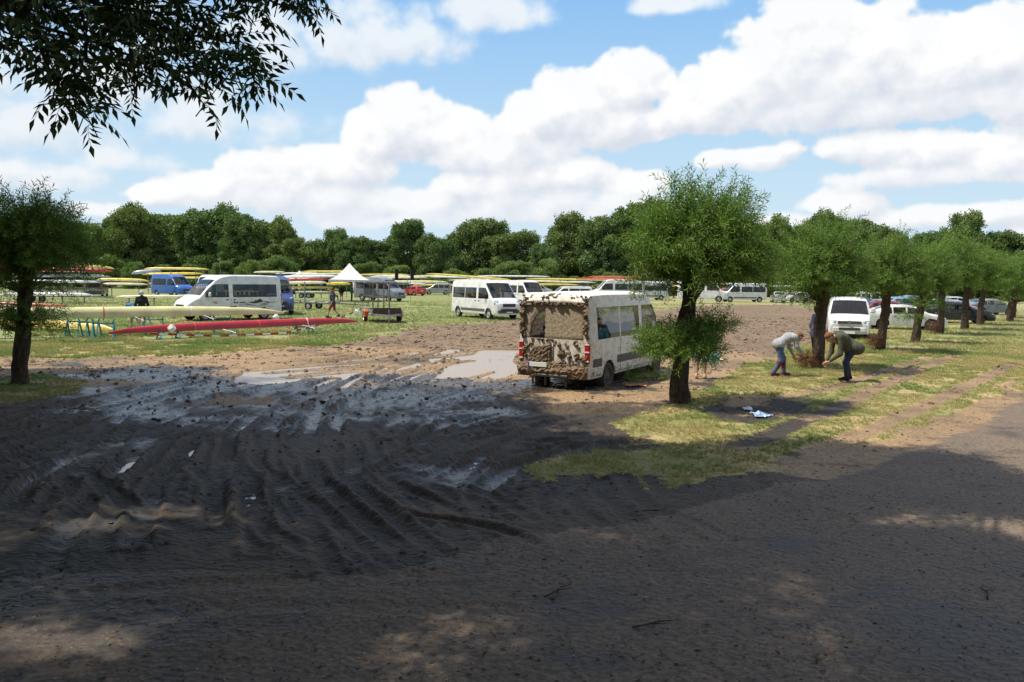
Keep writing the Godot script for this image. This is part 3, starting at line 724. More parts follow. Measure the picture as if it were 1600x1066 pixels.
func make_ground() -> void:
	# splat textures of the near field: colour, wetness as gloss, crumbs as relief
	var T := 2048
	var x1 := GX0 + (GW - 1) * GC
	var z1 := GZ0 + (GH - 1) * GC
	var alb := PackedByteArray()
	alb.resize(T * T * 3)
	var rgh := PackedByteArray()
	rgh.resize(T * T)
	var bmp := PackedByteArray()
	bmp.resize(T * T)
	var nf := FastNoiseLite.new()
	nf.seed = 21
	nf.frequency = 0.17
	nf.fractal_octaves = 5
	nf.fractal_gain = 0.68
	var A := nf.get_image(T, T).get_data()
	nf.seed = 22
	nf.frequency = 0.011
	var Bn := nf.get_image(T, T).get_data()
	nf.seed = 23
	nf.frequency = 0.0032
	nf.fractal_gain = 0.55
	var Cn := nf.get_image(T, T).get_data()
	for j in T:
		var z := GZ0 + (j + 0.5) / T * (z1 - GZ0)
		for i in T:
			var q := j * T + i
			var a := A[q] / 255.0
			var b := Bn[q] / 255.0
			var c := Cn[q] / 255.0
			var ix := clampi(int(((i + 0.5) / T * (x1 - GX0) + (a - 0.5) * 0.16) / GC), 0, GW - 1)
			var iz := clampi(int((z - GZ0 + (b - 0.5) * 0.2) / GC), 0, GH - 1)
			var k := iz * GW + ix
			var zn := ZN[k]
			var r := 0.0
			var g := 0.0
			var bl := 0.0
			var ro := 0.9
			var hb := a
			if zn == 1:
				var xx := GX0 + ix * GC
				var shade_tone := smoothstep(-0.12, 0.12, minf((z + 19.5) / 8.0, (5.2 - xx) / 5.0) + (c - 0.5) * 1.6 + (b - 0.5) * 0.7 + 0.12)      # ragged damp patches with the foreground tree shade painted into the mud colour
				var pool := clampf(1.25 - Vector2((xx + 5.0) / 7.5, (z + 19.0) / 4.8).length(), 0.0, 0.6)
				var moist_shade := clampf(shade_tone * 0.75 + smoothstep(0.35, 0.75, c * 0.6 + b * 0.4 - HT[k] * 3.0) * 0.5, 0.0, 1.0)  # damp in low spots, plus the painted tree shade
				var wet := smoothstep(0.46, 0.74, c * 0.55 + b * 0.35 - HT[k] * 1.6 + pool * 0.58 - 0.075)
				r = lerpf(148.0, 50.0, moist_shade)
				g = lerpf(122.0, 42.0, moist_shade)
				bl = lerpf(89.0, 33.0, moist_shade)
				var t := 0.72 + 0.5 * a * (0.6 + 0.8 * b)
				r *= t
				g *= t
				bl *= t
				ro = lerpf(0.78, 0.26, wet) + 0.16 * (a - 0.5)
				hb = 0.25 + 0.5 * a + 0.25 * b
			elif zn == 2:
				var t := 0.74 + 0.42 * a + 0.25 * (b - 0.5) + 0.16 * (c - 0.5)
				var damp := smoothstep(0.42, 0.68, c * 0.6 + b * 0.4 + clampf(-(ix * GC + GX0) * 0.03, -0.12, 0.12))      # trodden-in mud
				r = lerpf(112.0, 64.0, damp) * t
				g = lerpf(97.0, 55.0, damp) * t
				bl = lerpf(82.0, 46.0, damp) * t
				ro = 0.86 + 0.2 * (b - 0.5) - 0.28 * damp
				hb = 0.3 + 0.4 * a
			else:
				var gr := smoothstep(0.35, 0.65, b * 0.6 + c * 0.5)
				r = lerpf(168.0, 122.0, gr)
				g = lerpf(147.0, 122.0, gr)
				bl = lerpf(104.0, 68.0, gr)
				var t := 0.7 + 0.55 * a
				r *= t
				g *= t
				bl *= t
				ro = 0.95
				hb = 0.3 + 0.5 * a
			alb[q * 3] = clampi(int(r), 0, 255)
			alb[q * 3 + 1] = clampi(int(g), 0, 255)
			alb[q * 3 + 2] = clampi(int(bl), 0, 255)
			rgh[q] = clampi(int(ro * 255.0), 20, 255)
			bmp[q] = clampi(int(hb * 255.0), 0, 255)
	var near := StandardMaterial3D.new()
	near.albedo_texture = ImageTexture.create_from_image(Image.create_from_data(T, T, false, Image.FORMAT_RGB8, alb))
	near.roughness = 1.0
	near.roughness_texture = ImageTexture.create_from_image(Image.create_from_data(T, T, false, Image.FORMAT_L8, rgh))
	near.heightmap_enabled = true
	near.heightmap_texture = ImageTexture.create_from_image(Image.create_from_data(T, T, false, Image.FORMAT_L8, bmp))
	near.heightmap_scale = 4.5
	near.detail_enabled = true
	near.detail_blend_mode = BaseMaterial3D.BLEND_MODE_MUL
	near.detail_uv_layer = BaseMaterial3D.DETAIL_UV_2
	near.detail_albedo = noise_tex(512, 0.05, 5, [Color(0.45, 0.43, 0.41), Color(0.95, 0.95, 0.95), Color(1, 1, 1), Color(1, 1, 1)], 31)
	near.uv2_scale = Vector3(0.8, 0.8, 0.8)
	var farm := StandardMaterial3D.new()
	farm.vertex_color_use_as_albedo = true
	farm.roughness = 0.95
	farm.albedo_texture = noise_tex(512, 0.03, 6, [Color(0.6, 0.58, 0.55), Color(1, 1, 1), Color(1, 1, 1)], 32)
	farm.heightmap_enabled = true
	farm.heightmap_texture = noise_tex(512, 0.03, 6, [], 33)
	farm.heightmap_scale = 9.0
	farm.uv1_scale = Vector3(0.13, 0.13, 0.13)
	# one sheet: fine squares where the camera stands close, wider and wider ones out to the horizon
	var zs := PackedFloat32Array()
	var z := z1
	while z > GZ0 + 0.03:
		zs.append(z)
		z -= clampf(-z * 0.0042, 0.036, 0.09)
	zs.append(GZ0)
	var near_rows := zs.size()
	var st := 0.35
	while zs[-1] > -1400.0:
		zs.append(zs[-1] - st)
		st *= 1.022 if zs[-1] > -160.0 else 1.4
	var xs := PackedFloat32Array()
	var n := int((x1 - GX0) / 0.046)
	for i in n + 1:
		xs.append(lerpf(GX0, x1, float(i) / n))
	var m := ArrayMesh.new()
	m.add_surface_from_arrays(Mesh.PRIMITIVE_TRIANGLES, sheet(xs, zs.slice(0, near_rows), true, x1, z1))
	var fx := PackedFloat32Array()
	st = 0.5
	var x := GX0
	while x > -1400.0:
		fx.insert(0, x)
		x -= st
		st *= 1.03 if x > -120.0 else 1.35
	var left := fx.duplicate()
	var coarse := PackedFloat32Array()
	for i in range(0, n + 1, 8):
		coarse.append(xs[i])
	if coarse[-1] < x1 - 0.01:
		coarse.append(x1)
	var right := PackedFloat32Array()
	x = x1
	st = 0.5
	while x < 1400.0:
		right.append(x)
		x += st
		st *= 1.03 if x < 120.0 else 1.35
	var beyond := left.slice(0, left.size() - 1)
	beyond.append_array(coarse)
	beyond.append_array(right.slice(1))
	m.add_surface_from_arrays(Mesh.PRIMITIVE_TRIANGLES, sheet(beyond, zs.slice(near_rows - 1), false, x1, z1))
	var rowz := zs.slice(0, near_rows)
	var sparse := PackedFloat32Array()
	for i in range(0, near_rows, 5):
		sparse.append(rowz[i])
	if sparse[-1] > GZ0 + 0.01:
		sparse.append(GZ0)
	m.add_surface_from_arrays(Mesh.PRIMITIVE_TRIANGLES, sheet(left, sparse, false, x1, z1))
	m.add_surface_from_arrays(Mesh.PRIMITIVE_TRIANGLES, sheet(right, sparse, false, x1, z1))
	var back := PackedFloat32Array([60.0, 30.0, 14.0, 8.0, 4.0, 1.0, -1.0, -2.0, z1])
	m.add_surface_from_arrays(Mesh.PRIMITIVE_TRIANGLES, sheet(beyond, back, false, x1, z1))
	m.surface_set_material(0, near)
	for i in range(1, 5):
		m.surface_set_material(i, farm)
	var o := MeshInstance3D.new()
	o.name = numbered("ground")
	o.mesh = m
	add_child(o)
	o.set_meta("kind", "structure")
	# water standing in the hollows
	var w := mat(lin(0.27, 0.222, 0.178), 0.27)
	var pud := PackedVector2Array()
	for a in PUDDLE:
		pud.append(a)
	water(pud, -0.062, w, "puddle")
	var rut_water := mat(lin(0.11, 0.085, 0.065), 0.08)
	water(PackedVector2Array([Vector2(-14.0, -20.0), Vector2(-9.0, -20.5), Vector2(-5.5, -17.3), Vector2(-0.5, -17.0), Vector2(2.4, -14.5), Vector2(1.0, -10.5), Vector2(-1.5, -9.0), Vector2(-8.0, -9.2), Vector2(-13.0, -14.0)]), -0.078, rut_water, "rut_water")
func water(pl: PackedVector2Array, y: float, m: Material, called: String) -> void:
	var b := MB.new()
	var grown: PackedVector2Array = Geometry2D.offset_polygon(pl, 0.8)[0]
	for q in grown:
		b.p(Vector3(q.x, y, q.y))
	var t := Geometry2D.triangulate_polygon(grown)
	for i in range(0, t.size(), 3):
		var n := (b.v[t[i + 1]] - b.v[t[i]]).cross(b.v[t[i + 2]] - b.v[t[i]])
		if n.y > 0.0:
			b.tri(t[i], t[i + 1], t[i + 2])
		else:
			b.tri(t[i], t[i + 2], t[i + 1])
	var o := part(b, called, m, self)
	o.set_meta("kind", "structure")
func sheet(xs: PackedFloat32Array, zs: PackedFloat32Array, near: bool, x1: float, z1: float) -> Array:
	var w := xs.size()
	var h := zs.size()
	var v := PackedVector3Array()
	v.resize(w * h)
	var uv := PackedVector2Array()
	uv.resize(w * h)
	var uv2 := PackedVector2Array()
	uv2.resize(w * h)
	var col := PackedColorArray()
	if not near:
		col.resize(w * h)
	for j in h:
		for i in w:
			var x := xs[i]
			var z := zs[j]
			var k := j * w + i
			var edge := x <= GX0 + 0.001 or x >= x1 - 0.001 or z <= GZ0 + 0.001
			var y := 0.0
			if near and not edge:
				y = ground_y(x, z)
			elif absf(x) < 150.0 and z > -200.0:
				y = far_y(x, z)
			v[k] = Vector3(x, y, z)
			uv2[k] = Vector2(x, z)
			if near:
				uv[k] = Vector2((x - GX0) / (x1 - GX0), (z - GZ0) / (z1 - GZ0))
			else:
				uv[k] = Vector2(x, z)
				var zn := zone(x, z) if absf(x) < 130.0 and z > -160.0 else 0
				var a := 0.5 + 0.5 * noise.get_noise_2d(x * 0.5, z * 0.5)
				var b := 0.5 + 0.5 * fine.get_noise_2d(x * 0.25, z * 0.25)
				if zn == 1:
					col[k] = Color(0.205, 0.143, 0.088).lerp(Color(0.135, 0.094, 0.058), a)
				elif zn == 2:
					col[k] = Color(0.25, 0.195, 0.15).lerp(Color(0.21, 0.16, 0.12), a)
				else:
					col[k] = Color(0.33, 0.29, 0.14).lerp(Color(0.18, 0.215, 0.07), smoothstep(0.3, 0.7, a * 0.6 + b * 0.4 + (0.14 if x < 2.0 else 0.0)))
	var nrm := PackedVector3Array()
	nrm.resize(w * h)
	for j in h:
		for i in w:
			var dx := v[j * w + mini(i + 1, w - 1)] - v[j * w + maxi(i - 1, 0)]
			var dz := v[mini(j + 1, h - 1) * w + i] - v[maxi(j - 1, 0) * w + i]
			nrm[j * w + i] = dx.cross(dz).normalized()    # rows run towards -z
	var idx := PackedInt32Array()
	idx.resize((w - 1) * (h - 1) * 6)
	var e := 0
	for j in h - 1:
		for i in w - 1:
			var k := j * w + i
			idx[e] = k
			idx[e + 1] = k + w
			idx[e + 2] = k + 1
			idx[e + 3] = k + 1
			idx[e + 4] = k + w
			idx[e + 5] = k + w + 1
			e += 6
	var arr := []
	arr.resize(Mesh.ARRAY_MAX)
	arr[Mesh.ARRAY_VERTEX] = v
	arr[Mesh.ARRAY_NORMAL] = nrm
	arr[Mesh.ARRAY_TEX_UV] = uv
	arr[Mesh.ARRAY_TEX_UV2] = uv2
	if not near:
		arr[Mesh.ARRAY_COLOR] = col
	arr[Mesh.ARRAY_INDEX] = idx
	return arr

# ---------------------------------------------------------------- plants
func leaf(b: MB, at: Vector3, dir: Vector3, side: Vector3, l: float, w: float) -> void:
	var up := side.cross(dir).normalized()
	var a := b.p(at)
	var m1 := b.p(at + dir * l * 0.42 + side * w * 0.5 + up * w * 0.12)
	var m2 := b.p(at + dir * l * 0.42 - side * w * 0.5 + up * w * 0.12)
	var t := b.p(at + dir * l - up * l * 0.1)
	b.tri(a, m1, t)
	b.tri(a, t, m2)
func rand_dir() -> Vector3:
	var z := R(-1, 1)
	var a := R(0, TAU)
	var r := sqrt(1.0 - z * z)
	return Vector3(r * cos(a), z, r * sin(a))
func willow_twig() -> MB:     # a shoot along +y with narrow leaves
	var b := MB.new()
	for i in 16:
		var t := 0.03 + 0.5 * i / 16.0
		var a := i * 2.4 + R(-0.3, 0.3)
		var out := Vector3(cos(a), 0, sin(a))
		var d := (out * 0.8 + Vector3.UP * R(0.35, 0.9)).normalized()
		leaf(b, Vector3(0.02 * sin(t * 5.0), t, 0), d, d.cross(Vector3.UP).normalized().rotated(d, R(-0.7, 0.7)), R(0.1, 0.15), R(0.02, 0.03))
	b.tube([Vector3.ZERO, Vector3(0, 0.52, 0)], [0.0035, 0.0015], 3)
	return b
func ash_spray() -> MB:      # five drooping leaves of nine leaflets
	var b := MB.new()
	for k in 5:
		var a := k * 2.4 + R(-0.4, 0.4)
		var o := Vector3(0, k * 0.05, 0)
		var d := Vector3(cos(a), R(0.0, 0.5), sin(a)).normalized()
		var pts := [o]
		for s in 5:
			pts.append(pts[-1] + d * 0.055)
			d = (d + Vector3(0, -0.26, 0)).normalized()
		b.tube(pts, [0.003, 0.0015], 3)
		for s in range(1, 6):
			var q: Vector3 = pts[s]
			var td: Vector3 = (q - pts[s - 1]).normalized()
			var sd := td.cross(Vector3.UP).normalized()
			if s == 5:
				leaf(b, q, td, sd, 0.1, 0.038)
			else:
				for e in [-1.0, 1.0]:
					var ld: Vector3 = (sd * e + td * 0.7 + Vector3(0, -0.75, 0)).normalized()
					leaf(b, q, ld, td.cross(ld).cross(ld).normalized() if R(0, 1) < 0.3 else td.slide(ld).normalized(), R(0.078, 0.105), R(0.03, 0.038))
	b.tube([Vector3(0, -0.1, 0), Vector3(0, 0.22, 0)], [0.005, 0.003], 3)
	return b
func leaf_clump() -> MB:     # a ball of broad leaves seen from far away
	var b := MB.new()
	for i in 24:
		var d := rand_dir()
		var q := d * R(0.25, 0.62)
		var t := (rand_dir() + d * 0.6).normalized()
		leaf(b, q, t, t.cross(rand_dir()).normalized(), R(0.26, 0.46), R(0.2, 0.32))
	return b
func grass_tuft() -> MB:
	var b := MB.new()
	for i in 11:
		var a := R(0, TAU)
		var o := Vector3(cos(a), 0, sin(a)) * R(0, 0.045)
		var l := R(0.05, 0.12)
		var lean := Vector3(cos(a), 0, sin(a)) * R(0.1, 0.7)
		var s := Vector3(-sin(a), 0, cos(a)) * 0.003
		var i0 := b.p(o - s)
		var i1 := b.p(o + s)
		var mid := o + (Vector3.UP + lean * 0.4) * l * 0.6
		var i2 := b.p(mid + s * 0.8)
		var i3 := b.p(mid - s * 0.8)
		var i4 := b.p(o + (Vector3.UP * 0.9 + lean) * l)
		b.quad(i0, i1, i2, i3)
		b.tri(i3, i2, i4)
	return b
func along(dir: Vector3, at: Vector3, s: float) -> Transform3D:
	var y := dir.normalized()
	var x := y.cross(Vector3.RIGHT if absf(y.x) < 0.8 else Vector3.BACK).normalized().rotated(y, R(0, TAU))
	return Transform3D(Basis(x, y, x.cross(y)).scaled(Vector3(s, s, s)), at)
func trunk_tube(b: MB, path: Array, rad: Array, knob: float) -> void:
	var n := 14
	var rings := []
	for i in path.size():
		var r := PackedVector3Array()
		for k in n:
			var a := -TAU * k / n
			var o := Vector3(cos(a), 0, sin(a))
			var w: float = rad[i] * (1.0 + knob * fine.get_noise_3d(path[i].x * 3 + o.x * 1.5, path[i].y * 2.2, path[i].z * 3 + o.z * 1.5) * 1.5)
			r.append(path[i] + o * w)
		rings.append(r)
	b.loft(rings)
# head: where the crown springs from, in the tree's own axes
func pollard(label: String, pos: Vector3, head: Vector3, tr: float, rx: float, up: float, down: float, wind: float, shoots: int, tw: MB, sprouts: Array, sd: int, per := 3, big := 1.0) -> Node3D:
	rng.seed = sd
	var t := thing("willow_tree", label, "willow", pos, 0.0, "pollard willows along the track")
	var b := MB.new()
	var path := []
	var rad := []
	for i in 12:
		var s := i / 11.0
		path.append(Vector3(head.x * s * s + 0.04 * sin(s * 5.0 + sd), -0.06 + (head.y + 0.06) * s, head.z * s + 0.03 * cos(s * 4.0 + sd)))
		rad.append(tr * (1.0 + 0.3 * pow(1.0 - s, 6.0) - 0.14 * s + 0.5 * smoothstep(0.82, 1.0, s)))
	path.append(head + Vector3(0, 0.16, 0))
	rad.append(tr * 0.9)
	trunk_tube(b, path, rad, 0.45)
	part(b, "trunk", M.bark, t, 60.0)
	var xf := []
	var cols := []
	var lb := MB.new()
	for k in shoots:
		var d := rand_dir()
		d.y = absf(d.y) * 1.1 - 0.2 * R(0, 1)
		d = d.normalized()
		var full := Vector3(d.x * rx, d.y * (up if d.y > 0 else down), d.z * rx).length() * R(0.72, 1.06)
		var p := head + Vector3(d.x * tr * 0.9, R(-0.12, 0.12), d.z * tr * 0.9)
		var pts := [p]
		var dir := (d + Vector3(0, 0.55, 0)).normalized()
		var steps := 5
		for s in steps:
			p += dir * full / steps
			pts.append(p)
			dir = (dir + Vector3(wind * 0.22, -0.06 - 0.13 * (1.0 - d.y), 0) + rand_dir() * 0.1).normalized()
		if k % 4 == 0:
			lb.tube(pts, [0.022, 0.018, 0.013, 0.009, 0.006, 0.003], 4)
		var tint := R(0.75, 1.3)
		for s in range(1, steps + 1):
			for e in per:
				var q: Vector3 = (pts[s - 1] as Vector3).lerp(pts[s], R(0, 1)) + rand_dir() * 0.06
				var td: Vector3 = ((pts[s] - pts[s - 1]).normalized() + rand_dir() * 0.75 + Vector3(wind * 0.3, -0.1, 0)).normalized()
				xf.append(along(td, q, big * R(0.75, 1.15)))
				cols.append(Color(tint * R(0.85, 1.2), tint * R(0.9, 1.1), tint * R(0.7, 1.2)))
	# hanging curtain under the head and tufts of shoots on the trunk
	for sp in sprouts:
		for k in int(sp[2]):
			var d := rand_dir()
			d.y = absf(d.y) * 0.6 + R(-0.35, 0.2)
			var o: Vector3 = sp[0] + Vector3(d.x, d.y * sp[3], d.z) * sp[1] * pow(R(0.1, 1), 0.5)
			xf.append(along((d * 0.9 + Vector3(0, sp[4], 0) + rand_dir() * 0.5).normalized(), o, R(0.55, 0.9)))
			var tn := R(0.75, 1.25)
			cols.append(Color(tn * R(0.85, 1.2), tn, tn * R(0.7, 1.2)))
			if k % 5 == 0:
				var root: Vector3 = Vector3(head.x * pow(sp[0].y / head.y, 2.0), sp[0].y - 0.2, head.z * sp[0].y / head.y)
				lb.tube([root, root.lerp(o, 0.5) + Vector3(0, 0.06, 0), o], [0.014, 0.009, 0.003], 4)
	part(lb, "branches", M.bark, t, 60.0)
	put(bake(tw, xf, cols), "crown", M.willow, t)
	return t
func wood_crown(kind: int, clump: MB, sd: int) -> ArrayMesh:
	rng.seed = sd
	var xf := []
	var lobes := []
	var nl: int = [34, 30, 40][kind]
	for i in nl:      # unit crown: y 0..1, radius about 0.5
		var a := R(0, TAU)
		var y := R(0.12, 0.92)
		var wide: float = [0.42, 0.5, 0.36][kind] * sqrt(maxf(0.05, 1.0 - pow((y - 0.45) / 0.6, 2.0)))
		lobes.append([Vector3(cos(a) * wide * R(0.5, 1), y, sin(a) * wide * R(0.5, 1)), R(0.06, 0.14)])
	lobes.append([Vector3(0, 0.5, 0), 0.3])
	lobes.append([Vector3(0.03, 0.86, 0), 0.13])
	for l in lobes:
		var n := int(520.0 * l[1] * l[1] / 0.04 * 0.34) + 6
		for k in n:
			var d := rand_dir()
			if d.y < -0.4 and R(0, 1) < 0.5:
				d.y = -d.y
			var q: Vector3 = l[0] + d * l[1] * R(0.5, 1.2)
			xf.append([q, R(0.7, 1.2)])
	var tf := []
	var cols := []
	for q in xf:
		var s: float = q[1] * 0.074
		tf.append(Transform3D(Basis.from_euler(Vector3(R(0, 6), R(0, 6), R(0, 6))).scaled(Vector3(s, s, s)), q[0]))
		var t := R(0.7, 1.3)
		cols.append(Color(t * R(0.9, 1.15), t, t * R(0.8, 1.15)))
	return bake(clump, tf, cols)
func ordinal(n: int) -> String:
	var s := "th"
	if n % 100 < 11 or n % 100 > 13:
		s = ["th", "st", "nd", "rd", "th", "th", "th", "th", "th", "th"][n % 10]
	return str(n) + s
func woodland() -> void:
	rng.seed = 401
	var clump := leaf_clump()
	var mms := []
	for k in 6:
		mms.append(wood_crown(k % 3, clump, 500 + k))
	var tints := [Color(0.9, 0.97, 0.95), Color(1.05, 1.05, 0.95), Color(0.85, 0.92, 0.85), Color(1.12, 1.06, 0.9), Color(0.95, 1.04, 1.0), Color(1.2, 1.22, 1.1), Color(1.35, 1.3, 1.1)]
	var mats := []
	for c in tints:
		var m: StandardMaterial3D = M.wood.duplicate()
		m.albedo_color = Color(0.145 * c.r, 0.198 * c.g, 0.07 * c.b).linear_to_srgb()
		mats.append(m)
	rng.seed = 402
	var looks := ["rounded", "broad", "loose"]
	for i in WOOD.size():
		var w: Array = WOOD[i]
		var k: int = w[3]
		var h: float = w[2]
		var wide: float = h * [0.95, 1.12, 0.82][k] * R(0.9, 1.1)
		var t := thing("woodland_tree", "%s green tree in the far treeline, %s from the left" % [looks[k], ordinal(i + 1)], "tree", Vector3(w[0], 0, w[1]), R(0, TAU), "trees of the far treeline")
		var b := MB.new()
		trunk_tube(b, [Vector3(0, -0.1, 0), Vector3(0.1, h * 0.2, 0), Vector3(0, h * 0.45, 0.1), Vector3(0, h * 0.8, 0)], [0.34, 0.26, 0.2, 0.06], 0.2)
		part(b, "trunk", M.bark, t)
		var lb := MB.new()
		for e in 7:
			var a := e * 0.9
			var y := h * R(0.2, 0.6)
			lb.tube([Vector3(0, y, 0), Vector3(cos(a) * wide * 0.2, y + h * 0.12, sin(a) * wide * 0.2), Vector3(cos(a) * wide * 0.38, y + h * 0.2, sin(a) * wide * 0.38)], [0.12, 0.08, 0.03], 5)
		part(lb, "branches", M.bark, t)
		var c := put(mms[k + 3 * (i % 2)], "crown", mats[rng.randi() % 5], t)
		c.scale = Vector3(wide, h, wide)
	for i in BUSHES.size():
		var w: Array = BUSHES[i]
		var t := thing("bush", "low bush at the foot of the far treeline, %s from the left" % ordinal(i + 1), "bush", Vector3(w[0], 0, w[1]), R(0, TAU), "bushes along the wood's edge")
		var lb := MB.new()
		for e in 6:
			lb.tube([Vector3.ZERO, Vector3(cos(e) * w[2] * 0.3, w[2] * 0.7, sin(e) * w[2] * 0.3)], [0.06, 0.02], 5)
		part(lb, "stems", M.bark, t)
		var c := put(mms[[1, 3, 5, 0, 4, 2][i % 6]], "foliage", mats[[5, 6, 5, 6, 6][i % 5]], t)
		c.scale = Vector3(w[2] * R(1.0, 1.8), w[2] * 1.12, w[2] * R(1.0, 1.6))
		c.position.y = -w[2] * 0.1
	# the depth of the wood behind
	var xf := []
	var cols := []
	for i in 3600:
		var x := R(-130, 150)
		var y := pow(R(0, 1), 0.8) * (7.5 + 2.5 * noise.get_noise_1d(x * 0.9))
		var s := R(1.0, 1.9)
		xf.append(Transform3D(Basis.from_euler(Vector3(R(0, 6), R(0, 6), R(0, 6))).scaled(Vector3(s, s, s)), Vector3(x, y, -171.0 - R(0, 12))))
		var tn := R(0.7, 1.15)
		cols.append(Color(tn, tn, tn))
	var o := copies(clump.mesh(0.0), M.wood, xf, cols, "far_woodland", self)
	tag(o, "dark mass of the wood behind the treeline", "woodland", "", "stuff")
func in_frame(p: Vector3, margin: float) -> bool:
	var c := cam_inv * p
	if c.z > -0.3:
		return false
	var tv := tan(deg_to_rad(23.43)) * (1.0 + margin)
	return absf(c.x / -c.z) < tv * 1.5015 and absf(c.y / -c.z) < tv
var cam_inv := Transform3D()
func ash_trees(spray: MB) -> void:
	rng.seed = 700
	# three tall ashes whose trunks stand left of and behind the camera; their crowns reach over the road
	var roots := [Vector3(-13.5, 0, -9.0), Vector3(-6.5, 0, 3.2), Vector3(-21.0, 0, -15.5)]
	var labels := ["tall ash tree whose drooping twigs hang into the upper left corner", "tall ash tree overhanging the dirt road from behind the viewer", "tall ash tree standing at the left beyond the edge of view"]
	var xf := [[], [], []]
	var cols := [[], [], []]
	var centres := [[], [], []]
	var n := 0
	var tries := 0
	while n < 1050 and tries < 30000:
		tries += 1
		var g := Vector2(R(-22, 13), R(-24, 4))
		if not Geometry2D.is_point_in_polygon(g + Vector2(noise.get_noise_2d(g.x, g.y), noise.get_noise_2d(g.y, g.x)) * 1.2, SHADE):
			continue
		var h := R(7.5, 15.5)
		var c := Vector3(g.x, 0, g.y) + sun_dir * (h / sun_dir.y)
		if in_frame(c, 0.16 + 0.9 / maxf(1.0, -c.z)):
			continue
		# sparse holes let flecks of sun through near the road
		if noise.get_noise_2d(g.x * 1.0 + 40.0, g.y * 2.6) > (-0.1 if g.y > -9.5 else 0.3):
			continue
		n += 1
		var best := 0
		for i in 3:
			if Vector2(c.x - roots[i].x, c.z - roots[i].z).length() < Vector2(c.x - roots[best].x, c.z - roots[best].z).length():
				best = i
		centres[best].append(c)
		for k in 48:
			var q := c + Vector3(R(-1, 1), R(-0.7, 0.7), R(-0.8, 0.8)) * 0.8
			if in_frame(q, 0.05):
				continue
			xf[best].append(along((rand_dir() + Vector3(0, -0.2, 0)).normalized(), q, R(1.1, 1.7)))
			var t := R(0.75, 1.25)
			cols[best].append(Color(t, t, t))
	# unseen foliage added behind and left of the camera to block sky light
	n = 0
	while n < 460:
		var c := Vector3(R(-28, 22), R(2.5, 15), R(3.5, 13))
		if n % 3 == 0:
			c = Vector3(R(-32, -14), R(3.5, 14), R(-13, 4))
		n += 1
		var g := Vector2(c.x, c.z) - Vector2(sun_dir.x, sun_dir.z) * c.y / sun_dir.y
		if in_frame(c, 0.3) or (g.y < -3.0 and g.x > -17.0 and not Geometry2D.is_point_in_polygon(g, SHADE)):
			continue
		var best := 0
		for i in 3:
			if Vector2(c.x - roots[i].x, c.z - roots[i].z).length() < Vector2(c.x - roots[best].x, c.z - roots[best].z).length():
				best = i
		for k in 44:
			var q := c + Vector3(R(-1, 1), R(-0.8, 0.8), R(-1, 1)) * 1.1
			if not in_frame(q, 0.05):
				xf[best].append(along(rand_dir(), q, R(1.2, 1.9)))
				var t := R(0.75, 1.25)
				cols[best].append(Color(t, t, t))
	var hang := []
	var leafy := spray.mesh(0.0)
	var hang_cols := []
	var near := MB.new()
	for br in BRANCHES:
		var rads := []
		for i in br.size():
			rads.append(lerpf(0.017, 0.004, float(i) / (br.size() - 1)))
		near.tube(br, rads, 6)
		for i in range(1, br.size()):
			var a: Vector3 = br[i - 1]
			var b: Vector3 = br[i]
			var m := int(a.distance_to(b) / 0.03) + 1
			for k in m:
				var q := a.lerp(b, (k + R(0, 1)) / m)
				if k % 6 == 0 or i == br.size() - 1 and k % 4 == 0:
					var d := Vector3.UP + rand_dir() * 0.65
					hang.append(along(d, q, R(0.95, 1.25)))
					var t := R(0.75, 1.2)
					hang_cols.append(Color(t, t, t))
	for i in 3:
		var t := thing("ash_tree", labels[i], "tree", roots[i], 0.0, "tall ashes along the road")
		var o: Vector3 = roots[i]
		var b := MB.new()
		trunk_tube(b, [Vector3(0, -0.1, 0), Vector3(0, 0.5, 0), Vector3(0.05, 3, 0), Vector3(0.1, 6, 0.1), Vector3(0.1, 9.5, 0), Vector3(0, 13, 0)], [0.52, 0.4, 0.34, 0.3, 0.2, 0.06], 0.25)
		part(b, "trunk", M.bark, t, 60.0)
		var lb := MB.new()
		for k in range(0, centres[i].size(), 5):
			var e: Vector3 = centres[i][k] - o
			var s := Vector3(0.08, clampf(e.y - Vector2(e.x, e.z).length() * 0.5, 6.0, 12.0), 0)
			var mid := s.lerp(e, 0.5) + Vector3(0, 0.9, 0)
			if in_frame(mid + o, 0.03) or in_frame(s.lerp(e, 0.75) + Vector3(0, 0.5, 0) + o, 0.03):
				continue
			lb.tube([s, mid, e], [0.1, 0.06, 0.02], 6)
		if i == 0:
			var start: Vector3 = BRANCHES[0][0]
			near.tube([Vector3(-13.4, 6.0, -9.0), Vector3(-9.5, 6.6, -7.2), start], [0.1, 0.06, 0.02], 6)
			for br in BRANCHES:
				if br[0].distance_to(start) > 0.05 and in_frame(br[0], 0.0) == false:
					near.tube([Vector3(-9.5, 6.6, -7.2), (br[0] + Vector3(-9.5, 6.6, -7.2)) * 0.5 + Vector3(0, 1.2, 0.6), br[0]], [0.05, 0.03, 0.014], 5)
			lb.add(near, Transform3D(Basis(), -o))
		part(lb, "branches", M.bark, t, 60.0)
		var cr := copies(leafy, M.ash, xf[i], cols[i], "unseen_foliage", t)  # out-of-view crown leaves together with the added sky-blocking foliage
		cr.position = -o
		cr.set_meta("kind", "stuff")
		if i == 0:
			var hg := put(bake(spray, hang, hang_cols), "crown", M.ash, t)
			hg.position = -o
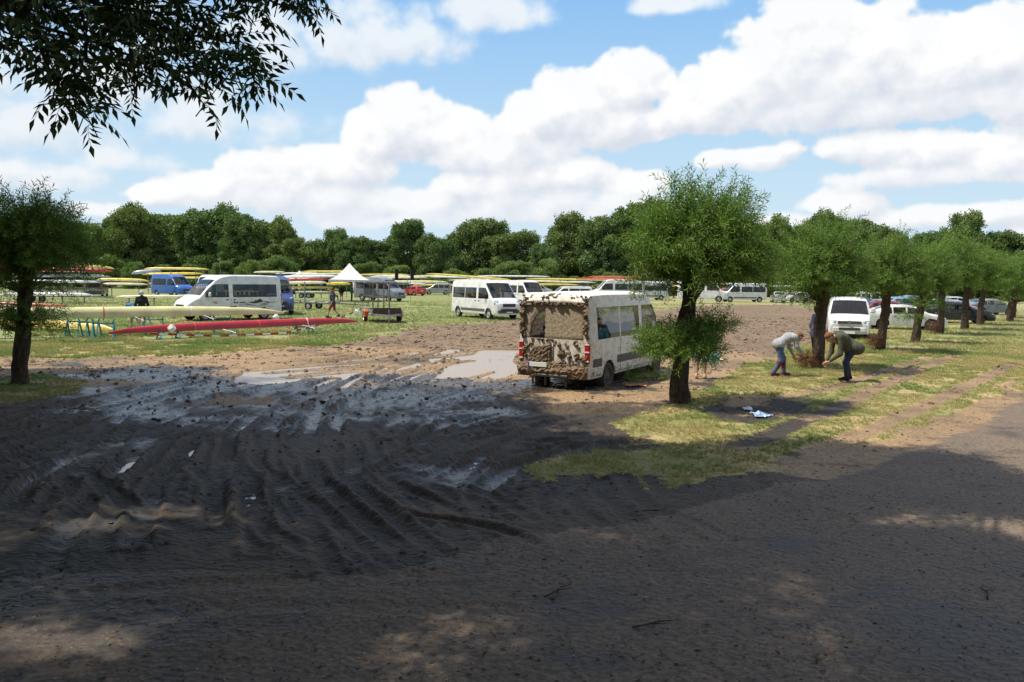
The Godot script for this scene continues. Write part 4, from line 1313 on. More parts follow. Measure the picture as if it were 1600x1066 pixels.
func make_grass(tuft: MB) -> void:
	rng.seed = 900
	var xf := []
	var cols := []
	var add := func(x: float, z: float, s: float):
		var b := Basis(Vector3.UP, R(0, TAU)).scaled(Vector3(s, s * R(0.7, 1.3), s))
		xf.append(Transform3D(b, Vector3(x, ground_y(x, z) - 0.005, z)))
		var dry := clampf((0.36 if x < 1.0 else 0.52) + 0.9 * noise.get_noise_2d(x * 0.8, z * 0.8) + R(-0.3, 0.3), 0.0, 1.0)
		var c := Color(0.62, 1.02, 0.55).lerp(Color(1.85, 1.5, 1.7), dry)
		cols.append(c * R(0.8, 1.2))
	for k in 230000:       # verge and willow strip, left willow's patch
		var x := R(-16, 16.9)
		var z := R(-29.9, -7.5)
		if zone_at(x, z) == 0 and fine.get_noise_2d(x * 1.1, z * 1.1) > -0.1 + R(-0.35, 0.3):
			add.call(x, z, R(0.45, 0.85) if z > -22 else R(0.6, 1.0))
	for k in 60000:        # the same strip farther right and left
		var z := R(-30.0, -12.0)
		var x := R(16.9, 0.66 * -z + 1.5) if k % 3 else R(-0.66 * -z - 1.0, -16.0)
		if absf(x) < -z * 0.7 and zone_at(x, z) == 0:
			add.call(x, z, R(0.6, 1.0))
	for k in 90000:        # meadow under the boats and along the row
		var z := -30.0 - 60.0 * pow(R(0, 1), 1.6)
		var x := R(-0.62, 0.66) * -z
		if zone_at(x, z) == 0 and noise.get_noise_2d(x * 0.6, z * 0.6) > -0.3:
			add.call(x, z, R(0.9, 1.5))
	var o := copies(tuft.mesh(0.0), M.grass, xf, cols, "grass", self)
	tag(o, "short trodden grass growing on meadow and verge", "grass", "", "stuff")
	print("grass ", xf.size())

# ---------------------------------------------------------------- vehicles
func pick(tab: Array, s: float) -> float:
	for i in range(1, tab.size()):
		if s <= tab[i][0]:
			return lerpf(tab[i - 1][1], tab[i][1], (s - tab[i - 1][0]) / (tab[i][0] - tab[i - 1][0]))
	return tab[-1][1]
# s runs from the rear bumper (0) to the nose (L); forward is -z, right is +x
func vehicle(t: Node3D, V: Dictionary, paint: Material, glass: Material) -> void:
	var L: float = V.L
	var W: float = V.W
	var prof: Array = V.prof
	var wh: Array = V.wheels
	var r: float = V.r
	var st := []
	for q in prof:
		st.append(q[0])
	for w in wh:
		for k in range(-4, 5):
			st.append(w + (r + 0.07) * sin(k * PI / 8.0))
			if absi(k) == 4:
				st.append(w + (r + 0.075) * signf(k))
	for q in V.wins:
		st.append(q[0])
		st.append(q[1])
	for q in V.ws:
		st.append(q)
	for k in 5:
		st.append(L - 0.5 + 0.11 * k)
	st.sort()
	var S := []
	for s in st:
		if S.is_empty() or s - S[-1] > 0.004:
			S.append(s)
	var rear_x: Array = V.get("plan_rear", [[0.0, 0.93], [0.08, 0.985], [0.3, 1.0]])
	var plan := rear_x.duplicate()
	plan.append_array(V.get("plan_front", [[L - 0.9, 1.0], [L - 0.35, 0.955], [L - 0.12, 0.88], [L, 0.74]]))
	var belt: float = V.belt
	var wtop: float = V.wtop
	var top: float = V.H
	var tumble: float = V.tumble
	var NR := 11
	var ring := func(s: float) -> PackedVector3Array:
		var yt := pick(prof, s)
		var w := W * pick(plan, s)
		var y0: float = V.sill
		for c in wh:
			var d: float = absf(s - c)
			if d < r + 0.07:
				y0 = maxf(y0, r + sqrt(maxf(0.0, (r + 0.07) * (r + 0.07) - d * d)))
		var hs := [y0, maxf(y0, 0.42), maxf(y0, 0.5 * belt + 0.12), maxf(y0 + 0.01, belt - 0.16), belt, wtop]
		var gaps := [0.4, 0.34, 0.28, 0.24, 0.19, 0.11]
		var out := PackedVector3Array()
		for i in 6:
			var y: float = minf(hs[i], yt - gaps[i])
			if i < 2:
				y = maxf(minf(hs[i], yt - gaps[i]), minf(y0, yt - 0.3))
			var k := 1.0 - tumble * clampf((y - belt) / maxf(0.1, top - belt), 0.0, 1.0)
			if i == 0:
				k *= 0.972
			elif i == 2 or i == 3:
				k *= 1.0 + 0.006
			out.append(Vector3(w * k, y, 0))
		var ke := 1.0 - tumble * clampf((yt - belt) / maxf(0.1, top - belt), 0.0, 1.0)
		out.append(Vector3(w * ke - 0.03, yt - 0.055, 0))
		out.append(Vector3(w * ke - 0.09, yt - 0.02, 0))
		out.append(Vector3(w * ke - 0.2, yt - 0.004, 0))
		out.append(Vector3(w * 0.45, yt + 0.012, 0))
		out.append(Vector3(0, yt + 0.016, 0))
		for i in NR:
			out[i].z = L * 0.5 - s
		return out
	var body := MB.new()
	var gl := {}
	var rings := []
	var base := []
	for s in S:
		var a: PackedVector3Array = ring.call(s)
		rings.append(a)
		var o := body.v.size()
		body.v.append_array(a)
		for i in range(NR - 2, -1, -1):
			body.p(Vector3(-a[i].x, a[i].y, a[i].z))
		base.append(o)
	var N := NR * 2 - 1
	for i in S.size() - 1:
		var mid: float = (S[i] + S[i + 1]) * 0.5
		for j in N - 1:
			var row := j if j < NR - 1 else N - 2 - j
			var key := ""
			if row == 4:
				for w in V.wins.size():
					if mid > V.wins[w][0] and mid < V.wins[w][1]:
						key = "side_window%d%s" % [w, "a" if j < NR - 1 else "b"]
			if row >= 7 and mid > V.ws[0] and mid < V.ws[1]:
				key = "windshield"
			if V.has("rw") and row >= 7 and mid > V.rw[0] and mid < V.rw[1]:
				key = "rear_window"
			var b0: int = base[i]
			var b1: int = base[i + 1]
			if key:
				if not gl.has(key):
					gl[key] = MB.new()
				var g: MB = gl[key]
				g.quad(g.p(body.v[b0 + j]), g.p(body.v[b1 + j]), g.p(body.v[b1 + j + 1]), g.p(body.v[b0 + j + 1]))
			else:
				body.quad(b0 + j, b1 + j, b1 + j + 1, b0 + j + 1)
	# rear wall with its window, nose
	var rr: PackedVector3Array = rings[0]
	var fr: PackedVector3Array = rings[-1]
	var cut := 0.86
	for i in NR - 1:
		var a: Vector3 = rr[i]
		var b: Vector3 = rr[i + 1]
		var xa := [-1.0, -cut, 0.0, cut, 1.0]
		for c in 4:
			var g := body
			if V.get("rear_glass", false) and i == 4 and (c == 1 or c == 2):
				if not gl.has("rear_window"):
					gl["rear_window"] = MB.new()
				g = gl["rear_window"]
			g.quad(g.p(Vector3(a.x * xa[c], a.y, a.z)), g.p(Vector3(a.x * xa[c + 1], a.y, a.z)), g.p(Vector3(b.x * xa[c + 1], b.y, b.z)), g.p(Vector3(b.x * xa[c], b.y, b.z)))
		var fa: Vector3 = fr[i]
		var fb: Vector3 = fr[i + 1]
		body.quad(body.p(Vector3(fa.x, fa.y, fa.z)), body.p(Vector3(-fa.x, fa.y, fa.z)), body.p(Vector3(-fb.x, fb.y, fb.z)), body.p(Vector3(fb.x, fb.y, fb.z)))
	part(body, "body", paint, t, 32.0)
	for k in gl:
		part(gl[k], "windshield" if k == "windshield" else "rear_window" if k == "rear_window" else "side_window", glass, t, 60.0)
	# underbody, seats, wheels
	boxpart("underbody", M.black_plastic, t, Vector3(0, V.sill + 0.06, 0), Vector3(W * 1.5, 0.14, L * 0.9), 0.02)
	var seats := MB.new()
	for s in V.get("seats", []):
		for x in [-0.5, 0.0, 0.5] if top > 1.8 else [-0.42, 0.42]:
			seats.box(Vector3(x * W * 1.1, belt - 0.28, L * 0.5 - s), Vector3(0.44, 0.75, 0.14), 0.05)
			seats.box(Vector3(x * W * 1.1, belt + 0.2, L * 0.5 - s + 0.02), Vector3(0.24, 0.2, 0.1), 0.04)
	if seats.v.size():
		part(seats, "seats", M.seat, t)
	for w in wh:
		for sx in [-1.0, 1.0]:
			wheel(t, Vector3(sx * (W - 0.12), r, L * 0.5 - w), sx, r, V.get("tyre", M.rubber), V.get("spokes", 0), V.get("rim", M.rim))
	var nose_z := -L * 0.5
	# bumpers, lamps, plates, mirrors
	var bm: Material = V.get("bumper", paint)
	boxpart("front_bumper", bm, t, Vector3(0, V.sill + 0.2, nose_z + 0.1), Vector3(W * 1.62, 0.3, 0.26), 0.07)
	boxpart("rear_bumper", bm, t, Vector3(0, V.sill + 0.18, -nose_z - 0.03), Vector3(W * 1.84, 0.24, 0.16), 0.05)
	var hy: float = V.lamp[0]
	for sx in [-1.0, 1.0]:
		var hl := MB.new()
		var pts := PackedVector3Array()
		var s0: float = V.lamp[1]
		hl.box(Vector3(sx * W * V.lamp[2], hy, L * 0.5 - s0), Vector3(V.lamp[3], V.lamp[4], 0.3), 0.05, Basis(Vector3.UP, sx * -0.55) * Basis(Vector3.RIGHT, V.get("lamp_tilt", 0.35)))
		part(hl, "headlight", M.lens, t)
		var ty: float = V.tail[0]
		var tl := MB.new()
		tl.box(Vector3(sx * W * 0.9, ty, L * 0.5 - 0.035), Vector3(V.tail[1], V.tail[2], 0.12), 0.02)
		part(tl, "taillight", M.tail, t)
		var mi := MB.new()
		var ms: float = V.mirror
		mi.box(Vector3(sx * (W + 0.13), belt + 0.17 * V.get("mirror_k", 1.0), L * 0.5 - ms), Vector3(0.2, 0.26 * V.get("mirror_k", 1.0), 0.12), 0.05)
		mi.bar(Vector3(sx * (W - 0.04), belt + 0.05, L * 0.5 - ms), Vector3(sx * (W + 0.13), belt + 0.1, L * 0.5 - ms), 0.05)
		part(mi, "mirror", V.get("mirror_mat", M.black_plastic), t)
	boxpart("grille", M.black_plastic, t, Vector3(0, V.grille[0], nose_z - 0.005), Vector3(W * V.grille[1], V.grille[2], 0.05), 0.02)
	if V.has("intake"):
		boxpart("lower_intake", M.black_plastic, t, Vector3(0, V.intake[0], nose_z - 0.035), Vector3(W * V.intake[1], V.intake[2], 0.05), 0.02)
	for e in [[nose_z - 0.045, V.plate[0], 1.0, 0.0], [-nose_z + V.get("plate_out", 0.06), V.plate[1], -1.0, V.get("plate_x", 0.0)]]:
		var pl := boxpart("number_plate", M.plate, t, Vector3(e[3], e[1], e[0]), Vector3(0.52, 0.11, 0.016), 0.003)
		boxpart("blue_strip", M.plate_blue, pl, Vector3(e[3] + 0.235 * e[2], e[1], e[0] - 0.004 * e[2]), Vector3(0.04, 0.106, 0.014), 0.0)
	if V.has("moulding"):
		for sx in [-1.0, 1.0]:
			boxpart("side_moulding", M.grey_plastic, t, Vector3(sx * (W + 0.008), V.moulding[0], L * 0.5 - (wh[0] + wh[1]) * 0.5), Vector3(0.03, V.moulding[1], wh[1] - wh[0] - 2.0 * r - 0.2), 0.01)
	if V.has("handles"):
		for s in V.handles:
			for sx in [-1.0, 1.0]:
				boxpart("door_handle", M.black_plastic, t, Vector3(sx * (W + 0.015), belt - 0.14, L * 0.5 - s), Vector3(0.03, 0.05, 0.18), 0.01)
	if V.has("seams"):
		for s in V.seams:
			for sx in [-1.0, 1.0]:
				boxpart("door_seam", M.black_plastic, t, Vector3(sx * (W * 1.0055), belt * 0.5 + 0.28, L * 0.5 - s), Vector3(0.006, belt - 0.62, 0.012), 0.0)
func wheel(t: Node3D, c: Vector3, sx: float, r: float, tyre: Material, spokes: int, rimm: Material) -> void:
	var ax := Vector3(sx, 0, 0)
	var w := Node3D.new()
	w.name = "wheel"
	t.add_child(w, true)
	w.position = c
	var b := MB.new()
	b.lathe([Vector2(r * 0.62, -0.1), Vector2(r * 0.9, -0.11), Vector2(r * 0.985, -0.08), Vector2(r, -0.03), Vector2(r, 0.04), Vector2(r * 0.985, 0.085), Vector2(r * 0.9, 0.115), Vector2(r * 0.64, 0.1), Vector2(r * 0.62, 0.05)], Vector3.ZERO, ax, 20)
	part(b, "tyre", tyre, w)
	var g := MB.new()
	if spokes == 0:
		g.lathe([Vector2(r * 0.63, 0.095), Vector2(r * 0.6, 0.1), Vector2(r * 0.55, 0.06), Vector2(r * 0.44, 0.05), Vector2(r * 0.3, 0.085), Vector2(r * 0.16, 0.1), Vector2(0.001, 0.105)], Vector3.ZERO, ax, 18)
		for k in 10:
			var a := TAU * k / 10
			g.box(Vector3(sx * 0.07, cos(a) * r * 0.45, sin(a) * r * 0.45), Vector3(0.025, r * 0.14, r * 0.09), 0.006, Basis(Vector3.RIGHT, a))
	else:
		g.lathe([Vector2(r * 0.64, 0.095), Vector2(r * 0.6, 0.1), Vector2(r * 0.57, 0.06), Vector2(r * 0.57, -0.02)], Vector3.ZERO, ax, 18)
		for k in spokes:
			var a := TAU * k / spokes
			g.box(Vector3(sx * 0.06, cos(a) * r * 0.34, sin(a) * r * 0.34), Vector3(0.04, r * 0.56, r * 0.13), 0.008, Basis(Vector3.RIGHT, a))
		g.lathe([Vector2(r * 0.15, 0.05), Vector2(r * 0.12, 0.095), Vector2(0.001, 0.1)], Vector3.ZERO, ax, 10)
		var d := MB.new()
		d.lathe([Vector2(r * 0.56, -0.04), Vector2(0.001, -0.03)], Vector3.ZERO, ax, 16)
		part(d, "brake_disc", M.black_plastic, w)
	part(g, "rim", rimm, w)
func emblem(t: Node3D, at: Vector3, r: float) -> void:     # ring with a V over a W
	var b := MB.new()
	b.lathe([Vector2(r * 0.82, -0.01), Vector2(r * 0.82, 0.012), Vector2(r, 0.012), Vector2(r, -0.01)], at, Vector3.FORWARD, 20)
	var q := func(x: float, y: float) -> Vector3: return at + Vector3(x * r, y * r, -0.006)
	for e in [[-0.32, 0.74, 0.0, 0.1], [0.32, 0.74, 0.0, 0.1], [-0.72, 0.34, -0.34, -0.68], [0.72, 0.34, 0.34, -0.68], [-0.34, -0.68, 0.0, 0.0], [0.34, -0.68, 0.0, 0.0]]:
		b.bar(q.call(e[0], e[1]), q.call(e[2], e[3]), r * 0.14, 0.012)
	part(b, "emblem", M.chrome, t)
var SPEC := {}
func make_specs() -> void:
	SPEC.sprinter = {"L": 5.9, "W": 0.995, "H": 2.43, "r": 0.345, "sill": 0.36, "belt": 1.3, "wtop": 2.08, "tumble": 0.1, "wheels": [1.16, 4.83], "prof": [[0.0, 2.22], [0.05, 2.33], [0.2, 2.41], [1.0, 2.43], [3.7, 2.43], [4.1, 2.38], [4.3, 2.3], [4.75, 1.82], [5.05, 1.46], [5.5, 1.25], [5.78, 1.06], [5.9, 0.86]], "wins": [[0.42, 1.86], [1.92, 3.3], [3.52, 4.72]], "ws": [4.3, 5.05], "rear_glass": true, "seats": [0.75, 1.65, 2.55, 3.5], "lamp": [0.98, 5.62, 0.78, 0.3, 0.26], "tail": [0.98, 0.13, 0.5], "mirror": 4.5, "grille": [0.78, 0.9, 0.2], "plate": [0.5, 0.66], "seams": [1.89, 3.42], "handles": [3.62], "moulding": [0.68, 0.2], "bumper": null}
	SPEC.sprinter.bumper = M.grey_plastic
	SPEC.transit = {"L": 5.98, "W": 1.02, "H": 2.66, "r": 0.345, "sill": 0.34, "belt": 1.36, "wtop": 2.12, "tumble": 0.13, "wheels": [1.2, 4.95], "prof": [[0.0, 2.4], [0.05, 2.53], [0.2, 2.62], [1.2, 2.66], [3.3, 2.65], [3.9, 2.55], [4.3, 2.34], [4.75, 1.98], [5.2, 1.5], [5.32, 1.38], [5.7, 1.2], [5.92, 1.0], [5.98, 0.8]], "wins": [[0.35, 3.25], [3.5, 4.95]], "ws": [4.25, 5.22], "rear_glass": true, "seats": [0.9, 1.8, 2.7, 3.6], "lamp": [1.03, 5.6, 0.78, 0.26, 0.34], "tail": [1.25, 0.12, 0.6], "mirror": 4.75, "grille": [0.85, 0.9, 0.2], "intake": [0.55, 1.0, 0.16], "plate": [0.6, 0.8], "seams": [3.38], "handles": [3.62, 3.15]}
	SPEC.jumper = {"L": 5.99, "W": 1.025, "H": 2.52, "r": 0.345, "sill": 0.34, "belt": 1.34, "wtop": 2.06, "tumble": 0.07, "wheels": [1.0, 5.04], "prof": [[0.0, 2.32], [0.05, 2.43], [0.18, 2.5], [1.2, 2.52], [4.0, 2.52], [4.35, 2.45], [4.5, 2.36], [4.95, 1.88], [5.4, 1.42], [5.7, 1.26], [5.92, 1.06], [5.99, 0.86]], "wins": [[0.3, 1.95], [2.0, 3.5], [3.75, 5.05]], "ws": [4.48, 5.42], "rear_glass": true, "seats": [0.9, 1.8, 2.7, 3.8], "lamp": [1.12, 5.66, 0.8, 0.3, 0.28], "tail": [1.2, 0.13, 0.5], "mirror": 4.7, "grille": [0.95, 0.95, 0.2], "intake": [0.62, 1.2, 0.2], "plate": [0.52, 0.8], "seams": [3.62], "handles": [3.85, 3.4], "moulding": [0.6, 0.17]}
	SPEC.transporter = {"L": 4.89, "W": 0.95, "H": 1.96, "r": 0.335, "sill": 0.28, "belt": 1.2, "wtop": 1.72, "tumble": 0.15, "wheels": [0.95, 3.98], "prof": [[0.0, 1.78], [0.05, 1.88], [0.25, 1.95], [1.5, 1.97], [2.9, 1.95], [3.25, 1.88], [3.35, 1.82], [3.8, 1.48], [4.18, 1.2], [4.3, 1.14], [4.66, 1.0], [4.84, 0.88], [4.89, 0.74]], "wins": [[0.3, 1.4], [1.45, 2.6], [2.75, 3.85]], "ws": [3.34, 4.2], "rear_glass": true, "seats": [0.8, 1.7, 2.9], "lamp": [0.83, 4.7, 0.74, 0.36, 0.19], "lamp_tilt": 0.12, "tail": [1.05, 0.12, 0.5], "mirror": 3.55, "grille": [0.82, 1.1, 0.13], "intake": [0.52, 0.98, 0.12], "plate": [0.34, 0.7], "seams": [2.68], "handles": [2.85], "plan_front": [[4.0, 1.0], [4.5, 0.985], [4.75, 0.95], [4.89, 0.87]]}
	SPEC.sedan = {"L": 4.67, "W": 0.9, "H": 1.46, "r": 0.325, "sill": 0.24, "belt": 0.95, "wtop": 1.33, "tumble": 0.28, "wheels": [1.05, 3.74], "prof": [[0.0, 0.9], [0.04, 1.02], [0.25, 1.1], [0.55, 1.16], [1.2, 1.37], [1.7, 1.46], [2.5, 1.46], [2.9, 1.4], [3.35, 1.15], [3.62, 1.0], [4.1, 0.92], [4.45, 0.8], [4.62, 0.68], [4.67, 0.56]], "wins": [[0.95, 1.55], [1.62, 2.32], [2.4, 3.2]], "ws": [2.85, 3.6], "rw": [0.6, 1.45], "seats": [1.5, 2.4], "lamp": [0.66, 4.42, 0.76, 0.3, 0.12], "tail": [0.85, 0.24, 0.13], "mirror": 3.15, "mirror_k": 0.6, "grille": [0.58, 0.7, 0.1], "intake": [0.36, 1.0, 0.12], "plate": [0.44, 0.74], "spokes": 5, "seams": [1.58, 2.36], "handles": [1.7, 2.5]}
	SPEC.estate = SPEC.sedan.duplicate()
	SPEC.estate.merge({"H": 1.5, "prof": [[0.0, 1.0], [0.1, 1.2], [0.35, 1.4], [0.7, 1.48], [1.6, 1.51], [2.4, 1.49], [2.85, 1.41], [3.3, 1.16], [3.6, 1.0], [4.1, 0.93], [4.45, 0.82], [4.62, 0.68], [4.67, 0.56]], "wins": [[0.45, 1.0], [1.06, 1.85], [1.93, 3.15]], "rw": [0.08, 0.36], "tail": [0.9, 0.2, 0.22]}, true)
	SPEC.hatch = SPEC.sedan.duplicate()
	SPEC.hatch.merge({"L": 4.05, "W": 0.86, "H": 1.47, "wheels": [0.72, 3.24], "prof": [[0.0, 0.95], [0.1, 1.12], [0.35, 1.36], [0.7, 1.45], [1.3, 1.48], [1.9, 1.45], [2.3, 1.36], [2.75, 1.12], [3.0, 1.0], [3.5, 0.9], [3.85, 0.76], [4.0, 0.65], [4.05, 0.55]], "wins": [[0.4, 0.8], [0.88, 1.5], [1.58, 2.6]], "ws": [2.25, 2.98], "rw": [0.1, 0.36], "seats": [1.0, 1.9], "lamp": [0.68, 3.78, 0.76, 0.28, 0.14], "tail": [0.92, 0.2, 0.24], "mirror": 2.55, "seams": [1.54], "handles": [1.7]}, true)
	SPEC.caddy = SPEC.hatch.duplicate()
	SPEC.caddy.merge({"L": 4.4, "W": 0.9, "H": 1.83, "belt": 1.08, "wtop": 1.62, "tumble": 0.12, "wheels": [0.85, 3.53], "prof": [[0.0, 1.66], [0.06, 1.76], [0.25, 1.82], [2.0, 1.83], [2.6, 1.75], [3.05, 1.42], [3.4, 1.12], [3.9, 0.98], [4.25, 0.82], [4.4, 0.62]], "wins": [[0.25, 1.1], [1.2, 2.0], [2.1, 3.1]], "ws": [2.58, 3.38], "rear_glass": true, "lamp": [0.78, 4.1, 0.76, 0.28, 0.18], "tail": [1.0, 0.14, 0.4], "mirror": 2.9, "seams": [1.15, 2.05], "spokes": 0}, true)
	SPEC.caddy.erase("rw")
func car(kind: String, called: String, label: String, category: String, pos: Vector2, dir: Vector2, paint: String, group: String, y := 0.0, extra := {}) -> Node3D:
	var V: Dictionary = SPEC[kind].duplicate()
	V.merge(extra, true)
	var t := thing(called, label, category, Vector3(pos.x, y + far_y(pos.x, pos.y), pos.y), yaw(dir), group)
	vehicle(t, V, M[paint] if M.has(paint) else M["paint_" + paint], V.get("glass", M.dark_glass if V.H > 1.8 else M.glass))
	return t
# centre of a vehicle from one near-side wheel's ground point
func centre_from_wheel(p: Vector2, dir: Vector2, kind: String, wheel_i: int, side: float) -> Vector2:
	var V: Dictionary = SPEC[kind]
	var right := Vector2(-dir.y, dir.x)
	return p + dir * (V.L * 0.5 - V.wheels[wheel_i]) - right * side * (V.W - 0.12)
func mud_patch(t: Node3D, called: String, f: Callable, x0: float, x1: float, y0: float, y1: float, zf: Callable, nx: int, ny: int, mt: Material) -> void:
	# caked mud as a skin with real thickness where f(x, y) > 0
	var b := MB.new()
	var id := {}
	for j in ny + 1:
		for i in nx + 1:
			var x := lerpf(x0, x1, float(i) / nx)
			var y := lerpf(y0, y1, float(j) / ny)
			var h: float = f.call(x, y)
			id[j * (nx + 1) + i] = b.p(Vector3(x, y, zf.call(x, y) + maxf(h, -0.02)))
	for j in ny:
		for i in nx:
			var k := j * (nx + 1) + i
			if b.v[id[k]].z - zf.call(b.v[id[k]].x, b.v[id[k]].y) > -0.012 or b.v[id[k + nx + 2]].z - zf.call(b.v[id[k + nx + 2]].x, b.v[id[k + nx + 2]].y) > -0.012:
				b.quad(id[k], id[k + 1], id[k + nx + 2], id[k + nx + 1])
	part(b, called, mt, t, 50.0)
func mud_van() -> void:
	var dir := Vector2(0.49, -0.872).normalized()
	var c := centre_from_wheel(Vector2(2.35, -19.75), dir, "sprinter", 0, 1.0)
	var V: Dictionary = SPEC.sprinter
	V.tyre = M.muddy_rubber
	V.rim = M.grey_plastic
	V.plate_x = -0.38
	V.plate_out = 0.13
	V.erase("moulding")
	var t := thing("mud_van", "white minibus caked with mud, stuck beside the near willow", "van", Vector3(c.x, -0.09, c.y), yaw(dir))
	vehicle(t, V, M.dirty_white, M.glass)
	var L := 5.9
	var zr := L * 0.5
	# grey rubbing strip along the flanks, tail lamp bands, tow bar
	for sx in [-1.0, 1.0]:
		boxpart("side_moulding", M.grey_plastic, t, Vector3(sx * 1.003, 0.74, zr - 2.98), Vector3(0.03, 0.2, 2.6), 0.01)
		boxpart("side_moulding", M.grey_plastic, t, Vector3(sx * 1.0, 0.74, zr - 0.42), Vector3(0.03, 0.2, 0.5), 0.01)
		for y in [0.8, 1.02, 1.2]:
			boxpart("reflector_band", M.plate, t, Vector3(sx * 0.9, y, zr + 0.028), Vector3(0.12, 0.03, 0.01), 0.0)
	boxpart("tow_bar", M.black_plastic, t, Vector3(0, 0.4, zr + 0.1), Vector3(0.9, 0.08, 0.08), 0.02)
	for x in [-0.55, -0.2, 0.35]:
		boxpart("hanging_mud", M.mudcake, t, Vector3(x, 0.26, zr + 0.02), Vector3(0.05, 0.24, 0.06), 0.02)
	boxpart("door_seam", M.black_plastic, t, Vector3(0, 0.98, zr + 0.003), Vector3(0.014, 0.6, 0.008), 0.0)
	var hinge := func(x: float, y: float) -> float: return 0.0
	var zb := func(x: float, y: float) -> float: return zr + 0.004 + 0.012 * noise.get_noise_2d(x, y)
	# film of dried mud over the rear window, with the wiped pane at the left left clear
	var film := func(x: float, y: float) -> float:
		var wiped := pow((x + 0.24) / 0.42, 2.0) + pow((y - 1.36) / 0.66, 2.0) + 0.12 * fine.get_noise_2d(x * 9.0, y * 9.0)
		if x > -0.24 + 0.02 * fine.get_noise_2d(y * 9.0, 3.0):
			wiped = 9.0
		var e: float = minf(minf(x + 0.8, 0.8 - x), minf(y - 1.3, 2.13 - y))
		return minf(0.012 + 0.005 * fine.get_noise_2d(x * 9.0, y * 9.0), minf((wiped - 1.0) * 0.05, e * 0.2)) - 0.004
	mud_patch(t, "mud_film", film, -0.84, 0.84, 1.28, 2.16, zb, 84, 48, M.mudfilm)
	var cake := func(x: float, y: float) -> float:
		var n := fine.get_noise_2d(x * 5.0 + 3.0, y * 5.0)
		var n2 := fine.get_noise_2d(x * 13.0, y * 13.0 + 7.0)
		var h := -0.05
		# heavy slab on the left door, splashes on the right one, everything near the bumper
		var slab := minf(minf(x + 0.72 - maxf(0.0, (y - 0.8)) * 0.45, -0.05 - x), minf(y - 0.62, 1.2 + 0.15 * x - y))
		h = maxf(h, minf(slab * 1.2, 0.05))
		h = maxf(h, 0.1 * (0.82 - y) + 0.14 * n - 0.01 if y < 0.92 else -0.05)
		h = maxf(h, 0.05 - absf(x - 0.22) * 0.35 - absf(y - 0.93) * 0.3)
		h = maxf(h, 0.03 - absf(x - 0.43) * 0.5 - absf(y - 0.86) * 0.15)
		h = maxf(h, n * 0.16 - 0.03 + 0.03 * smoothstep(1.05, 0.7, y))
		var frame := maxf(absf(x) - 0.79, y - 2.1)
		if y > 1.45:
			h = maxf(h, minf(0.05, frame * 1.0 + 0.03) + 0.06 * n)
		if y > 1.3 and absf(x) < 0.8 and y < 2.1:
			h = minf(h, -0.02)
		return h + n2 * 0.028 if h > -0.012 else h
	mud_patch(t, "mud_cake", cake, -0.92, 0.92, 0.5, 2.2, zb, 92, 84, M.mudcake)
	var lip := func(x: float, y: float) -> float: return 0.11 + 0.05 * fine.get_noise_2d(x * 6.0, y * 6.0) + 0.03 * fine.get_noise_2d(x * 16.0, y * 16.0) - 0.35 * absf(y - 0.52) - maxf(0.0, absf(x) - 0.85) * 0.5
	mud_patch(t, "bumper_mud", lip, -0.95, 0.95, 0.36, 0.7, func(_x: float, _y: float) -> float: return zr + 0.03, 76, 16, M.mudcake)
	# clods thrown on to the roof edge, the corner pillars and the flank
	rng.seed = 61
	var clod := MB.new()
	for k in 2900:
		var q := Vector3.ZERO
		var sz := R(0.012, 0.05)
		if k < 190:
			var x := R(-0.88, 0.88)
			if x > 0.1 and x < 0.4 and R(0, 1) < 0.8:
				continue
			q = Vector3(x, 2.26 + R(-0.06, 0.14) - absf(x) * 0.05, zr - R(0.0, 0.22))
		elif k < 370:
			var s := 1.0 if R(0, 1) < 0.72 else -1.0
			q = Vector3(s * R(0.85, 0.93), R(1.3, 2.3), zr - R(-0.02, 0.05))
			q.x -= s * maxf(0.0, q.y - 1.4) * 0.07
			sz = R(0.012, 0.045)
		elif k > 520 and k < 1900:     # fine spatter over the doors and the tail
			q = Vector3(R(-0.9, 0.9), 0.5 + 1.75 * pow(R(0, 1), 1.4), zr + 0.004)
			q.x *= 1.0 - maxf(0.0, q.y - 1.4) * 0.09
			sz = R(0.003, 0.011)
			if q.y > 1.3 and q.y < 2.1 and absf(q.x) < 0.78:
				continue
		else:
			var s := R(0.05, 5.0 if k > 520 else 2.4)
			q = Vector3(1.0, 0.42 + 0.6 * pow(R(0, 1), 2.2), zr - s)
			sz = R(0.004, 0.016)
		var bs := Basis.from_euler(Vector3(R(0, 6), R(0, 6), R(0, 6))).scaled(Vector3(sz, sz * R(0.5, 1), sz * R(0.6, 1.3)))
		var o := clod.v.size()
		for e in [Vector3(1, 0, 0.1), Vector3(0.1, 1, 0), Vector3(0, 0.1, 1), Vector3(-1, 0.1, 0), Vector3(0, -1, 0.1), Vector3(0.1, 0, -1)]:
			clod.p(q + bs * (e * R(0.7, 1.2)))
		for e in [[0, 1, 2], [2, 1, 3], [3, 1, 5], [5, 1, 0], [2, 4, 0], [3, 4, 2], [5, 4, 3], [0, 4, 5]]:
			clod.tri(o + e[0], o + e[1], o + e[2])
	var cl := part(clod, "mud_clods", M.mudcake, t, 0.0)
	cl.set_meta("kind", "stuff")
	# a passenger behind the side window
	person(t.to_global(Vector3(0.55, 0.55, zr - 1.2)), yaw(dir) + PI / 2, "sit", {"top": "azure", "legs": "dark_denim", "hair": "brown_hair", "cell": 0.03, "tall": 0.86}, "passenger in a blue top seated behind the mud van's rear side window")
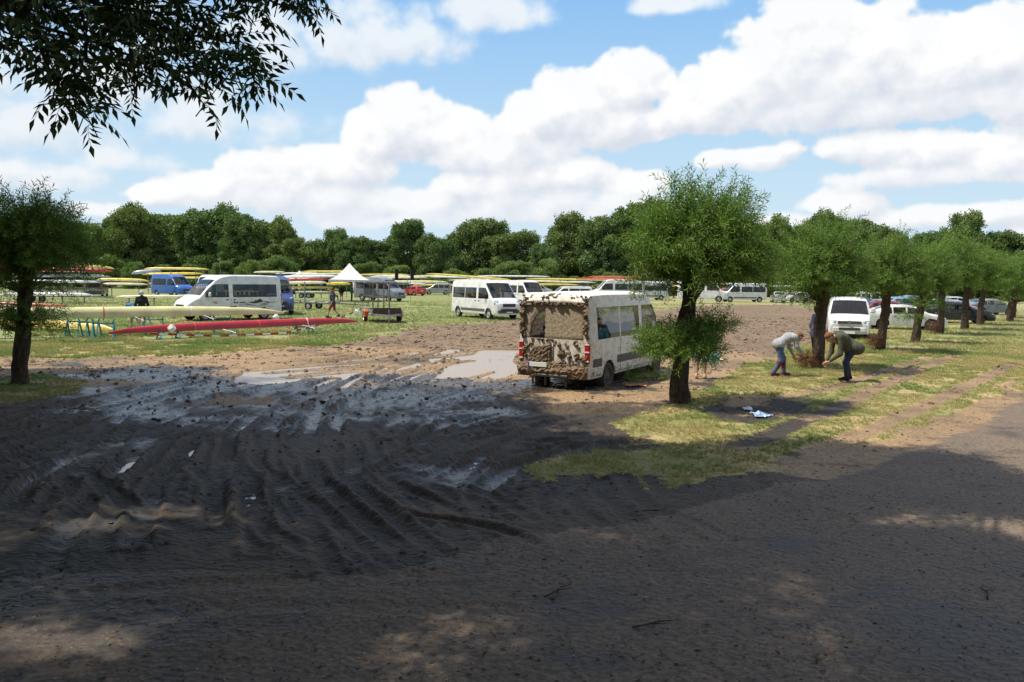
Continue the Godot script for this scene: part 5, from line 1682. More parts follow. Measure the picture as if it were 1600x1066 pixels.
func vehicles() -> void:
	make_specs()
	mud_van()
	var d := Vector2(-0.66, 0.75).normalized()
	var t := car("transit", "minibus", "white minibus with dark printed scenery on its flank, behind the cream boat", "minibus", centre_from_wheel(Vector2(-17.61, -45.02), d, "transit", 1, -1.0), d, "white", "white minibuses", 0.0, {"mirror_mat": M.paint_white})
	scenery_print(t)
	d = Vector2(0.545, 0.838).normalized()
	car("jumper", "minibus", "clean white minibus parked at the mud's far edge, left of the mud van", "minibus", centre_from_wheel(Vector2(-2.6, -52.9), d, "jumper", 0, 1.0) - d * 2.0, d, "white", "white minibuses", 0.0, {"bumper": M.grey_plastic})
	d = Vector2(0.45, 0.89).normalized()
	t = car("transit", "van", "dark blue van looking out behind the printed white minibus", "van", Vector2(-16.9, -55.4), d, "navy", "vans among the boats", 0.0, {"bumper": M.black_plastic})
	emblem(t, Vector3(0, 0.95, -3.03), 0.16)
	car("transit", "van", "bright blue van beyond the man in black", "van", Vector2(-41.0, -95.0), Vector2(0.82, 0.57), "blue", "vans among the boats")
	car("transit", "van", "white van half hidden between bright blue van and printed minibus", "van", Vector2(-38.8, -101.0), Vector2(0.1, 1.0), "white", "vans among the boats")
	car("caddy", "van", "dark green van behind the leftmost boat rack", "van", Vector2(-48.5, -92.0), Vector2(-0.3, -0.95), "green", "vans among the boats")
	car("transit", "van", "grey van beside the white gazebo's right leg", "van", Vector2(-14.8, -88.0), Vector2(0.85, 0.5), "grey", "vans among the boats")
	car("hatch", "car", "red hatchback seen from its rear right of the gazebo", "car", Vector2(-14.8, -117.0), Vector2(-0.72, -0.69), "red", "cars between the boats")
	car("caddy", "car", "red high car behind the red hatchback", "car", Vector2(-20.2, -124.0), Vector2(0.9, 0.4), "red", "cars between the boats")
	car("caddy", "car", "silver white high car left of the clean white minibus", "car", Vector2(-12.2, -127.0), Vector2(-0.98, 0.2), "silver", "cars between the boats")
	car("jumper", "van", "white van just behind the clean white minibus", "van", Vector2(1.0, -78.0), Vector2(0.5, 0.86), "white", "vans among the boats")
	t = car("transporter", "van", "white van with a roof rack directly behind the mud van's roof", "van", Vector2(6.1, -86.0), Vector2(-0.97, 0.2), "white", "vans among the boats")
	var rk := MB.new()
	for z in [-1.6, -0.8, 0.0, 0.8, 1.6]:
		rk.bar(Vector3(-0.75, 2.06, z), Vector3(0.75, 2.06, z), 0.04)
	for x in [-0.75, 0.75]:
		rk.bar(Vector3(x, 2.08, -1.8), Vector3(x, 2.08, 1.8), 0.04)
		for z in [-1.5, 1.5]:
			rk.bar(Vector3(x, 1.93, z), Vector3(x, 2.08, z), 0.04)
	part(rk, "roof_rack", M.steel, t)
	car("jumper", "minibus", "white high minibus under the orange hulls behind the mud van", "minibus", Vector2(12.2, -92.0), Vector2(-0.99, 0.1), "white", "white minibuses", 0.25)
	car("transit", "van", "tall white van seen through the near willow's branches", "van", Vector2(23.4, -97.0), Vector2(0.95, 0.3), "white", "vans among the boats", 0.25)
	car("jumper", "minibus", "far white minibus standing alone beyond the mud, right of the near willow", "minibus", Vector2(30.9, -106.0), Vector2(-0.995, 0.08), "white", "white minibuses")
	car("hatch", "car", "silver car at the tail of the far white minibus", "car", Vector2(36.0, -107.0), Vector2(0.2, -0.98), "silver", "cars beyond the willow row")
	car("hatch", "car", "small white car under the second willow's hanging branches", "car", Vector2(38.6, -108.0), Vector2(-0.9, 0.43), "white", "cars beyond the willow row")
	car("jumper", "van", "white van farthest back between gazebo and red cars", "van", Vector2(-24.0, -134.0), Vector2(0.98, 0.2), "white", "vans among the boats")
	car("transit", "van", "white van farthest back behind the silver white high car", "van", Vector2(-7.0, -137.0), Vector2(-0.97, 0.2), "white", "vans among the boats")
	car("transporter", "van", "silver van farthest back left of the white high minibus", "van", Vector2(4.0, -128.0), Vector2(0.97, 0.2), "silver", "vans among the boats")
	car("jumper", "van", "white van seen left of the near willow trunk", "van", Vector2(18.5, -110.0), Vector2(-0.99, 0.15), "white", "vans among the boats")
	d = Vector2(-0.36, 0.93).normalized()
	t = car("transporter", "van", "white van facing the viewer between two willow trunks", "van", Vector2(16.85, -39.5), d, "white", "cars beyond the willow row", 0.0, {"mirror_mat": M.paint_white, "bumper": M.paint_white})
	emblem(t, Vector3(0, 0.83, -2.49), 0.085)
	for y in [0.79, 0.85]:
		boxpart("grille_trim", M.chrome, t, Vector3(0, y, -2.475), Vector3(0.98, 0.012, 0.02), 0.0)
	boxpart("dashboard_paper", M.plate, t, Vector3(-0.5, 1.22, -1.6), Vector3(0.2, 0.02, 0.15), 0.0)
	car("sedan", "car", "white saloon car behind the third and fourth willow trunks", "car", Vector2(23.4, -47.3), Vector2(0.985, 0.17), "white", "cars beyond the willow row")
	car("estate", "car", "black estate car at the right end of the parked cars", "car", Vector2(31.3, -55.6), Vector2(0.93, 0.36), "black", "cars beyond the willow row", 0.0, {"spokes": 7})
	var row := [[27.8, -57.5, "hatch", "maroon", "dark red hatchback behind the white saloon's nose"], [27.6, -62.0, "estate", "navy", "navy estate car behind the facing white van"], [33.5, -75.0, "hatch", "black", "black hatchback deep behind the white saloon's door"], [36.6, -73.0, "estate", "skyblue", "light blue estate car deep behind the willow row"], [37.0, -66.0, "hatch", "silver", "silver hatchback behind the black estate car"], [40.0, -86.0, "caddy", "white", "white high car farthest back behind the third willow"], [47.0, -84.0, "sedan", "silver", "silver saloon far back behind the black estate car's rear"], [43.5, -72.0, "sedan", "grey", "grey saloon at the far right under the last willows"], [44.5, -88.0, "sedan", "skyblue", "pale blue saloon farthest back behind the fourth willow"]]
	for r in row:
		car(r[2], "car", r[4], "car", Vector2(r[0], r[1]), Vector2(0.93, 0.25 * sin(r[0])), r[3], "cars beyond the willow row")
func scenery_print(t: Node3D) -> void:
	# flat dark print on the left flank: reeds, tree tops and water lines; red letters on the door
	rng.seed = 71
	var b := MB.new()
	var x := -1.034
	var quad_at := func(s0: float, s1: float, y0: float, y1: float):
		b.quad(b.p(Vector3(x, y0, 2.99 - s0)), b.p(Vector3(x, y0, 2.99 - s1)), b.p(Vector3(x, y1, 2.99 - s1)), b.p(Vector3(x, y1, 2.99 - s0)))
	for k in 64:
		var s := 0.35 + k * 0.045
		var h := 0.05 + 0.1 * absf(fine.get_noise_1d(s * 4.0)) + (0.26 * exp(-pow((s - 1.55) / 0.22, 2.0)))
		if s > 1.32 and s < 1.95 or fine.get_noise_1d(s * 9.0) > -0.15:
			quad_at.call(s, s + 0.047, 1.02 + 0.03 * sin(s * 6.0), 1.03 + h * R(0.5, 1.0))
	for k in 26:
		var s := R(0.5, 2.9)
		var y := R(0.78, 1.0)
		quad_at.call(s, s + R(0.15, 0.6), y, y + R(0.006, 0.022))
	part(b, "scenery_print", M.black_plastic, t, 0.0)
	var tm := TextMesh.new()
	var f := SystemFont.new()
	f.font_names = PackedStringArray(["Droid Sans"])
	f.font_weight = 700
	tm.font = f
	tm.text = "TSL"
	tm.font_size = 32
	tm.pixel_size = 0.0055
	tm.depth = 0.004
	var o := put(tm, "door_lettering", M.tail, t)
	o.position = Vector3(-1.036, 1.06, 2.99 - 4.35)
	o.rotation.y = -PI / 2

# ---------------------------------------------------------------- boats, trailers, trestles, tent
func hull(b: MB, L: float, beam: float, deep: float) -> void:    # keel up, along x, gunwale at y = 0
	var rings := []
	var n := 18
	for i in n + 1:
		var s := -1.0 + 2.0 * i / n
		var k := pow(maxf(0.0, 1.0 - pow(absf(s), 2.6)), 0.75)
		var r := PackedVector3Array()
		var w := beam * 0.5 * (0.03 + 0.97 * k)
		var h := deep * (0.22 + 0.78 * pow(maxf(0.0, 1.0 - pow(absf(s), 3.5)), 0.6))
		for e in 11:
			var a := PI * e / 10.0
			r.append(Vector3(s * L * 0.5, h * pow(sin(a), 0.8), -w * cos(a)))
		r.append(Vector3(s * L * 0.5, -0.03 * k, w * 0.6))
		r.append(Vector3(s * L * 0.5, -0.03 * k, -w * 0.6))
		rings.append(r)
	b.loft(rings)
func far_boat(a: Vector3, c: Vector3, w: float, m: String, label: String) -> void:
	var b := MB.new()
	var L := a.distance_to(c)
	hull(b, L, w, w * 0.62)
	var t := thing("rowing_boat", label, "boat", (a + c) * 0.5 - Vector3(0, w * 0.3, 0), 0.0, "upturned boats on racks and trailers")
	var x := (c - a).normalized()
	var z := x.cross(Vector3.UP).normalized()
	t.basis = Basis(x, z.cross(x), z)
	part(b, "hull", M["hull_" + m], t, 40.0)
	var g := MB.new()
	for sz in [-1.0, 1.0]:
		g.bar(Vector3(-L * 0.36, -0.01, sz * w * 0.47), Vector3(L * 0.36, -0.01, sz * w * 0.47), 0.035)
	part(g, "gunwale", M["hull_" + ("white" if m != "white" else "grey")], t)
func near_boat(label: String, a: Vector3, c: Vector3, beam: float, deep: float, m: Material, riggers: int, rig_in: float) -> Node3D:
	var L := a.distance_to(c)
	var b := MB.new()
	hull(b, L, beam, deep)
	var t := thing("racing_shell", label, "boat", (a + c) * 0.5, 0.0, "racing shells on trestles")
	var x := (c - a).normalized()
	var z := x.cross(Vector3.UP).normalized()
	t.basis = Basis(x, z.cross(x), z)
	part(b, "hull", m, t, 40.0)
	var k := MB.new()
	k.box(Vector3(L * 0.36, deep * 0.82, 0), Vector3(0.3, 0.1, 0.012), 0.004)
	part(k, "fin", M.black_plastic, t)
	for f in [-0.42, 0.08, 0.5]:
		var kk := pow(maxf(0.0, 1.0 - pow(absf(f), 2.6)), 0.75)
		var w := beam * 0.5 * (0.03 + 0.97 * kk) + 0.006
		var h := deep * (0.22 + 0.78 * pow(maxf(0.0, 1.0 - pow(absf(f), 3.5)), 0.6)) + 0.006
		var st := MB.new()
		for e in 11:
			var an := PI * e / 10.0
			for sx in [-0.025, 0.025]:
				st.p(Vector3(f * L * 0.5 + sx, h * pow(sin(an), 0.8), -w * cos(an)))
		for e in 10:
			st.quad(e * 2, e * 2 + 2, e * 2 + 3, e * 2 + 1)
		part(st, "strap", M.hull_orange if f < 0.3 else M.bagwhite, t, 50.0)
	for i in riggers:
		var s := lerpf(-rig_in, rig_in, float(i) / maxi(1, riggers - 1)) * L * 0.5
		var sd := 1.0 if i % 2 else -1.0
		var r := MB.new()
		r.tube([Vector3(s - 0.32, 0.0, sd * beam * 0.45), Vector3(s, -0.16, sd * 0.84)], [0.014], 5)
		r.tube([Vector3(s + 0.32, 0.0, sd * beam * 0.45), Vector3(s, -0.16, sd * 0.84)], [0.014], 5)
		r.tube([Vector3(s, -0.02, sd * beam * 0.45), Vector3(s, -0.2, sd * 0.84), Vector3(s, 0.02, sd * 0.86)], [0.016], 5)
		part(r, "rigger", M.steel, t)
	return t
func trestle(label: String, pos: Vector2, turn: float, h: float, m: Material, wide := 0.75) -> void:
	var t := thing("trestle", label, "trestle", Vector3(pos.x, ground_y(pos.x, pos.y), pos.y), turn, "boat trestles on the grass")
	for s in [-1.0, 1.0]:
		for e in [-1.0, 1.0]:
			var b := MB.new()
			b.bar(Vector3(s * wide * 0.5, 0.0, e * 0.34), Vector3(s * wide * 0.5, h, e * 0.03), 0.05)
			part(b, "leg", m, t)
		var c := MB.new()
		c.bar(Vector3(s * wide * 0.5 + 0.03, h * 0.12, -0.29), Vector3(s * wide * 0.5 + 0.03, h * 0.12, 0.29), 0.035)
		part(c, "brace", m, t)
		var u := MB.new()
		u.bar(Vector3(s * wide * 0.42, h, 0), Vector3(s * wide * 0.56, h + 0.2, 0), 0.045)
		part(u, "horn", m, t)
	var top := MB.new()
	top.bar(Vector3(-wide * 0.56, h + 0.026, 0), Vector3(wide * 0.56, h + 0.026, 0), 0.05)
	part(top, "top_bar", m, t)
func boat_rack(called: String, label: String, which: Array) -> void:     # posts and arms that carry these boats, on a trailer chassis when there are several
	var lo := 1e9
	var hi := -1e9
	var inner_lo := -1e9
	var inner_hi := 1e9
	var zm := 0.0
	var top := 0.0
	for k in which:
		var p: Vector3 = BOATS[k][0]
		var q: Vector3 = BOATS[k][1]
		lo = minf(lo, p.x)
		hi = maxf(hi, q.x)
		inner_lo = maxf(inner_lo, p.x)
		inner_hi = minf(inner_hi, q.x)
		zm += (p.z + q.z) * 0.5 / which.size()
		top = maxf(top, maxf(p.y, q.y))
	var posts := []
	if inner_hi - inner_lo > 2.5:
		posts = [lerpf(inner_lo, inner_hi, 0.15), lerpf(inner_lo, inner_hi, 0.85)]
		if inner_hi - inner_lo > 5.0:
			posts.append(lerpf(inner_lo, inner_hi, 0.5))
	else:
		posts = [lerpf(lo, hi, 0.12), lerpf(lo, hi, 0.36), lerpf(lo, hi, 0.62), lerpf(lo, hi, 0.88)]
	var t := thing(called, label, "trailer" if called == "boat_trailer" else "rack", Vector3((lo + hi) * 0.5, 0, zm), 0.0, "racks and trailers that carry boats")
	var cx := (lo + hi) * 0.5
	for x: float in posts:
		var b := MB.new()
		b.bar(Vector3(x - cx, 0.0, 0), Vector3(x - cx, top - 0.05, 0), 0.08)
		part(b, "post", M.steel, t)
		for k in which:
			var p: Vector3 = BOATS[k][0]
			var q: Vector3 = BOATS[k][1]
			if x > p.x + 0.3 and x < q.x - 0.3:
				var f := (x - p.x) / (q.x - p.x)
				var at := p.lerp(q, f)
				var w: float = BOATS[k][2]
				var y := at.y - w * 0.3 - 0.06
				var dz := at.z - zm
				boxpart("arm", M.steel, t, Vector3(x - cx + 0.06, y, dz * 0.5), Vector3(0.05, 0.05, absf(dz) + w + 0.3), 0.008)
	if called == "boat_trailer":
		for z in [-0.45, 0.45]:
			boxpart("beam", M.steel, t, Vector3(0, 0.6, z), Vector3((hi - lo) * 0.8, 0.12, 0.08), 0.01)
		var dr := MB.new()
		var e := (hi - lo) * 0.4
		dr.bar(Vector3(e, 0.6, 0.4), Vector3(e + 1.6, 0.5, 0), 0.08)
		dr.bar(Vector3(e, 0.6, -0.4), Vector3(e + 1.6, 0.5, 0), 0.08)
		part(dr, "drawbar", M.steel, t)
		for x in [-0.45, 0.45]:
			for z in [-1.0, 1.0]:
				wheel_z(t, Vector3(x, 0.31, z * 0.85), z, 0.31)
func wheel_z(t: Node3D, c: Vector3, s: float, r: float) -> void:
	var w := Node3D.new()
	w.name = "wheel"
	t.add_child(w, true)
	w.position = c
	w.rotation.y = -PI / 2
	var b := MB.new()
	b.lathe([Vector2(r * 0.6, -0.08), Vector2(r * 0.94, -0.09), Vector2(r, -0.05), Vector2(r, 0.05), Vector2(r * 0.94, 0.09), Vector2(r * 0.6, 0.08)], Vector3.ZERO, Vector3(s, 0, 0), 16)
	part(b, "tyre", M.rubber, w)
	var g := MB.new()
	g.lathe([Vector2(r * 0.62, 0.07), Vector2(r * 0.4, 0.03), Vector2(r * 0.2, 0.08), Vector2(0.001, 0.085)], Vector3.ZERO, Vector3(s, 0, 0), 14)
	part(g, "rim", M.rim, w)
func empty_trailer() -> void:
	# bed trailer with a goalpost rack, drawbar towards the viewer
	var dir := Vector2(0.33, 0.944).normalized()
	var t := thing("bed_trailer", "empty open trailer with red mudguards and a tall steel rack, at the meadow's edge", "trailer", Vector3(-7.9, 0, -47.2), yaw(dir))
	boxpart("bed", M.planks, t, Vector3(0, 0.62, 0), Vector3(1.7, 0.06, 4.2), 0.01)
	for x in [-0.85, 0.85]:
		boxpart("side_rail", M.steel, t, Vector3(x, 0.68, 0), Vector3(0.06, 0.2, 4.3), 0.01)
		boxpart("mudguard", M.hull_orange, t, Vector3(x * 1.19, 0.68, -0.5), Vector3(0.26, 0.12, 0.9), 0.05)
		boxpart("mudguard", M.hull_orange, t, Vector3(x * 1.19, 0.5, -0.98), Vector3(0.26, 0.34, 0.07), 0.03)
		for z in [-0.5]:
			wheel(t, Vector3(x * 1.19, 0.32, z), signf(x), 0.32, M.rubber, 0, M.rim)
	boxpart("tailboard", M.planks, t, Vector3(0, 0.72, -2.13), Vector3(1.62, 0.36, 0.05), 0.01)
	boxpart("cross_beam", M.steel, t, Vector3(0, 0.5, -2.1), Vector3(1.9, 0.1, 0.08), 0.01)
	boxpart("cross_beam", M.steel, t, Vector3(0, 0.68, 2.14), Vector3(1.9, 0.1, 0.08), 0.01)
	var dr := MB.new()
	dr.bar(Vector3(-0.8, 0.52, -2.1), Vector3(0, 0.48, -3.6), 0.09)
	dr.bar(Vector3(0.8, 0.52, -2.1), Vector3(0, 0.48, -3.6), 0.09)
	dr.bar(Vector3(0, 0.48, -3.5), Vector3(0, 0.5, -4.2), 0.08)
	dr.bar(Vector3(0.12, 0.0, -3.4), Vector3(0.12, 0.85, -3.4), 0.06)
	part(dr, "drawbar", M.steel, t)
	for z in [-1.95, 1.9]:
		for x in [-0.16, 0.16]:
			var p := MB.new()
			p.bar(Vector3(x, 0.6, z), Vector3(x, 2.3, z), 0.07)
			part(p, "post", M.steel, t)
		boxpart("arm", M.steel, t, Vector3(0, 2.32, z), Vector3(2.6, 0.08, 0.08), 0.01)
		boxpart("arm", M.steel, t, Vector3(0, 1.5, z), Vector3(1.9, 0.06, 0.06), 0.01)
	for x in [-0.5, 0.5]:
		boxpart("top_rail", M.steel, t, Vector3(x, 2.39, 0), Vector3(0.07, 0.06, 4.6), 0.01)
	# low trailer beside it
	var u := thing("low_trailer", "low flat trailer with long drawbar right of the dark blue van", "trailer", Vector3(-15.2, 0, -63.0), yaw(Vector2(0.96, 0.28)))
	for x in [-0.6, 0.6]:
		boxpart("beam", M.steel, u, Vector3(x, 0.55, 0.6), Vector3(0.09, 0.14, 4.0), 0.01)
		wheel(u, Vector3(x * 1.35, 0.3, 0.8), signf(x), 0.3, M.rubber, 0, M.rim)
	for z in [-1.2, 0.2, 1.6, 2.5]:
		boxpart("cross_beam", M.steel, u, Vector3(0, 0.64, z), Vector3(1.7, 0.07, 0.09), 0.01)
	var db := MB.new()
	db.bar(Vector3(-0.55, 0.55, -1.3), Vector3(0, 0.45, -4.0), 0.09)
	db.bar(Vector3(0.55, 0.55, -1.3), Vector3(0, 0.45, -4.0), 0.09)
	part(db, "drawbar", M.steel, u)
	var pb := MB.new()
	pb.bar(Vector3(0, 0.6, 1.6), Vector3(0, 2.2, 1.6), 0.08)
	pb.bar(Vector3(-0.9, 1.5, 1.6), Vector3(0.9, 1.5, 1.6), 0.06)
	part(pb, "post", M.steel, u)
func gazebo() -> void:
	var t := thing("gazebo", "white pop-up gazebo with a pointed roof among the boats", "tent", Vector3(-17.7, 0, -85.5), 0.2)
	var b := MB.new()
	var n := 8
	var W := 2.15
	for i in n + 1:
		var k := float(i) / n
		var w := lerpf(W, 0.04, k)
		var y := 2.35 + 1.75 * pow(k, 1.55)
		for c in [[-1, -1], [1, -1], [1, 1], [-1, 1]]:
			b.p(Vector3(c[0] * w, y, c[1] * w))
	for i in n:
		for c in 4:
			var a := i * 4 + c
			var d := i * 4 + (c + 1) % 4
			b.quad(a, a + 4, d + 4, d)
	part(b, "roof", M.canvas, t, 20.0)
	for c in 4:
		var o := MB.new()
		o.box(Vector3(0, 2.23, W), Vector3(W * 2 - 0.01, 0.25, 0.012), 0.0)
		var p := part(o, "valance", M.canvas, t)
		p.rotation.y = c * PI / 2
		boxpart("leg", M.steel, t, Vector3(W - 0.04, 1.17, W - 0.04).rotated(Vector3.UP, c * PI / 2), Vector3(0.05, 2.35, 0.05), 0.008)
	var far := thing("gazebo", "small white gazebo peak showing behind the hulls left of the big one", "tent", Vector3(-33.0, 0, -122.0), 0.3)
	var fb := MB.new()
	for i in n + 1:
		var k := float(i) / n
		var w := lerpf(1.6, 0.04, k)
		for c in [[-1, -1], [1, -1], [1, 1], [-1, 1]]:
			fb.p(Vector3(c[0] * w, 2.2 + 1.3 * pow(k, 1.5), c[1] * w))
	for i in n:
		for c in 4:
			fb.quad(i * 4 + c, i * 4 + c + 4, i * 4 + (c + 1) % 4 + 4, i * 4 + (c + 1) % 4)
	part(fb, "roof", M.canvas, far, 20.0)
	for c in 4:
		boxpart("leg", M.steel, far, Vector3(1.56, 1.1, 1.56).rotated(Vector3.UP, c * PI / 2), Vector3(0.05, 2.2, 0.05), 0.008)
	for a in [[-13.9, -93.0, "black feather flag left of the pair above the red car"], [-12.0, -92.5, "black feather flag right of the pair above the red car"]]:
		var fl := thing("feather_flag", a[2], "flag", Vector3(a[0], 0, a[1]), 0.0, "black flags beside the gazebo")
		var pm := MB.new()
		pm.tube([Vector3.ZERO, Vector3(0, 3.6, 0)], [0.03, 0.02], 6)
		part(pm, "pole", M.steel, fl)
		boxpart("cloth", M.cloth_black, fl, Vector3(0.2, 3.0, 0), Vector3(0.42, 1.3, 0.02), 0.008)
func boats() -> void:
	for b in BOATS:
		far_boat(b[0], b[1], b[2], b[3], b[4])
	near_boat("long cream racing shell upturned on teal trestles before the printed minibus", Vector3(-24.9, 0.78, -28.6), Vector3(-10.8, 0.86, -37.2), 0.56, 0.42, M.hull_hull, 8, 0.6)
	near_boat("red racing shell lying low on trestles at the meadow's edge", Vector3(-15.7, 0.3, -30.5), Vector3(-7.66, 0.42, -38.9), 0.46, 0.31, M.hull_red, 4, 0.5)
	near_boat("yellow racing shell lying on the grass behind the left willow", Vector3(-26.0, 0.12, -37.5), Vector3(-17.6, 0.15, -34.6), 0.55, 0.36, M.hull_yellow, 0, 0.5)
	var tr := [[-18.05, -32.6, 0.25, 0.62, "leftmost teal trestle under the cream shell's near end"], [-17.3, -32.1, 0.1, 0.62, "middle one of three teal trestles standing left of the red bow"], [-16.5, -31.7, 0.3, 0.62, "teal trestle right beside the red shell's bow"], [-14.05, -32.1, 0.75, 0.28, "low teal trestle under the red shell's front third"], [-9.75, -36.7, 0.75, 0.28, "low trestle under the red shell's rear third"], [-15.8, -34.6, 0.5, 0.62, "teal trestle under the middle of the cream shell"], [-13.3, -36.0, 0.5, 0.66, "teal trestle under the cream shell near the minibus wheel"], [-18.9, -40.0, 1.2, 0.6, "teal trestle behind the cream shell left of the bending person"], [-21.4, -31.2, 0.4, 0.62, "teal trestle by the left willow's trunk"]]
	for q in tr:
		trestle(q[4], Vector2(q[0], q[1]), q[2], q[3], M.teal)
	boat_rack("boat_trailer", "boat trailer with tall thin posts behind the left willow", [0, 1, 2, 3, 4, 5, 6])
	boat_rack("boat_stand", "low stand under the red hull behind the left willow", [7])
	boat_rack("boat_stand", "stand under the two hulls behind the bright blue van", [8, 9])
	boat_rack("boat_stand", "low stand under the cream hull before the bright blue van", [10])
	boat_rack("boat_trailer", "boat trailer carrying yellow hulls above the bright blue van", [11, 12, 13, 14, 15])
	boat_rack("boat_stand", "stand behind the dark blue van's roof", [16])
	boat_rack("boat_trailer", "boat trailer left of the white gazebo", [17, 18, 19, 20, 21])
	boat_rack("boat_stand", "stand under the cream hull behind the gazebo roof", [22])
	boat_rack("boat_stand", "stand under the bright yellow hull inside the gazebo", [23])
	boat_rack("boat_trailer", "boat trailer behind the red cars", [24, 25, 26])
	boat_rack("boat_trailer", "boat trailer behind the clean white minibus", [27, 28, 29])
	boat_rack("boat_trailer", "boat trailer behind the mud van carrying yellow and orange hulls", [30, 31, 32, 33, 34])
	boat_rack("boat_trailer", "boat trailer left of the far white minibus", [49, 50])
	boat_rack("boat_stand", "stand farthest back left of the gazebo peak", [35, 36])
	boat_rack("boat_stand", "stand farthest back behind the grey van", [37, 38])
	boat_rack("boat_stand", "stand farthest back behind the silver white high car", [39, 40])
	boat_rack("boat_stand", "stand farthest back behind the clean white minibus", [41, 42])
	boat_rack("boat_stand", "stand farthest back behind the mud van", [43])
	boat_rack("boat_stand", "stand left of the near willow trunk", [44, 45, 46])
	boat_rack("boat_stand", "stand behind the second willow's crown", [47, 48])
	empty_trailer()
	gazebo()
	# stakes with white bags and red and white tape
	var st := [[Vector3(-13.72, 0, -31.65), 0.62, "white paper bag tied at the red shell's front trestle"], [Vector3(-11.3, 0, -37.6), 0.8, "white tag on a stake at the cream shell's right end"], [Vector3(-8.1, 0, -41.0), 0.95, "white plastic bag on a stake past the red shell's stern"]]
	for s in st:
		var t := thing("marker_stake", s[2], "stake", s[0], 0.4, "stakes along the boats")
		var b := MB.new()
		b.tube([Vector3.ZERO, Vector3(0.02, s[1], 0)], [0.012], 5)
		part(b, "stake", M.steel, t)
		var g := MB.new()
		var rings := []
		for i in 6:
			var k := i / 5.0
			var r := PackedVector3Array()
			for e in 9:
				var a := -TAU * e / 9
				var w := (0.05 + 0.1 * sin(PI * clampf(k * 1.05, 0, 1))) * (1.0 + 0.3 * fine.get_noise_2d(e * 3.0, i * 3.0 + s[1] * 9.0))
				r.append(Vector3(cos(a) * w * 1.1, s[1] - 0.3 + k * 0.32, sin(a) * w * 0.7))
			rings.append(r)
		g.loft(rings)
		part(g, "bag", M.bagwhite, t, 30.0)
	var tape := thing("barrier_tape", "red and white tape sagging along the red shell to the far stake", "tape", Vector3.ZERO)
	var w := MB.new()
	var rd := MB.new()
	var pts := [Vector3(-14.4, 0.25, -31.2), Vector3(-12.2, 0.06, -32.8), Vector3(-10.0, 0.1, -34.8), Vector3(-9.0, 0.35, -37.5), Vector3(-8.1, 0.85, -41.0)]
	var i := 0
	for k in 4:
		for e in 8:
			var a: Vector3 = (pts[k] as Vector3).lerp(pts[k + 1], e / 8.0)
			var c: Vector3 = (pts[k] as Vector3).lerp(pts[k + 1], (e + 1) / 8.0)
			var q := w if i % 2 else rd
			q.quad(q.p(a), q.p(c), q.p(c + Vector3(0, 0.075, 0)), q.p(a + Vector3(0, 0.075, 0)))
			i += 1
	part(w, "white_bands", M.bagwhite, tape, 0.0)
	part(rd, "red_bands", M.tail, tape, 0.0)
	var tb := thing("folding_table", "small dark folding stand on the grass left of the empty trailer", "table", Vector3(-11.6, 0, -60.5), 0.2)
	boxpart("table_top", M.black_plastic, tb, Vector3(0, 0.72, 0), Vector3(1.2, 0.04, 0.5), 0.01)
	for x in [-0.5, 0.5]:
		for s in [-1.0, 1.0]:
			var b := MB.new()
			b.bar(Vector3(x + s * 0.2, 0, 0.15 * s), Vector3(x, 0.7, 0.15 * s), 0.03)
			part(b, "leg", M.black_plastic, tb)

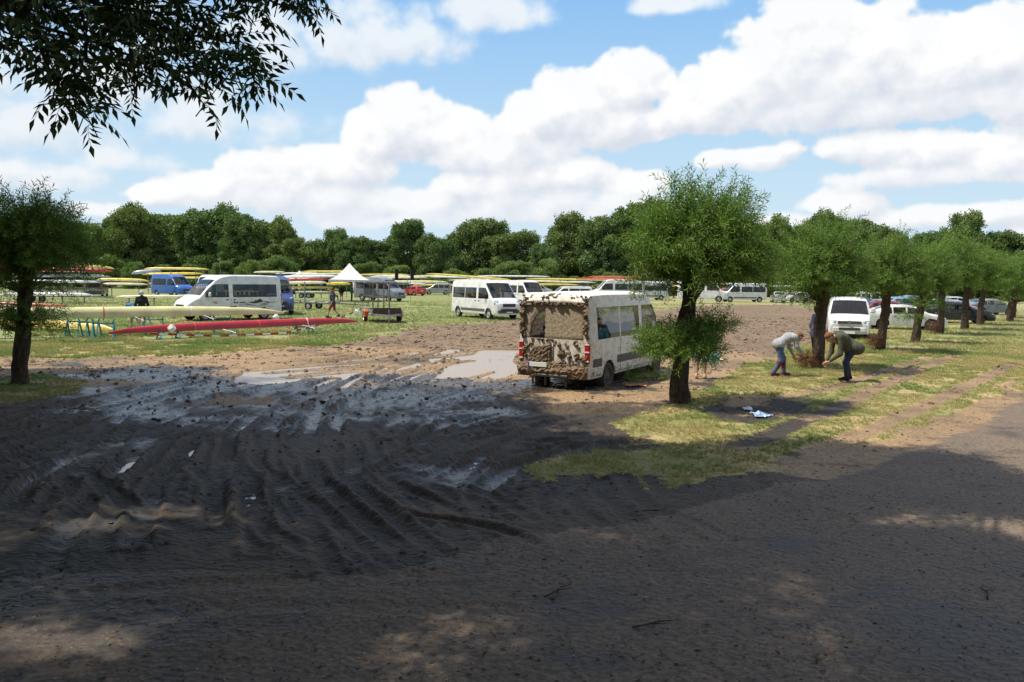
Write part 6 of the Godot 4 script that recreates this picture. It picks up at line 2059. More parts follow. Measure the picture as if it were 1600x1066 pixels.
# ---------------------------------------------------------------- people
func nets(bones: Array, cell: float, k: float) -> MB:    # smooth union of tapered capsules, meshed as surface nets
	var lo := Vector3(1e9, 1e9, 1e9)
	var hi := -lo
	for b in bones:
		var r: float = maxf(b[2], b[3]) + cell * 3.0
		lo = lo.min(b[0] - Vector3(r, r, r)).min(b[1] - Vector3(r, r, r))
		hi = hi.max(b[0] + Vector3(r, r, r)).max(b[1] + Vector3(r, r, r))
	var nx := int((hi.x - lo.x) / cell) + 2
	var ny := int((hi.y - lo.y) / cell) + 2
	var nz := int((hi.z - lo.z) / cell) + 2
	var d := PackedFloat32Array()
	d.resize(nx * ny * nz)
	d.fill(1.0)
	for b in bones:
		var a: Vector3 = b[0]
		var ab: Vector3 = b[1] - a
		var l2 := maxf(ab.length_squared(), 1e-9)
		var ra: float = b[2]
		var rb: float = b[3]
		var m: float = maxf(ra, rb) + cell * 2.2 + k
		var q0: Vector3 = (a.min(b[1]) - Vector3(m, m, m) - lo) / cell
		var q1: Vector3 = (a.max(b[1]) + Vector3(m, m, m) - lo) / cell
		for z in range(maxi(0, int(q0.z)), mini(nz, int(q1.z) + 1)):
			for y in range(maxi(0, int(q0.y)), mini(ny, int(q1.y) + 1)):
				for x in range(maxi(0, int(q0.x)), mini(nx, int(q1.x) + 1)):
					var p := lo + Vector3(x, y, z) * cell - a
					var t := clampf(p.dot(ab) / l2, 0.0, 1.0)
					var v := (p - ab * t).length() - lerpf(ra, rb, t)
					if v < m:
						var i := (z * ny + y) * nx + x
						var o := d[i]
						var h := maxf(k - absf(o - v), 0.0) / k
						d[i] = minf(o, v) - h * h * k * 0.25
	var out := MB.new()
	var id := {}
	var thr := cell * 1.8
	var sx := 1
	var sy := nx
	var sz := nx * ny
	for z in nz - 1:
		for y in ny - 1:
			for x in nx - 1:
				var i := z * sz + y * sy + x
				if absf(d[i]) > thr:
					continue
				var s := 0
				var sum := Vector3.ZERO
				var c := 0
				for e in 8:
					if d[i + (sx if e & 1 else 0) + (sy if e & 2 else 0) + (sz if e & 4 else 0)] < 0.0:
						s += 1
				if s == 0 or s == 8:
					continue
				for e in [[0, 1], [2, 3], [4, 5], [6, 7], [0, 2], [1, 3], [4, 6], [5, 7], [0, 4], [1, 5], [2, 6], [3, 7]]:
					var e0: int = e[0]
					var e1: int = e[1]
					var va := d[i + (sx if e0 & 1 else 0) + (sy if e0 & 2 else 0) + (sz if e0 & 4 else 0)]
					var vb := d[i + (sx if e1 & 1 else 0) + (sy if e1 & 2 else 0) + (sz if e1 & 4 else 0)]
					if (va < 0.0) != (vb < 0.0):
						var t := va / (va - vb)
						var pa := Vector3(e0 & 1, (e0 >> 1) & 1, (e0 >> 2) & 1)
						sum += pa.lerp(Vector3(e1 & 1, (e1 >> 1) & 1, (e1 >> 2) & 1), t)
						c += 1
				id[i] = out.p(lo + (Vector3(x, y, z) + sum / c) * cell)
	for i in id:
		var inside := d[i] < 0.0
		for ax in [[sx, sy, sz], [sy, sz, sx], [sz, sx, sy]]:
			if (d[i + ax[0]] < 0.0) != inside:
				var i1: int = i - ax[1]
				var i2: int = i - ax[1] - ax[2]
				var i3: int = i - ax[2]
				if id.has(i1) and id.has(i2) and id.has(i3):
					if inside:
						out.quad(id[i], id[i1], id[i2], id[i3])
					else:
						out.quad(id[i], id[i3], id[i2], id[i1])
	return out
var HEAD: MB
var HAIR: MB
var LONGHAIR: MB
var HAND: MB
func make_head() -> void:     # facing +x, chin near y = -0.11
	var e := func(x: float, y: float, z: float, r: float): return [Vector3(x, y, z), Vector3(x, y, z + 0.0001), r, r]
	HEAD = nets([[Vector3(-0.02, 0.03, -0.012), Vector3(-0.02, 0.03, 0.012), 0.083, 0.083], [Vector3(0.02, 0.03, -0.01), Vector3(0.02, 0.03, 0.01), 0.07, 0.07], [Vector3(0.03, -0.03, 0), Vector3(0.055, -0.085, 0), 0.055, 0.03], [Vector3(0.09, 0.01, 0), Vector3(0.108, -0.03, 0), 0.009, 0.014], [Vector3(0.075, 0.028, -0.035), Vector3(0.075, 0.028, 0.035), 0.018, 0.018], [Vector3(0.083, -0.062, -0.018), Vector3(0.083, -0.062, 0.018), 0.01, 0.01], e.call(-0.01, 0.0, 0.083, 0.022), e.call(-0.01, 0.0, -0.083, 0.022), [Vector3(-0.02, -0.06, 0), Vector3(-0.03, -0.16, 0), 0.05, 0.055]], 0.011, 0.02)
	HAIR = nets([[Vector3(-0.03, 0.05, -0.01), Vector3(-0.03, 0.05, 0.01), 0.09, 0.09], [Vector3(0.02, 0.075, -0.02), Vector3(0.02, 0.075, 0.02), 0.06, 0.06], [Vector3(-0.07, 0.02, 0), Vector3(-0.07, -0.06, 0), 0.06, 0.04]], 0.016, 0.03)
	LONGHAIR = nets([[Vector3(-0.03, 0.05, -0.01), Vector3(-0.03, 0.05, 0.01), 0.09, 0.09], [Vector3(0.02, 0.075, -0.02), Vector3(0.02, 0.075, 0.02), 0.06, 0.06], [Vector3(-0.06, 0.02, 0.04), Vector3(-0.02, -0.17, 0.06), 0.05, 0.025], [Vector3(-0.06, 0.02, -0.04), Vector3(-0.02, -0.17, -0.06), 0.05, 0.025], [Vector3(-0.08, 0, 0), Vector3(-0.09, -0.16, 0), 0.055, 0.03]], 0.016, 0.03)
	# a relaxed hand hanging along -y, thumb towards +x
	var hb := [[Vector3(-0.022, -0.02, 0), Vector3(-0.026, -0.075, 0), 0.019, 0.017], [Vector3(0.018, -0.02, 0), Vector3(0.022, -0.078, 0), 0.019, 0.016], [Vector3(0, 0.02, 0), Vector3(0, -0.05, 0), 0.026, 0.022]]
	var fx := [0.028, 0.009, -0.011, -0.029]
	var fl := [0.072, 0.08, 0.074, 0.058]
	for i in 4:
		var a := Vector3(fx[i], -0.085, 0)
		var b := a + Vector3(fx[i] * 0.1, -fl[i] * 0.5, -0.012)
		hb.append([a, b, 0.0095, 0.0088])
		hb.append([b, b + Vector3(0, -fl[i] * 0.42, -0.03), 0.0088, 0.0075])
	hb.append([Vector3(0.026, -0.02, 0), Vector3(0.052, -0.058, -0.014), 0.0125, 0.0105])
	hb.append([Vector3(0.052, -0.058, -0.014), Vector3(0.056, -0.09, -0.026), 0.0105, 0.0085])
	HAND = nets(hb, 0.0065, 0.008)
# local axes of a figure: +x ahead, +y up, +z to its right
var POSES := {
	"stand": {"pel": Vector3(0, 0.93, 0), "chest": Vector3(0.02, 1.28, 0), "neck": Vector3(0.02, 1.47, 0), "head": Vector3(0.05, 1.62, 0), "tilt": 0.0, "el": [Vector3(-0.03, 1.12, -0.27), Vector3(-0.03, 1.12, 0.27)], "ha": [Vector3(0.08, 0.9, -0.26), Vector3(0.12, 0.93, 0.24)], "kn": [Vector3(0.03, 0.5, -0.1), Vector3(0.02, 0.5, 0.1)], "an": [Vector3(-0.02, 0.09, -0.11), Vector3(0.0, 0.09, 0.11)]},
	"walk": {"pel": Vector3(0, 0.92, 0), "chest": Vector3(0.03, 1.27, 0), "neck": Vector3(0.05, 1.46, 0), "head": Vector3(0.09, 1.61, 0), "tilt": -0.15, "el": [Vector3(-0.14, 1.15, -0.25), Vector3(0.06, 1.13, 0.25)], "ha": [Vector3(-0.05, 0.95, -0.27), Vector3(0.27, 1.02, 0.22)], "kn": [Vector3(0.2, 0.52, -0.09), Vector3(-0.08, 0.5, 0.09)], "an": [Vector3(0.3, 0.1, -0.09), Vector3(-0.38, 0.16, 0.09)]},
	"bend": {"pel": Vector3(-0.16, 0.9, 0), "chest": Vector3(0.13, 1.08, 0), "neck": Vector3(0.31, 1.13, 0), "head": Vector3(0.44, 1.1, 0), "tilt": -0.75, "el": [Vector3(0.25, 0.83, -0.2), Vector3(0.3, 0.84, 0.19)], "ha": [Vector3(0.36, 0.6, -0.15), Vector3(0.5, 0.66, 0.12)], "kn": [Vector3(0.05, 0.5, -0.1), Vector3(-0.1, 0.47, 0.1)], "an": [Vector3(0.08, 0.09, -0.1), Vector3(-0.32, 0.1, 0.1)]},
	"stoop": {"pel": Vector3(-0.22, 0.85, 0), "chest": Vector3(0.06, 1.06, 0), "neck": Vector3(0.24, 1.13, 0), "head": Vector3(0.38, 1.07, 0), "tilt": -0.9, "el": [Vector3(0.2, 0.68, -0.22), Vector3(0.22, 0.7, 0.22)], "ha": [Vector3(0.42, 0.48, -0.1), Vector3(0.4, 0.46, 0.1)], "kn": [Vector3(0.0, 0.47, -0.11), Vector3(-0.12, 0.46, 0.11)], "an": [Vector3(-0.04, 0.09, -0.12), Vector3(-0.22, 0.09, 0.12)]},
	"sit": {"pel": Vector3(0, 0.5, 0), "chest": Vector3(-0.02, 0.84, 0), "neck": Vector3(0.0, 1.03, 0), "head": Vector3(0.05, 1.18, 0), "tilt": 0.0, "el": [Vector3(0.05, 0.7, -0.26), Vector3(0.05, 0.7, 0.26)], "ha": [Vector3(0.28, 0.62, -0.18), Vector3(0.28, 0.62, 0.18)], "kn": [Vector3(0.44, 0.52, -0.1), Vector3(0.44, 0.52, 0.1)], "an": [Vector3(0.46, 0.09, -0.1), Vector3(0.46, 0.09, 0.1)]}}
func person(pos: Vector3, turn: float, pose: String, w: Dictionary, label: String) -> void:
	if HEAD == null:
		make_head()
	var t := thing("person", label, "person", pos, turn)
	var P: Dictionary = POSES[pose]
	var cell: float = w.get("cell", 0.03)
	var ax: Vector3 = (P.neck - P.chest).normalized()
	var back: Vector3 = (P.chest - P.pel).normalized()
	var sh := [P.neck - ax * 0.06 + Vector3(0, 0, -0.18), P.neck - ax * 0.06 + Vector3(0, 0, 0.18)]
	var hp := [P.pel + Vector3(0, 0, -0.09), P.pel + Vector3(0, 0, 0.09)]
	var body := []
	var top := []
	var legs := []
	var feet := []
	var torso := [[hp[0], hp[1], 0.115, 0.115], [P.pel, P.chest, 0.125, 0.125], [P.chest + Vector3(0, 0, -0.07), P.chest + Vector3(0, 0, 0.07), 0.12, 0.12], [sh[0] * 0.93 + sh[1] * 0.07, sh[1] * 0.93 + sh[0] * 0.07, 0.07, 0.07]]
	body.append_array(torso)
	body.append([P.neck - ax * 0.03, P.head - ax * 0.02, 0.055, 0.05])
	for q in torso:
		top.append([q[0], q[1], q[2] + 0.018, q[3] + 0.018])
	top.append([P.pel + back * 0.02 + Vector3(0, 0, -0.06), P.pel + back * 0.02 + Vector3(0, 0, 0.06), 0.14, 0.14])
	legs.append([hp[0], hp[1], 0.132, 0.132])
	for i in 2:
		body.append([sh[i], P.el[i], 0.05, 0.04])
		body.append([P.el[i], P.ha[i], 0.04, 0.027])
		body.append([hp[i], P.kn[i], 0.088, 0.058])
		body.append([P.kn[i], P.an[i], 0.056, 0.036])
		body.append([P.an[i] + Vector3(-0.03, -0.04, 0), P.an[i] + Vector3(0.14, -0.055, 0), 0.04, 0.032])
		top.append([sh[i], P.el[i], 0.07, 0.06])
		if not w.get("short_sleeves", false):
			top.append([P.el[i], P.el[i].lerp(P.ha[i], 0.86), 0.058, 0.042])
		legs.append([hp[i], P.kn[i], 0.104, 0.076])
		if not w.get("shorts", false):
			legs.append([P.kn[i], P.an[i] + Vector3(0, 0.02, 0), 0.072, 0.058])
		var hi: Vector3 = P.kn[i].lerp(P.an[i], 0.2 if w.get("boots", false) else 0.92)
		feet.append([P.an[i] + Vector3(-0.04, -0.035, 0), P.an[i] + Vector3(0.17, -0.045, 0), 0.048, 0.04])
		feet.append([P.an[i], hi, 0.052, 0.075 if w.get("boots", false) else 0.05])
	if w.get("coat", false):
		top.append([P.pel - back * 0.06 + Vector3(-0.04, 0, -0.1), P.pel - back * 0.06 + Vector3(-0.04, 0, 0.1), 0.16, 0.16])
		top.append([P.chest + Vector3(0, -0.06, 0), P.pel + Vector3(0.05, -0.06, 0), 0.16, 0.17])
		top.append([P.neck - ax * 0.08 + Vector3(-0.03, 0.06, 0), P.neck + Vector3(-0.05, 0.05, 0), 0.09, 0.07])
	elif w.get("hood", false):
		top.append([P.neck - ax * 0.05 + Vector3(-0.05, 0.05, -0.04), P.neck - ax * 0.02 + Vector3(-0.05, 0.05, 0.04), 0.065, 0.065])
	var bm := nets(body, cell, 0.05)
	var hx := Transform3D(Basis(Vector3.BACK, P.tilt), P.head)
	bm.add(HEAD, hx)
	for i in 2:
		var dn: Vector3 = (P.ha[i] - P.el[i]).normalized()
		var s := -1.0 if i == 0 else 1.0
		var zz := Vector3(0, 0, s)
		var xx := (-dn).cross(zz).normalized()
		bm.add(HAND, Transform3D(Basis(xx, -dn, xx.cross(-dn) * 1.0), P.ha[i] + dn * 0.02))
	part(bm, "body", M.cloth_skin, t, 70.0)
	part(nets(top, cell, 0.05), w.get("top_name", "shirt"), M["cloth_" + w.top], t, 70.0)
	part(nets(legs, cell, 0.04), "shorts" if w.get("shorts", false) else "trousers", M["cloth_" + w.legs], t, 70.0)
	part(nets(feet, cell * 0.85, 0.03), "boots" if w.get("boots", false) else "shoes", M["cloth_" + w.get("feet", "black")], t, 70.0)
	var hr := MB.new()
	hr.add(LONGHAIR if w.get("long", false) else HAIR, hx)
	part(hr, "cap" if w.has("cap") else "hair", M["cloth_" + w.get("cap", w.get("hair", "brown_hair"))], t, 70.0)
	if w.has("cap"):
		var br := MB.new()
		br.box(Vector3(0.11, 0.075, 0), Vector3(0.1, 0.012, 0.13), 0.005)
		var b2 := MB.new()
		b2.add(br, hx)
		part(b2, "cap_brim", M["cloth_" + w.cap], t)
	t.scale = Vector3.ONE * w.get("tall", 1.0)
func people() -> void:
	var at := func(x: float, z: float) -> Vector3: return Vector3(x, ground_y(x, z), z)
	person(at.call(7.62, -22.0), 0.12, "bend", {"top": "grey_knit", "top_name": "hoodie", "hood": true, "legs": "denim", "feet": "purple", "boots": true, "hair": "red_hair", "long": true, "cell": 0.022}, "person in grey hoodie, jeans and purple boots bending beside the second willow")
	person(at.call(8.98, -21.2), PI + 0.05, "stoop", {"top": "olive", "top_name": "coat", "coat": true, "legs": "dark_denim", "hair": "red_hair", "cell": 0.022, "tall": 1.08}, "person in olive parka stooping with both hands to the second willow's foot")
	person(at.call(9.66, -25.0), 0.0, "stand", {"top": "violet", "legs": "black", "shorts": true, "hair": "brown_hair", "tall": 1.1}, "person in pale violet shirt and black shorts mostly hidden behind the second willow trunk")
	person(at.call(5.2, -21.5), 1.2, "stand", {"top": "teal", "legs": "denim", "shorts": true, "short_sleeves": true, "feet": "skin", "hair": "blond_hair"}, "bare-legged person standing behind the near willow's leafy shoots")
	person(at.call(-18.0, -38.2), 2.0, "stand", {"top": "black", "top_name": "hoodie", "hood": true, "legs": "khaki", "shorts": true, "feet": "khaki", "cap": "white", "cell": 0.032, "tall": 1.05}, "person in black hoodie and pale cap standing behind the cream shell")
	person(at.call(-18.6, -38.6), 2.6, "bend", {"top": "azure", "legs": "white", "shorts": true, "feet": "khaki", "hair": "brown_hair", "cell": 0.035}, "person in a bright blue shirt bending down beside the person in black")
	person(at.call(-11.5, -50.4), 2.9, "walk", {"top": "navy", "short_sleeves": true, "legs": "crimson", "shorts": true, "hair": "red_hair", "cell": 0.035, "tall": 1.02}, "person in dark top and red shorts walking across the grass left of the empty trailer")
	person(at.call(-18.9, -87.0), 1.9, "stand", {"top": "black", "legs": "khaki", "shorts": true, "hair": "brown_hair", "cell": 0.04}, "person in black top and shorts standing under the gazebo's left half")
	person(at.call(-17.7, -86.6), 0.4, "stand", {"top": "green", "legs": "navy", "hair": "brown_hair", "cell": 0.04, "tall": 1.06}, "person in green top standing under the gazebo's middle")
	person(at.call(-19.9, -87.6), 0.2, "sit", {"top": "navy", "legs": "navy", "hair": "brown_hair", "cell": 0.045}, "person in navy sitting at the gazebo's left leg")

# ---------------------------------------------------------------- small things
func litter(twig: MB) -> void:
	rng.seed = 801
	for a in [[Vector3(9.05, 0.3, -24.0), 0.34, "ball of brown wilted shoots at the second willow's foot"], [Vector3(14.3, 0.4, -31.0), 0.36, "ball of brown wilted shoots hanging on the third willow's trunk"], [Vector3(22.85, 0.4, -42.7), 0.4, "ball of brown wilted shoots at the fifth willow's foot"]]:
		var xf := []
		var cols := []
		var p: Vector3 = a[0]
		p.y += ground_y(p.x, p.z)
		for k in 150:
			var d := rand_dir()
			xf.append(along((d + Vector3(0, -0.5, 0)).normalized(), d * a[1] * R(0.1, 0.6), R(0.35, 0.6)))
			var t := R(0.5, 1.3)
			cols.append(Color(t, t, t))
		var o := thing("wilted_shoots", a[2], "shoots", p, 0.0, "wilted shoots at the willows")
		var sb := MB.new()
		for k in 14:
			var d: Vector3 = rand_dir() * a[1] * 0.8
			sb.tube([Vector3.ZERO, d * 0.6 + Vector3(0, 0.03, 0), d], [0.01, 0.007, 0.003], 4)
		part(sb, "stems", M.bark, o)
		put(bake(twig, xf, cols), "leaves", M.dead, o)
	# torn willow branch lying by the mud van's wheel
	var tb := thing("torn_branch", "torn leafy willow branch lying in the mud beside the van's flank", "branch", Vector3(3.35, ground_y(3.35, -20.6) + 0.03, -20.6), 0.3)
	var b := MB.new()
	b.tube([Vector3(-0.9, 0, 0.3), Vector3(-0.2, 0.07, 0), Vector3(0.5, 0.05, -0.2), Vector3(1.0, 0.1, -0.1)], [0.03, 0.024, 0.015, 0.006], 6)
	b.tube([Vector3(-0.2, 0.07, 0), Vector3(-0.35, 0.3, 0.1), Vector3(-0.4, 0.5, 0.15)], [0.014, 0.01, 0.005], 5)
	part(b, "stem", M.bark, tb)
	var xf2 := []
	var c2 := []
	for k in 70:
		xf2.append(along((rand_dir() + Vector3(0.4, 0.25, 0)).normalized(), Vector3(R(-0.5, 1.0), R(0.02, 0.2), R(-0.35, 0.3)), R(0.45, 0.8)))
		var t := R(0.7, 1.2)
		c2.append(Color(t, t, t))
	put(bake(twig, xf2, c2), "leaves", M.willow, tb)
	var cloth := func(called: String, label: String, cat: String, p: Vector2, sx: float, sz: float, m: Material, sd: float):
		var q := MB.new()
		var n := 12
		for j in n + 1:
			for i in n + 1:
				var x := (float(i) / n - 0.5) * sx
				var z := (float(j) / n - 0.5) * sz
				var e := fine.get_noise_2d(i * 2.0 + sd, j * 2.0)
				x += 0.12 * e * sx
				q.p(Vector3(x, ground_y(p.x + x, p.y + z) + 0.03 + 0.05 * absf(fine.get_noise_2d(i * 1.6, j * 1.6 + sd)), z))
		for j in n:
			for i in n:
				var k := j * (n + 1) + i
				q.quad(k, k + n + 1, k + n + 2, k + 1)
		var o := thing(called, label, cat, Vector3(p.x, 0, p.y), 0.0)
		part(q, "crumpled_sheet", m, o, 60.0)
	cloth.call("plastic_sheet", "pale blue plastic scrap lying in the hollow right of the near willow", "litter", Vector2(5.0, -15.55), 0.36, 0.42, mat(lin(0.42, 0.55, 0.75), 0.35), 5.0)
	cloth.call("plastic_sheet", "small white plastic scrap behind the pale blue one", "litter", Vector2(4.95, -16.3), 0.2, 0.16, M.bagwhite, 15.0)
	cloth.call("orange_rag", "orange brown rag trodden into the mud by the van's wheel", "litter", Vector2(3.1, -19.5), 0.5, 0.35, mat(lin(0.42, 0.17, 0.07), 0.85), 25.0)
	cloth.call("paper_scrap", "flat pale paper on the mud left of the person in grey hoodie", "litter", Vector2(6.7, -26.5), 0.9, 0.5, mat(lin(0.5, 0.44, 0.34), 0.9), 35.0)
	var bag := thing("teal_bag", "pale teal bag hanging beside the bare-legged person", "bag", Vector3(5.52, ground_y(5.5, -21.4) + 0.42, -21.35))
	var gb := MB.new()
	var rings := []
	for i in 6:
		var k := i / 5.0
		var r := PackedVector3Array()
		for e in 10:
			var an := -TAU * e / 10
			var w := 0.14 * (0.75 + 0.4 * sin(PI * k)) * (1.0 + 0.2 * fine.get_noise_2d(e * 2.0, i * 2.0))
			r.append(Vector3(cos(an) * w, k * 0.32, sin(an) * w * 0.55))
		rings.append(r)
	gb.loft(rings)
	part(gb, "bag", mat(lin(0.3, 0.55, 0.48), 0.5), bag, 40.0)
	var hd := MB.new()
	hd.tube([Vector3(-0.08, 0.3, 0), Vector3(-0.04, 0.46, 0), Vector3(0.04, 0.46, 0), Vector3(0.08, 0.3, 0)], [0.008], 5)
	part(hd, "handle", M.bagwhite, bag)
	# twigs on the road
	for a in [[1.1, -5.9, 0.4, "twig on the road nearest the bottom edge"], [4.1, -6.6, 1.2, "short dark twig on the road at the right"], [1.6, -8.9, 0.2, "thin twig on the road below the grass verge"], [0.4, -6.5, 0.9, "forked twig in the middle of the road"], [-3.4, -8.6, 2.0, "twig on the mud at the road's left edge"]]:
		var tw := thing("fallen_twig", a[3], "twig", Vector3(a[0], ground_y(a[0], a[1]) + 0.012, a[1]), a[2], "twigs fallen on the road")
		var m := MB.new()
		m.tube([Vector3(-0.16, 0, 0), Vector3(-0.03, 0.012, 0.02), Vector3(0.08, 0.004, -0.01), Vector3(0.19, 0.01, 0.03)], [0.008, 0.007, 0.006, 0.003], 6)
		m.tube([Vector3(0.0, 0.01, 0.02), Vector3(0.1, 0.02, 0.08)], [0.005, 0.002], 5)
		part(m, "stem", M.bark, tw)

func ground_crumbs() -> void:
	rng.seed = 950
	var lump := MB.new()
	for q in [Vector3(1, 0, 0.1), Vector3(0.1, 0.8, 0), Vector3(0, 0.1, 1), Vector3(-1, 0.1, 0), Vector3(0, -0.8, 0.1), Vector3(0.1, 0, -1), Vector3(0.6, 0.5, 0.55), Vector3(-0.65, 0.45, 0.5), Vector3(-0.5, 0.5, -0.6), Vector3(0.6, 0.4, -0.6)]:
		lump.p(q)
	for q in [[0, 1, 6], [6, 1, 2], [0, 6, 2], [2, 1, 7], [7, 1, 3], [2, 7, 3], [3, 1, 8], [8, 1, 5], [3, 8, 5], [5, 1, 9], [9, 1, 0], [5, 9, 0], [2, 4, 0], [3, 4, 2], [5, 4, 3], [0, 4, 5]]:
		lump.tri(q[0], q[1], q[2])
	var xf := []
	var cols := []
	var px := []
	var pc := []
	for k in 60000:
		var z := -4.2 - 56.0 * pow(R(0, 1), 1.25)
		var x := R(-0.7, 0.7) * -z
		var zn := zone_at(x, z)
		var y := ground_y(x, z)
		if zn == 1 and y > -0.055 and (z < -19.0 or k % 3 == 0) and fine.get_noise_2d(x * 0.8, z * 0.8) > R(-0.3, 0.4):
			var s := R(0.008, 0.03) * (1.0 + 1.8 * pow(R(0, 1), 5.0)) * clampf(-z / 18.0, 0.45, 2.0)
			xf.append(Transform3D(Basis.from_euler(Vector3(R(0, 6), R(0, 6), R(0, 6))).scaled(Vector3(s * R(0.8, 1.5), s * R(0.5, 0.9), s)), Vector3(x, y + s * 0.2, z)))
			var c := Color(0.2, 0.14, 0.092).lerp(Color(0.075, 0.056, 0.042), 1.0 if noise.get_noise_2d(x * 0.6, z * 0.6) + minf((z + 19.5) / 8.0, (3.2 - x) / 5.0) > R(-0.2, 0.2) else 0.1)  # crumbs darkened to follow the tree shade painted into the mud
			cols.append(c * R(0.75, 1.2))
		elif zn == 2 and z > -16.0:
			var s := R(0.003, 0.008) * (1.0 + 1.6 * pow(R(0, 1), 6.0))
			px.append(Transform3D(Basis.from_euler(Vector3(R(0, 6), R(0, 6), R(0, 6))).scaled(Vector3(s * R(0.9, 1.5), s * 0.6, s)), Vector3(x, y + s * 0.2, z)))
			var c := Color(0.13, 0.105, 0.085).lerp([Color(0.3, 0.27, 0.24), Color(0.05, 0.04, 0.03), Color(0.16, 0.1, 0.05)][k % 3], R(0, 1))
			pc.append(c)
	var m := mat(Color.WHITE, 0.85)
	m.vertex_color_use_as_albedo = true
	m.cull_mode = BaseMaterial3D.CULL_DISABLED
	tag(copies(lump.mesh(0.0), m, xf, cols, "mud_crumbs", self), "loose crumbs and clods of mud strewn over the muddy field", "mud", "", "stuff")
	tag(copies(lump.mesh(0.0), m, px, pc, "gravel", self), "fine gravel and crumbs scattered on the dirt road", "gravel", "", "stuff")
	var fl := MB.new()
	leaf(fl, Vector3.ZERO, Vector3.RIGHT, Vector3.BACK, 1.0, 0.42)
	var lx := []
	var lc := []
	for k in 2600:
		var z := -4.3 - 9.0 * pow(R(0, 1), 1.2)
		var x := R(-0.7, 0.7) * -z
		if zone_at(x, z) == 0 or noise.get_noise_2d(x * 0.9, z * 0.9 + 70.0) < R(-0.4, 0.3):
			continue
		var s := R(0.025, 0.07)
		lx.append(Transform3D(Basis.from_euler(Vector3(R(-0.5, 0.5), R(0, 6), R(-0.4, 0.4))).scaled(Vector3(s, s, s)), Vector3(x, ground_y(x, z) + 0.008, z)))
		lc.append([Color(0.1, 0.06, 0.03), Color(0.2, 0.14, 0.06), Color(0.05, 0.035, 0.02), Color(0.09, 0.1, 0.035)][k % 4] * R(0.7, 1.2))
	tag(copies(fl.mesh(0.0), m, lx, lc, "leaf_litter", self), "dry fallen leaves scattered over the road", "leaves", "", "stuff")
	print("crumbs ", xf.size(), " ", px.size())

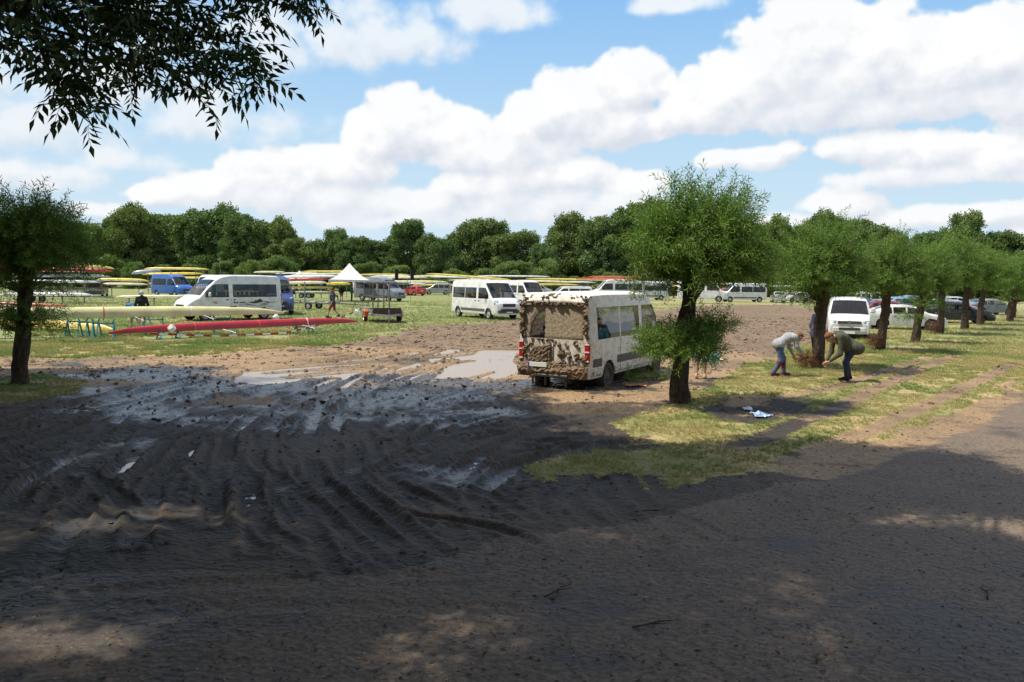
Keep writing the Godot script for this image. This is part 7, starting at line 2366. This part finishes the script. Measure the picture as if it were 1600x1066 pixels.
var sun_dir := Vector3(-0.47, 0.88, 0.04).normalized()
func _ready() -> void:
	var cam := Camera3D.new()
	cam.name = "camera"
	cam.position = Vector3(0, 2.65, 0)
	cam.rotation_degrees = Vector3(-4.5, 0, 0.8)
	cam.fov = 46.86
	cam.near = 0.1
	cam.far = 4000.0
	add_child(cam)
	cam.current = true
	cam_inv = cam.transform.affine_inverse()
	noise.seed = 3
	noise.frequency = 0.35
	noise.fractal_octaves = 3
	fine.seed = 9
	fine.frequency = 0.9
	fine.fractal_octaves = 4
	var env := Environment.new()
	env.background_mode = Environment.BG_SKY
	env.tonemap_mode = Environment.TONE_MAPPER_LINEAR
	env.tonemap_exposure = 1.3
	env.sdfgi_enabled = true
	env.ssao_enabled = true
	env.ssil_enabled = true
	var ps := PanoramaSkyMaterial.new()
	ps.panorama = make_sky()
	var sk := Sky.new()
	sk.sky_material = ps
	env.sky = sk
	env.background_energy_multiplier = 0.8
	var we := WorldEnvironment.new()
	we.name = "world"
	we.environment = env
	add_child(we)
	var sun := DirectionalLight3D.new()
	sun.name = "sun"
	sun.light_energy = 1.6
	sun.light_color = Color(1.0, 0.965, 0.9)
	sun.light_angular_distance = 0.53
	sun.shadow_enabled = true
	add_child(sun)
	sun.look_at_from_position(sun_dir * 50.0, Vector3.ZERO, Vector3.UP)
	var t0 := Time.get_ticks_msec()
	var lap := func(s: String): print(s, " ", Time.get_ticks_msec() - t0)
	make_materials()
	lap.call("materials")
	make_relief()
	lap.call("relief")
	make_ground()
	lap.call("ground")
	woodland()
	lap.call("woodland")
	rng.seed = 11
	var twig := willow_twig()
	var spray := ash_spray()
	var tuft := grass_tuft()
	ash_trees(spray)
	lap.call("ash")
	var gy := func(x: float, z: float) -> Vector3: return Vector3(x, ground_y(x, z), z)
	pollard("near pollard willow with a bush of shoots halfway up its trunk, beside the mud van", gy.call(3.64, -16.86), Vector3(0.22, 2.75, 0), 0.175, 1.42, 1.95, 0.4, 0.3, 250, twig, [[Vector3(-0.1, 1.15, 0.15), 0.76, 760, 0.9, 0.2], [Vector3(0.6, 1.6, -0.1), 0.45, 150, 1.0, 0.3], [Vector3(-0.45, 2.55, 0), 0.35, 22, 1.0, -0.9]], 21)
	pollard("second pollard willow, at whose foot people are stooping", gy.call(9.46, -24.07), Vector3(-0.05, 2.6, 0), 0.165, 1.25, 2.1, 0.5, 0.25, 200, twig, [[Vector3(-0.75, 2.2, 0.1), 0.5, 60, 1.2, -0.8], [Vector3(-0.3, 2.4, 0), 0.5, 40, 1.0, -0.6]], 22)
	pollard("third pollard willow in front of the white saloon's rear", gy.call(14.67, -31.11), Vector3(0.05, 2.55, 0), 0.165, 1.1, 2.15, 0.5, 0.4, 180, twig, [[Vector3(-0.7, 2.3, 0), 0.5, 40, 1.0, -0.5]], 23)
	pollard("fourth willow with low drooping shoots on a short trunk, before the white saloon", gy.call(18.43, -35.83), Vector3(0.25, 2.6, 0), 0.17, 0.95, 2.0, 0.5, 0.4, 130, twig, [[Vector3(0.3, 1.75, 0.1), 0.9, 170, 0.6, 0.0], [Vector3(-0.5, 1.2, 0.1), 0.6, 60, 1.0, -0.5]], 24)
	pollard("fifth willow along the row, by the white saloon's front wheel", gy.call(23.21, -42.68), Vector3(0.1, 2.9, 0), 0.17, 1.3, 2.5, 0.6, 0.5, 130, twig, [], 25, 2, 1.5)
	pollard("sixth willow along the row, before the black estate car's rear", gy.call(27.21, -47.36), Vector3(0.2, 2.8, 0), 0.18, 1.3, 2.3, 0.6, 0.5, 120, twig, [], 26, 2, 1.5)
	pollard("seventh willow along the row, before the black estate car's door", gy.call(31.53, -53.03), Vector3(0.25, 2.9, 0), 0.18, 1.3, 2.3, 0.6, 0.5, 120, twig, [], 27, 2, 1.5)
	pollard("eighth willow along the row, right of the black estate car's wheel", gy.call(37.2, -58.8), Vector3(0.2, 2.7, 0), 0.2, 2.2, 2.2, 1.3, 0.6, 140, twig, [[Vector3(0.2, 1.6, 0), 1.3, 120, 0.9, 0.3]], 28, 2, 1.5)
	pollard("last willow of the row at the right edge, leafy to the ground", gy.call(42.0, -66.0), Vector3(0.2, 2.8, 0), 0.2, 2.4, 2.3, 1.4, 0.6, 140, twig, [[Vector3(0.2, 1.4, 0), 1.8, 160, 0.8, 0.3]], 29, 2, 1.5)
	pollard("dark pollard willow at the left edge before the boats", gy.call(-11.51, -18.38), Vector3(0.18, 2.75, 0), 0.15, 1.35, 1.75, 0.9, 0.2, 180, twig, [[Vector3(0.5, 2.35, 0), 0.65, 110, 1.0, -0.5], [Vector3(0.35, 1.5, 0.1), 0.62, 150, 1.2, -0.3], [Vector3(-0.45, 1.4, 0), 0.6, 140, 1.1, 0.0], [Vector3(-0.5, 2.3, 0), 0.6, 60, 1.0, -0.5]], 30)
	lap.call("willows")
	vehicles()
	lap.call("vehicles")
	boats()
	lap.call("boats")
	people()
	lap.call("people")
	litter(twig)
	make_grass(tuft)
	ground_crumbs()
	lap.call("grass")
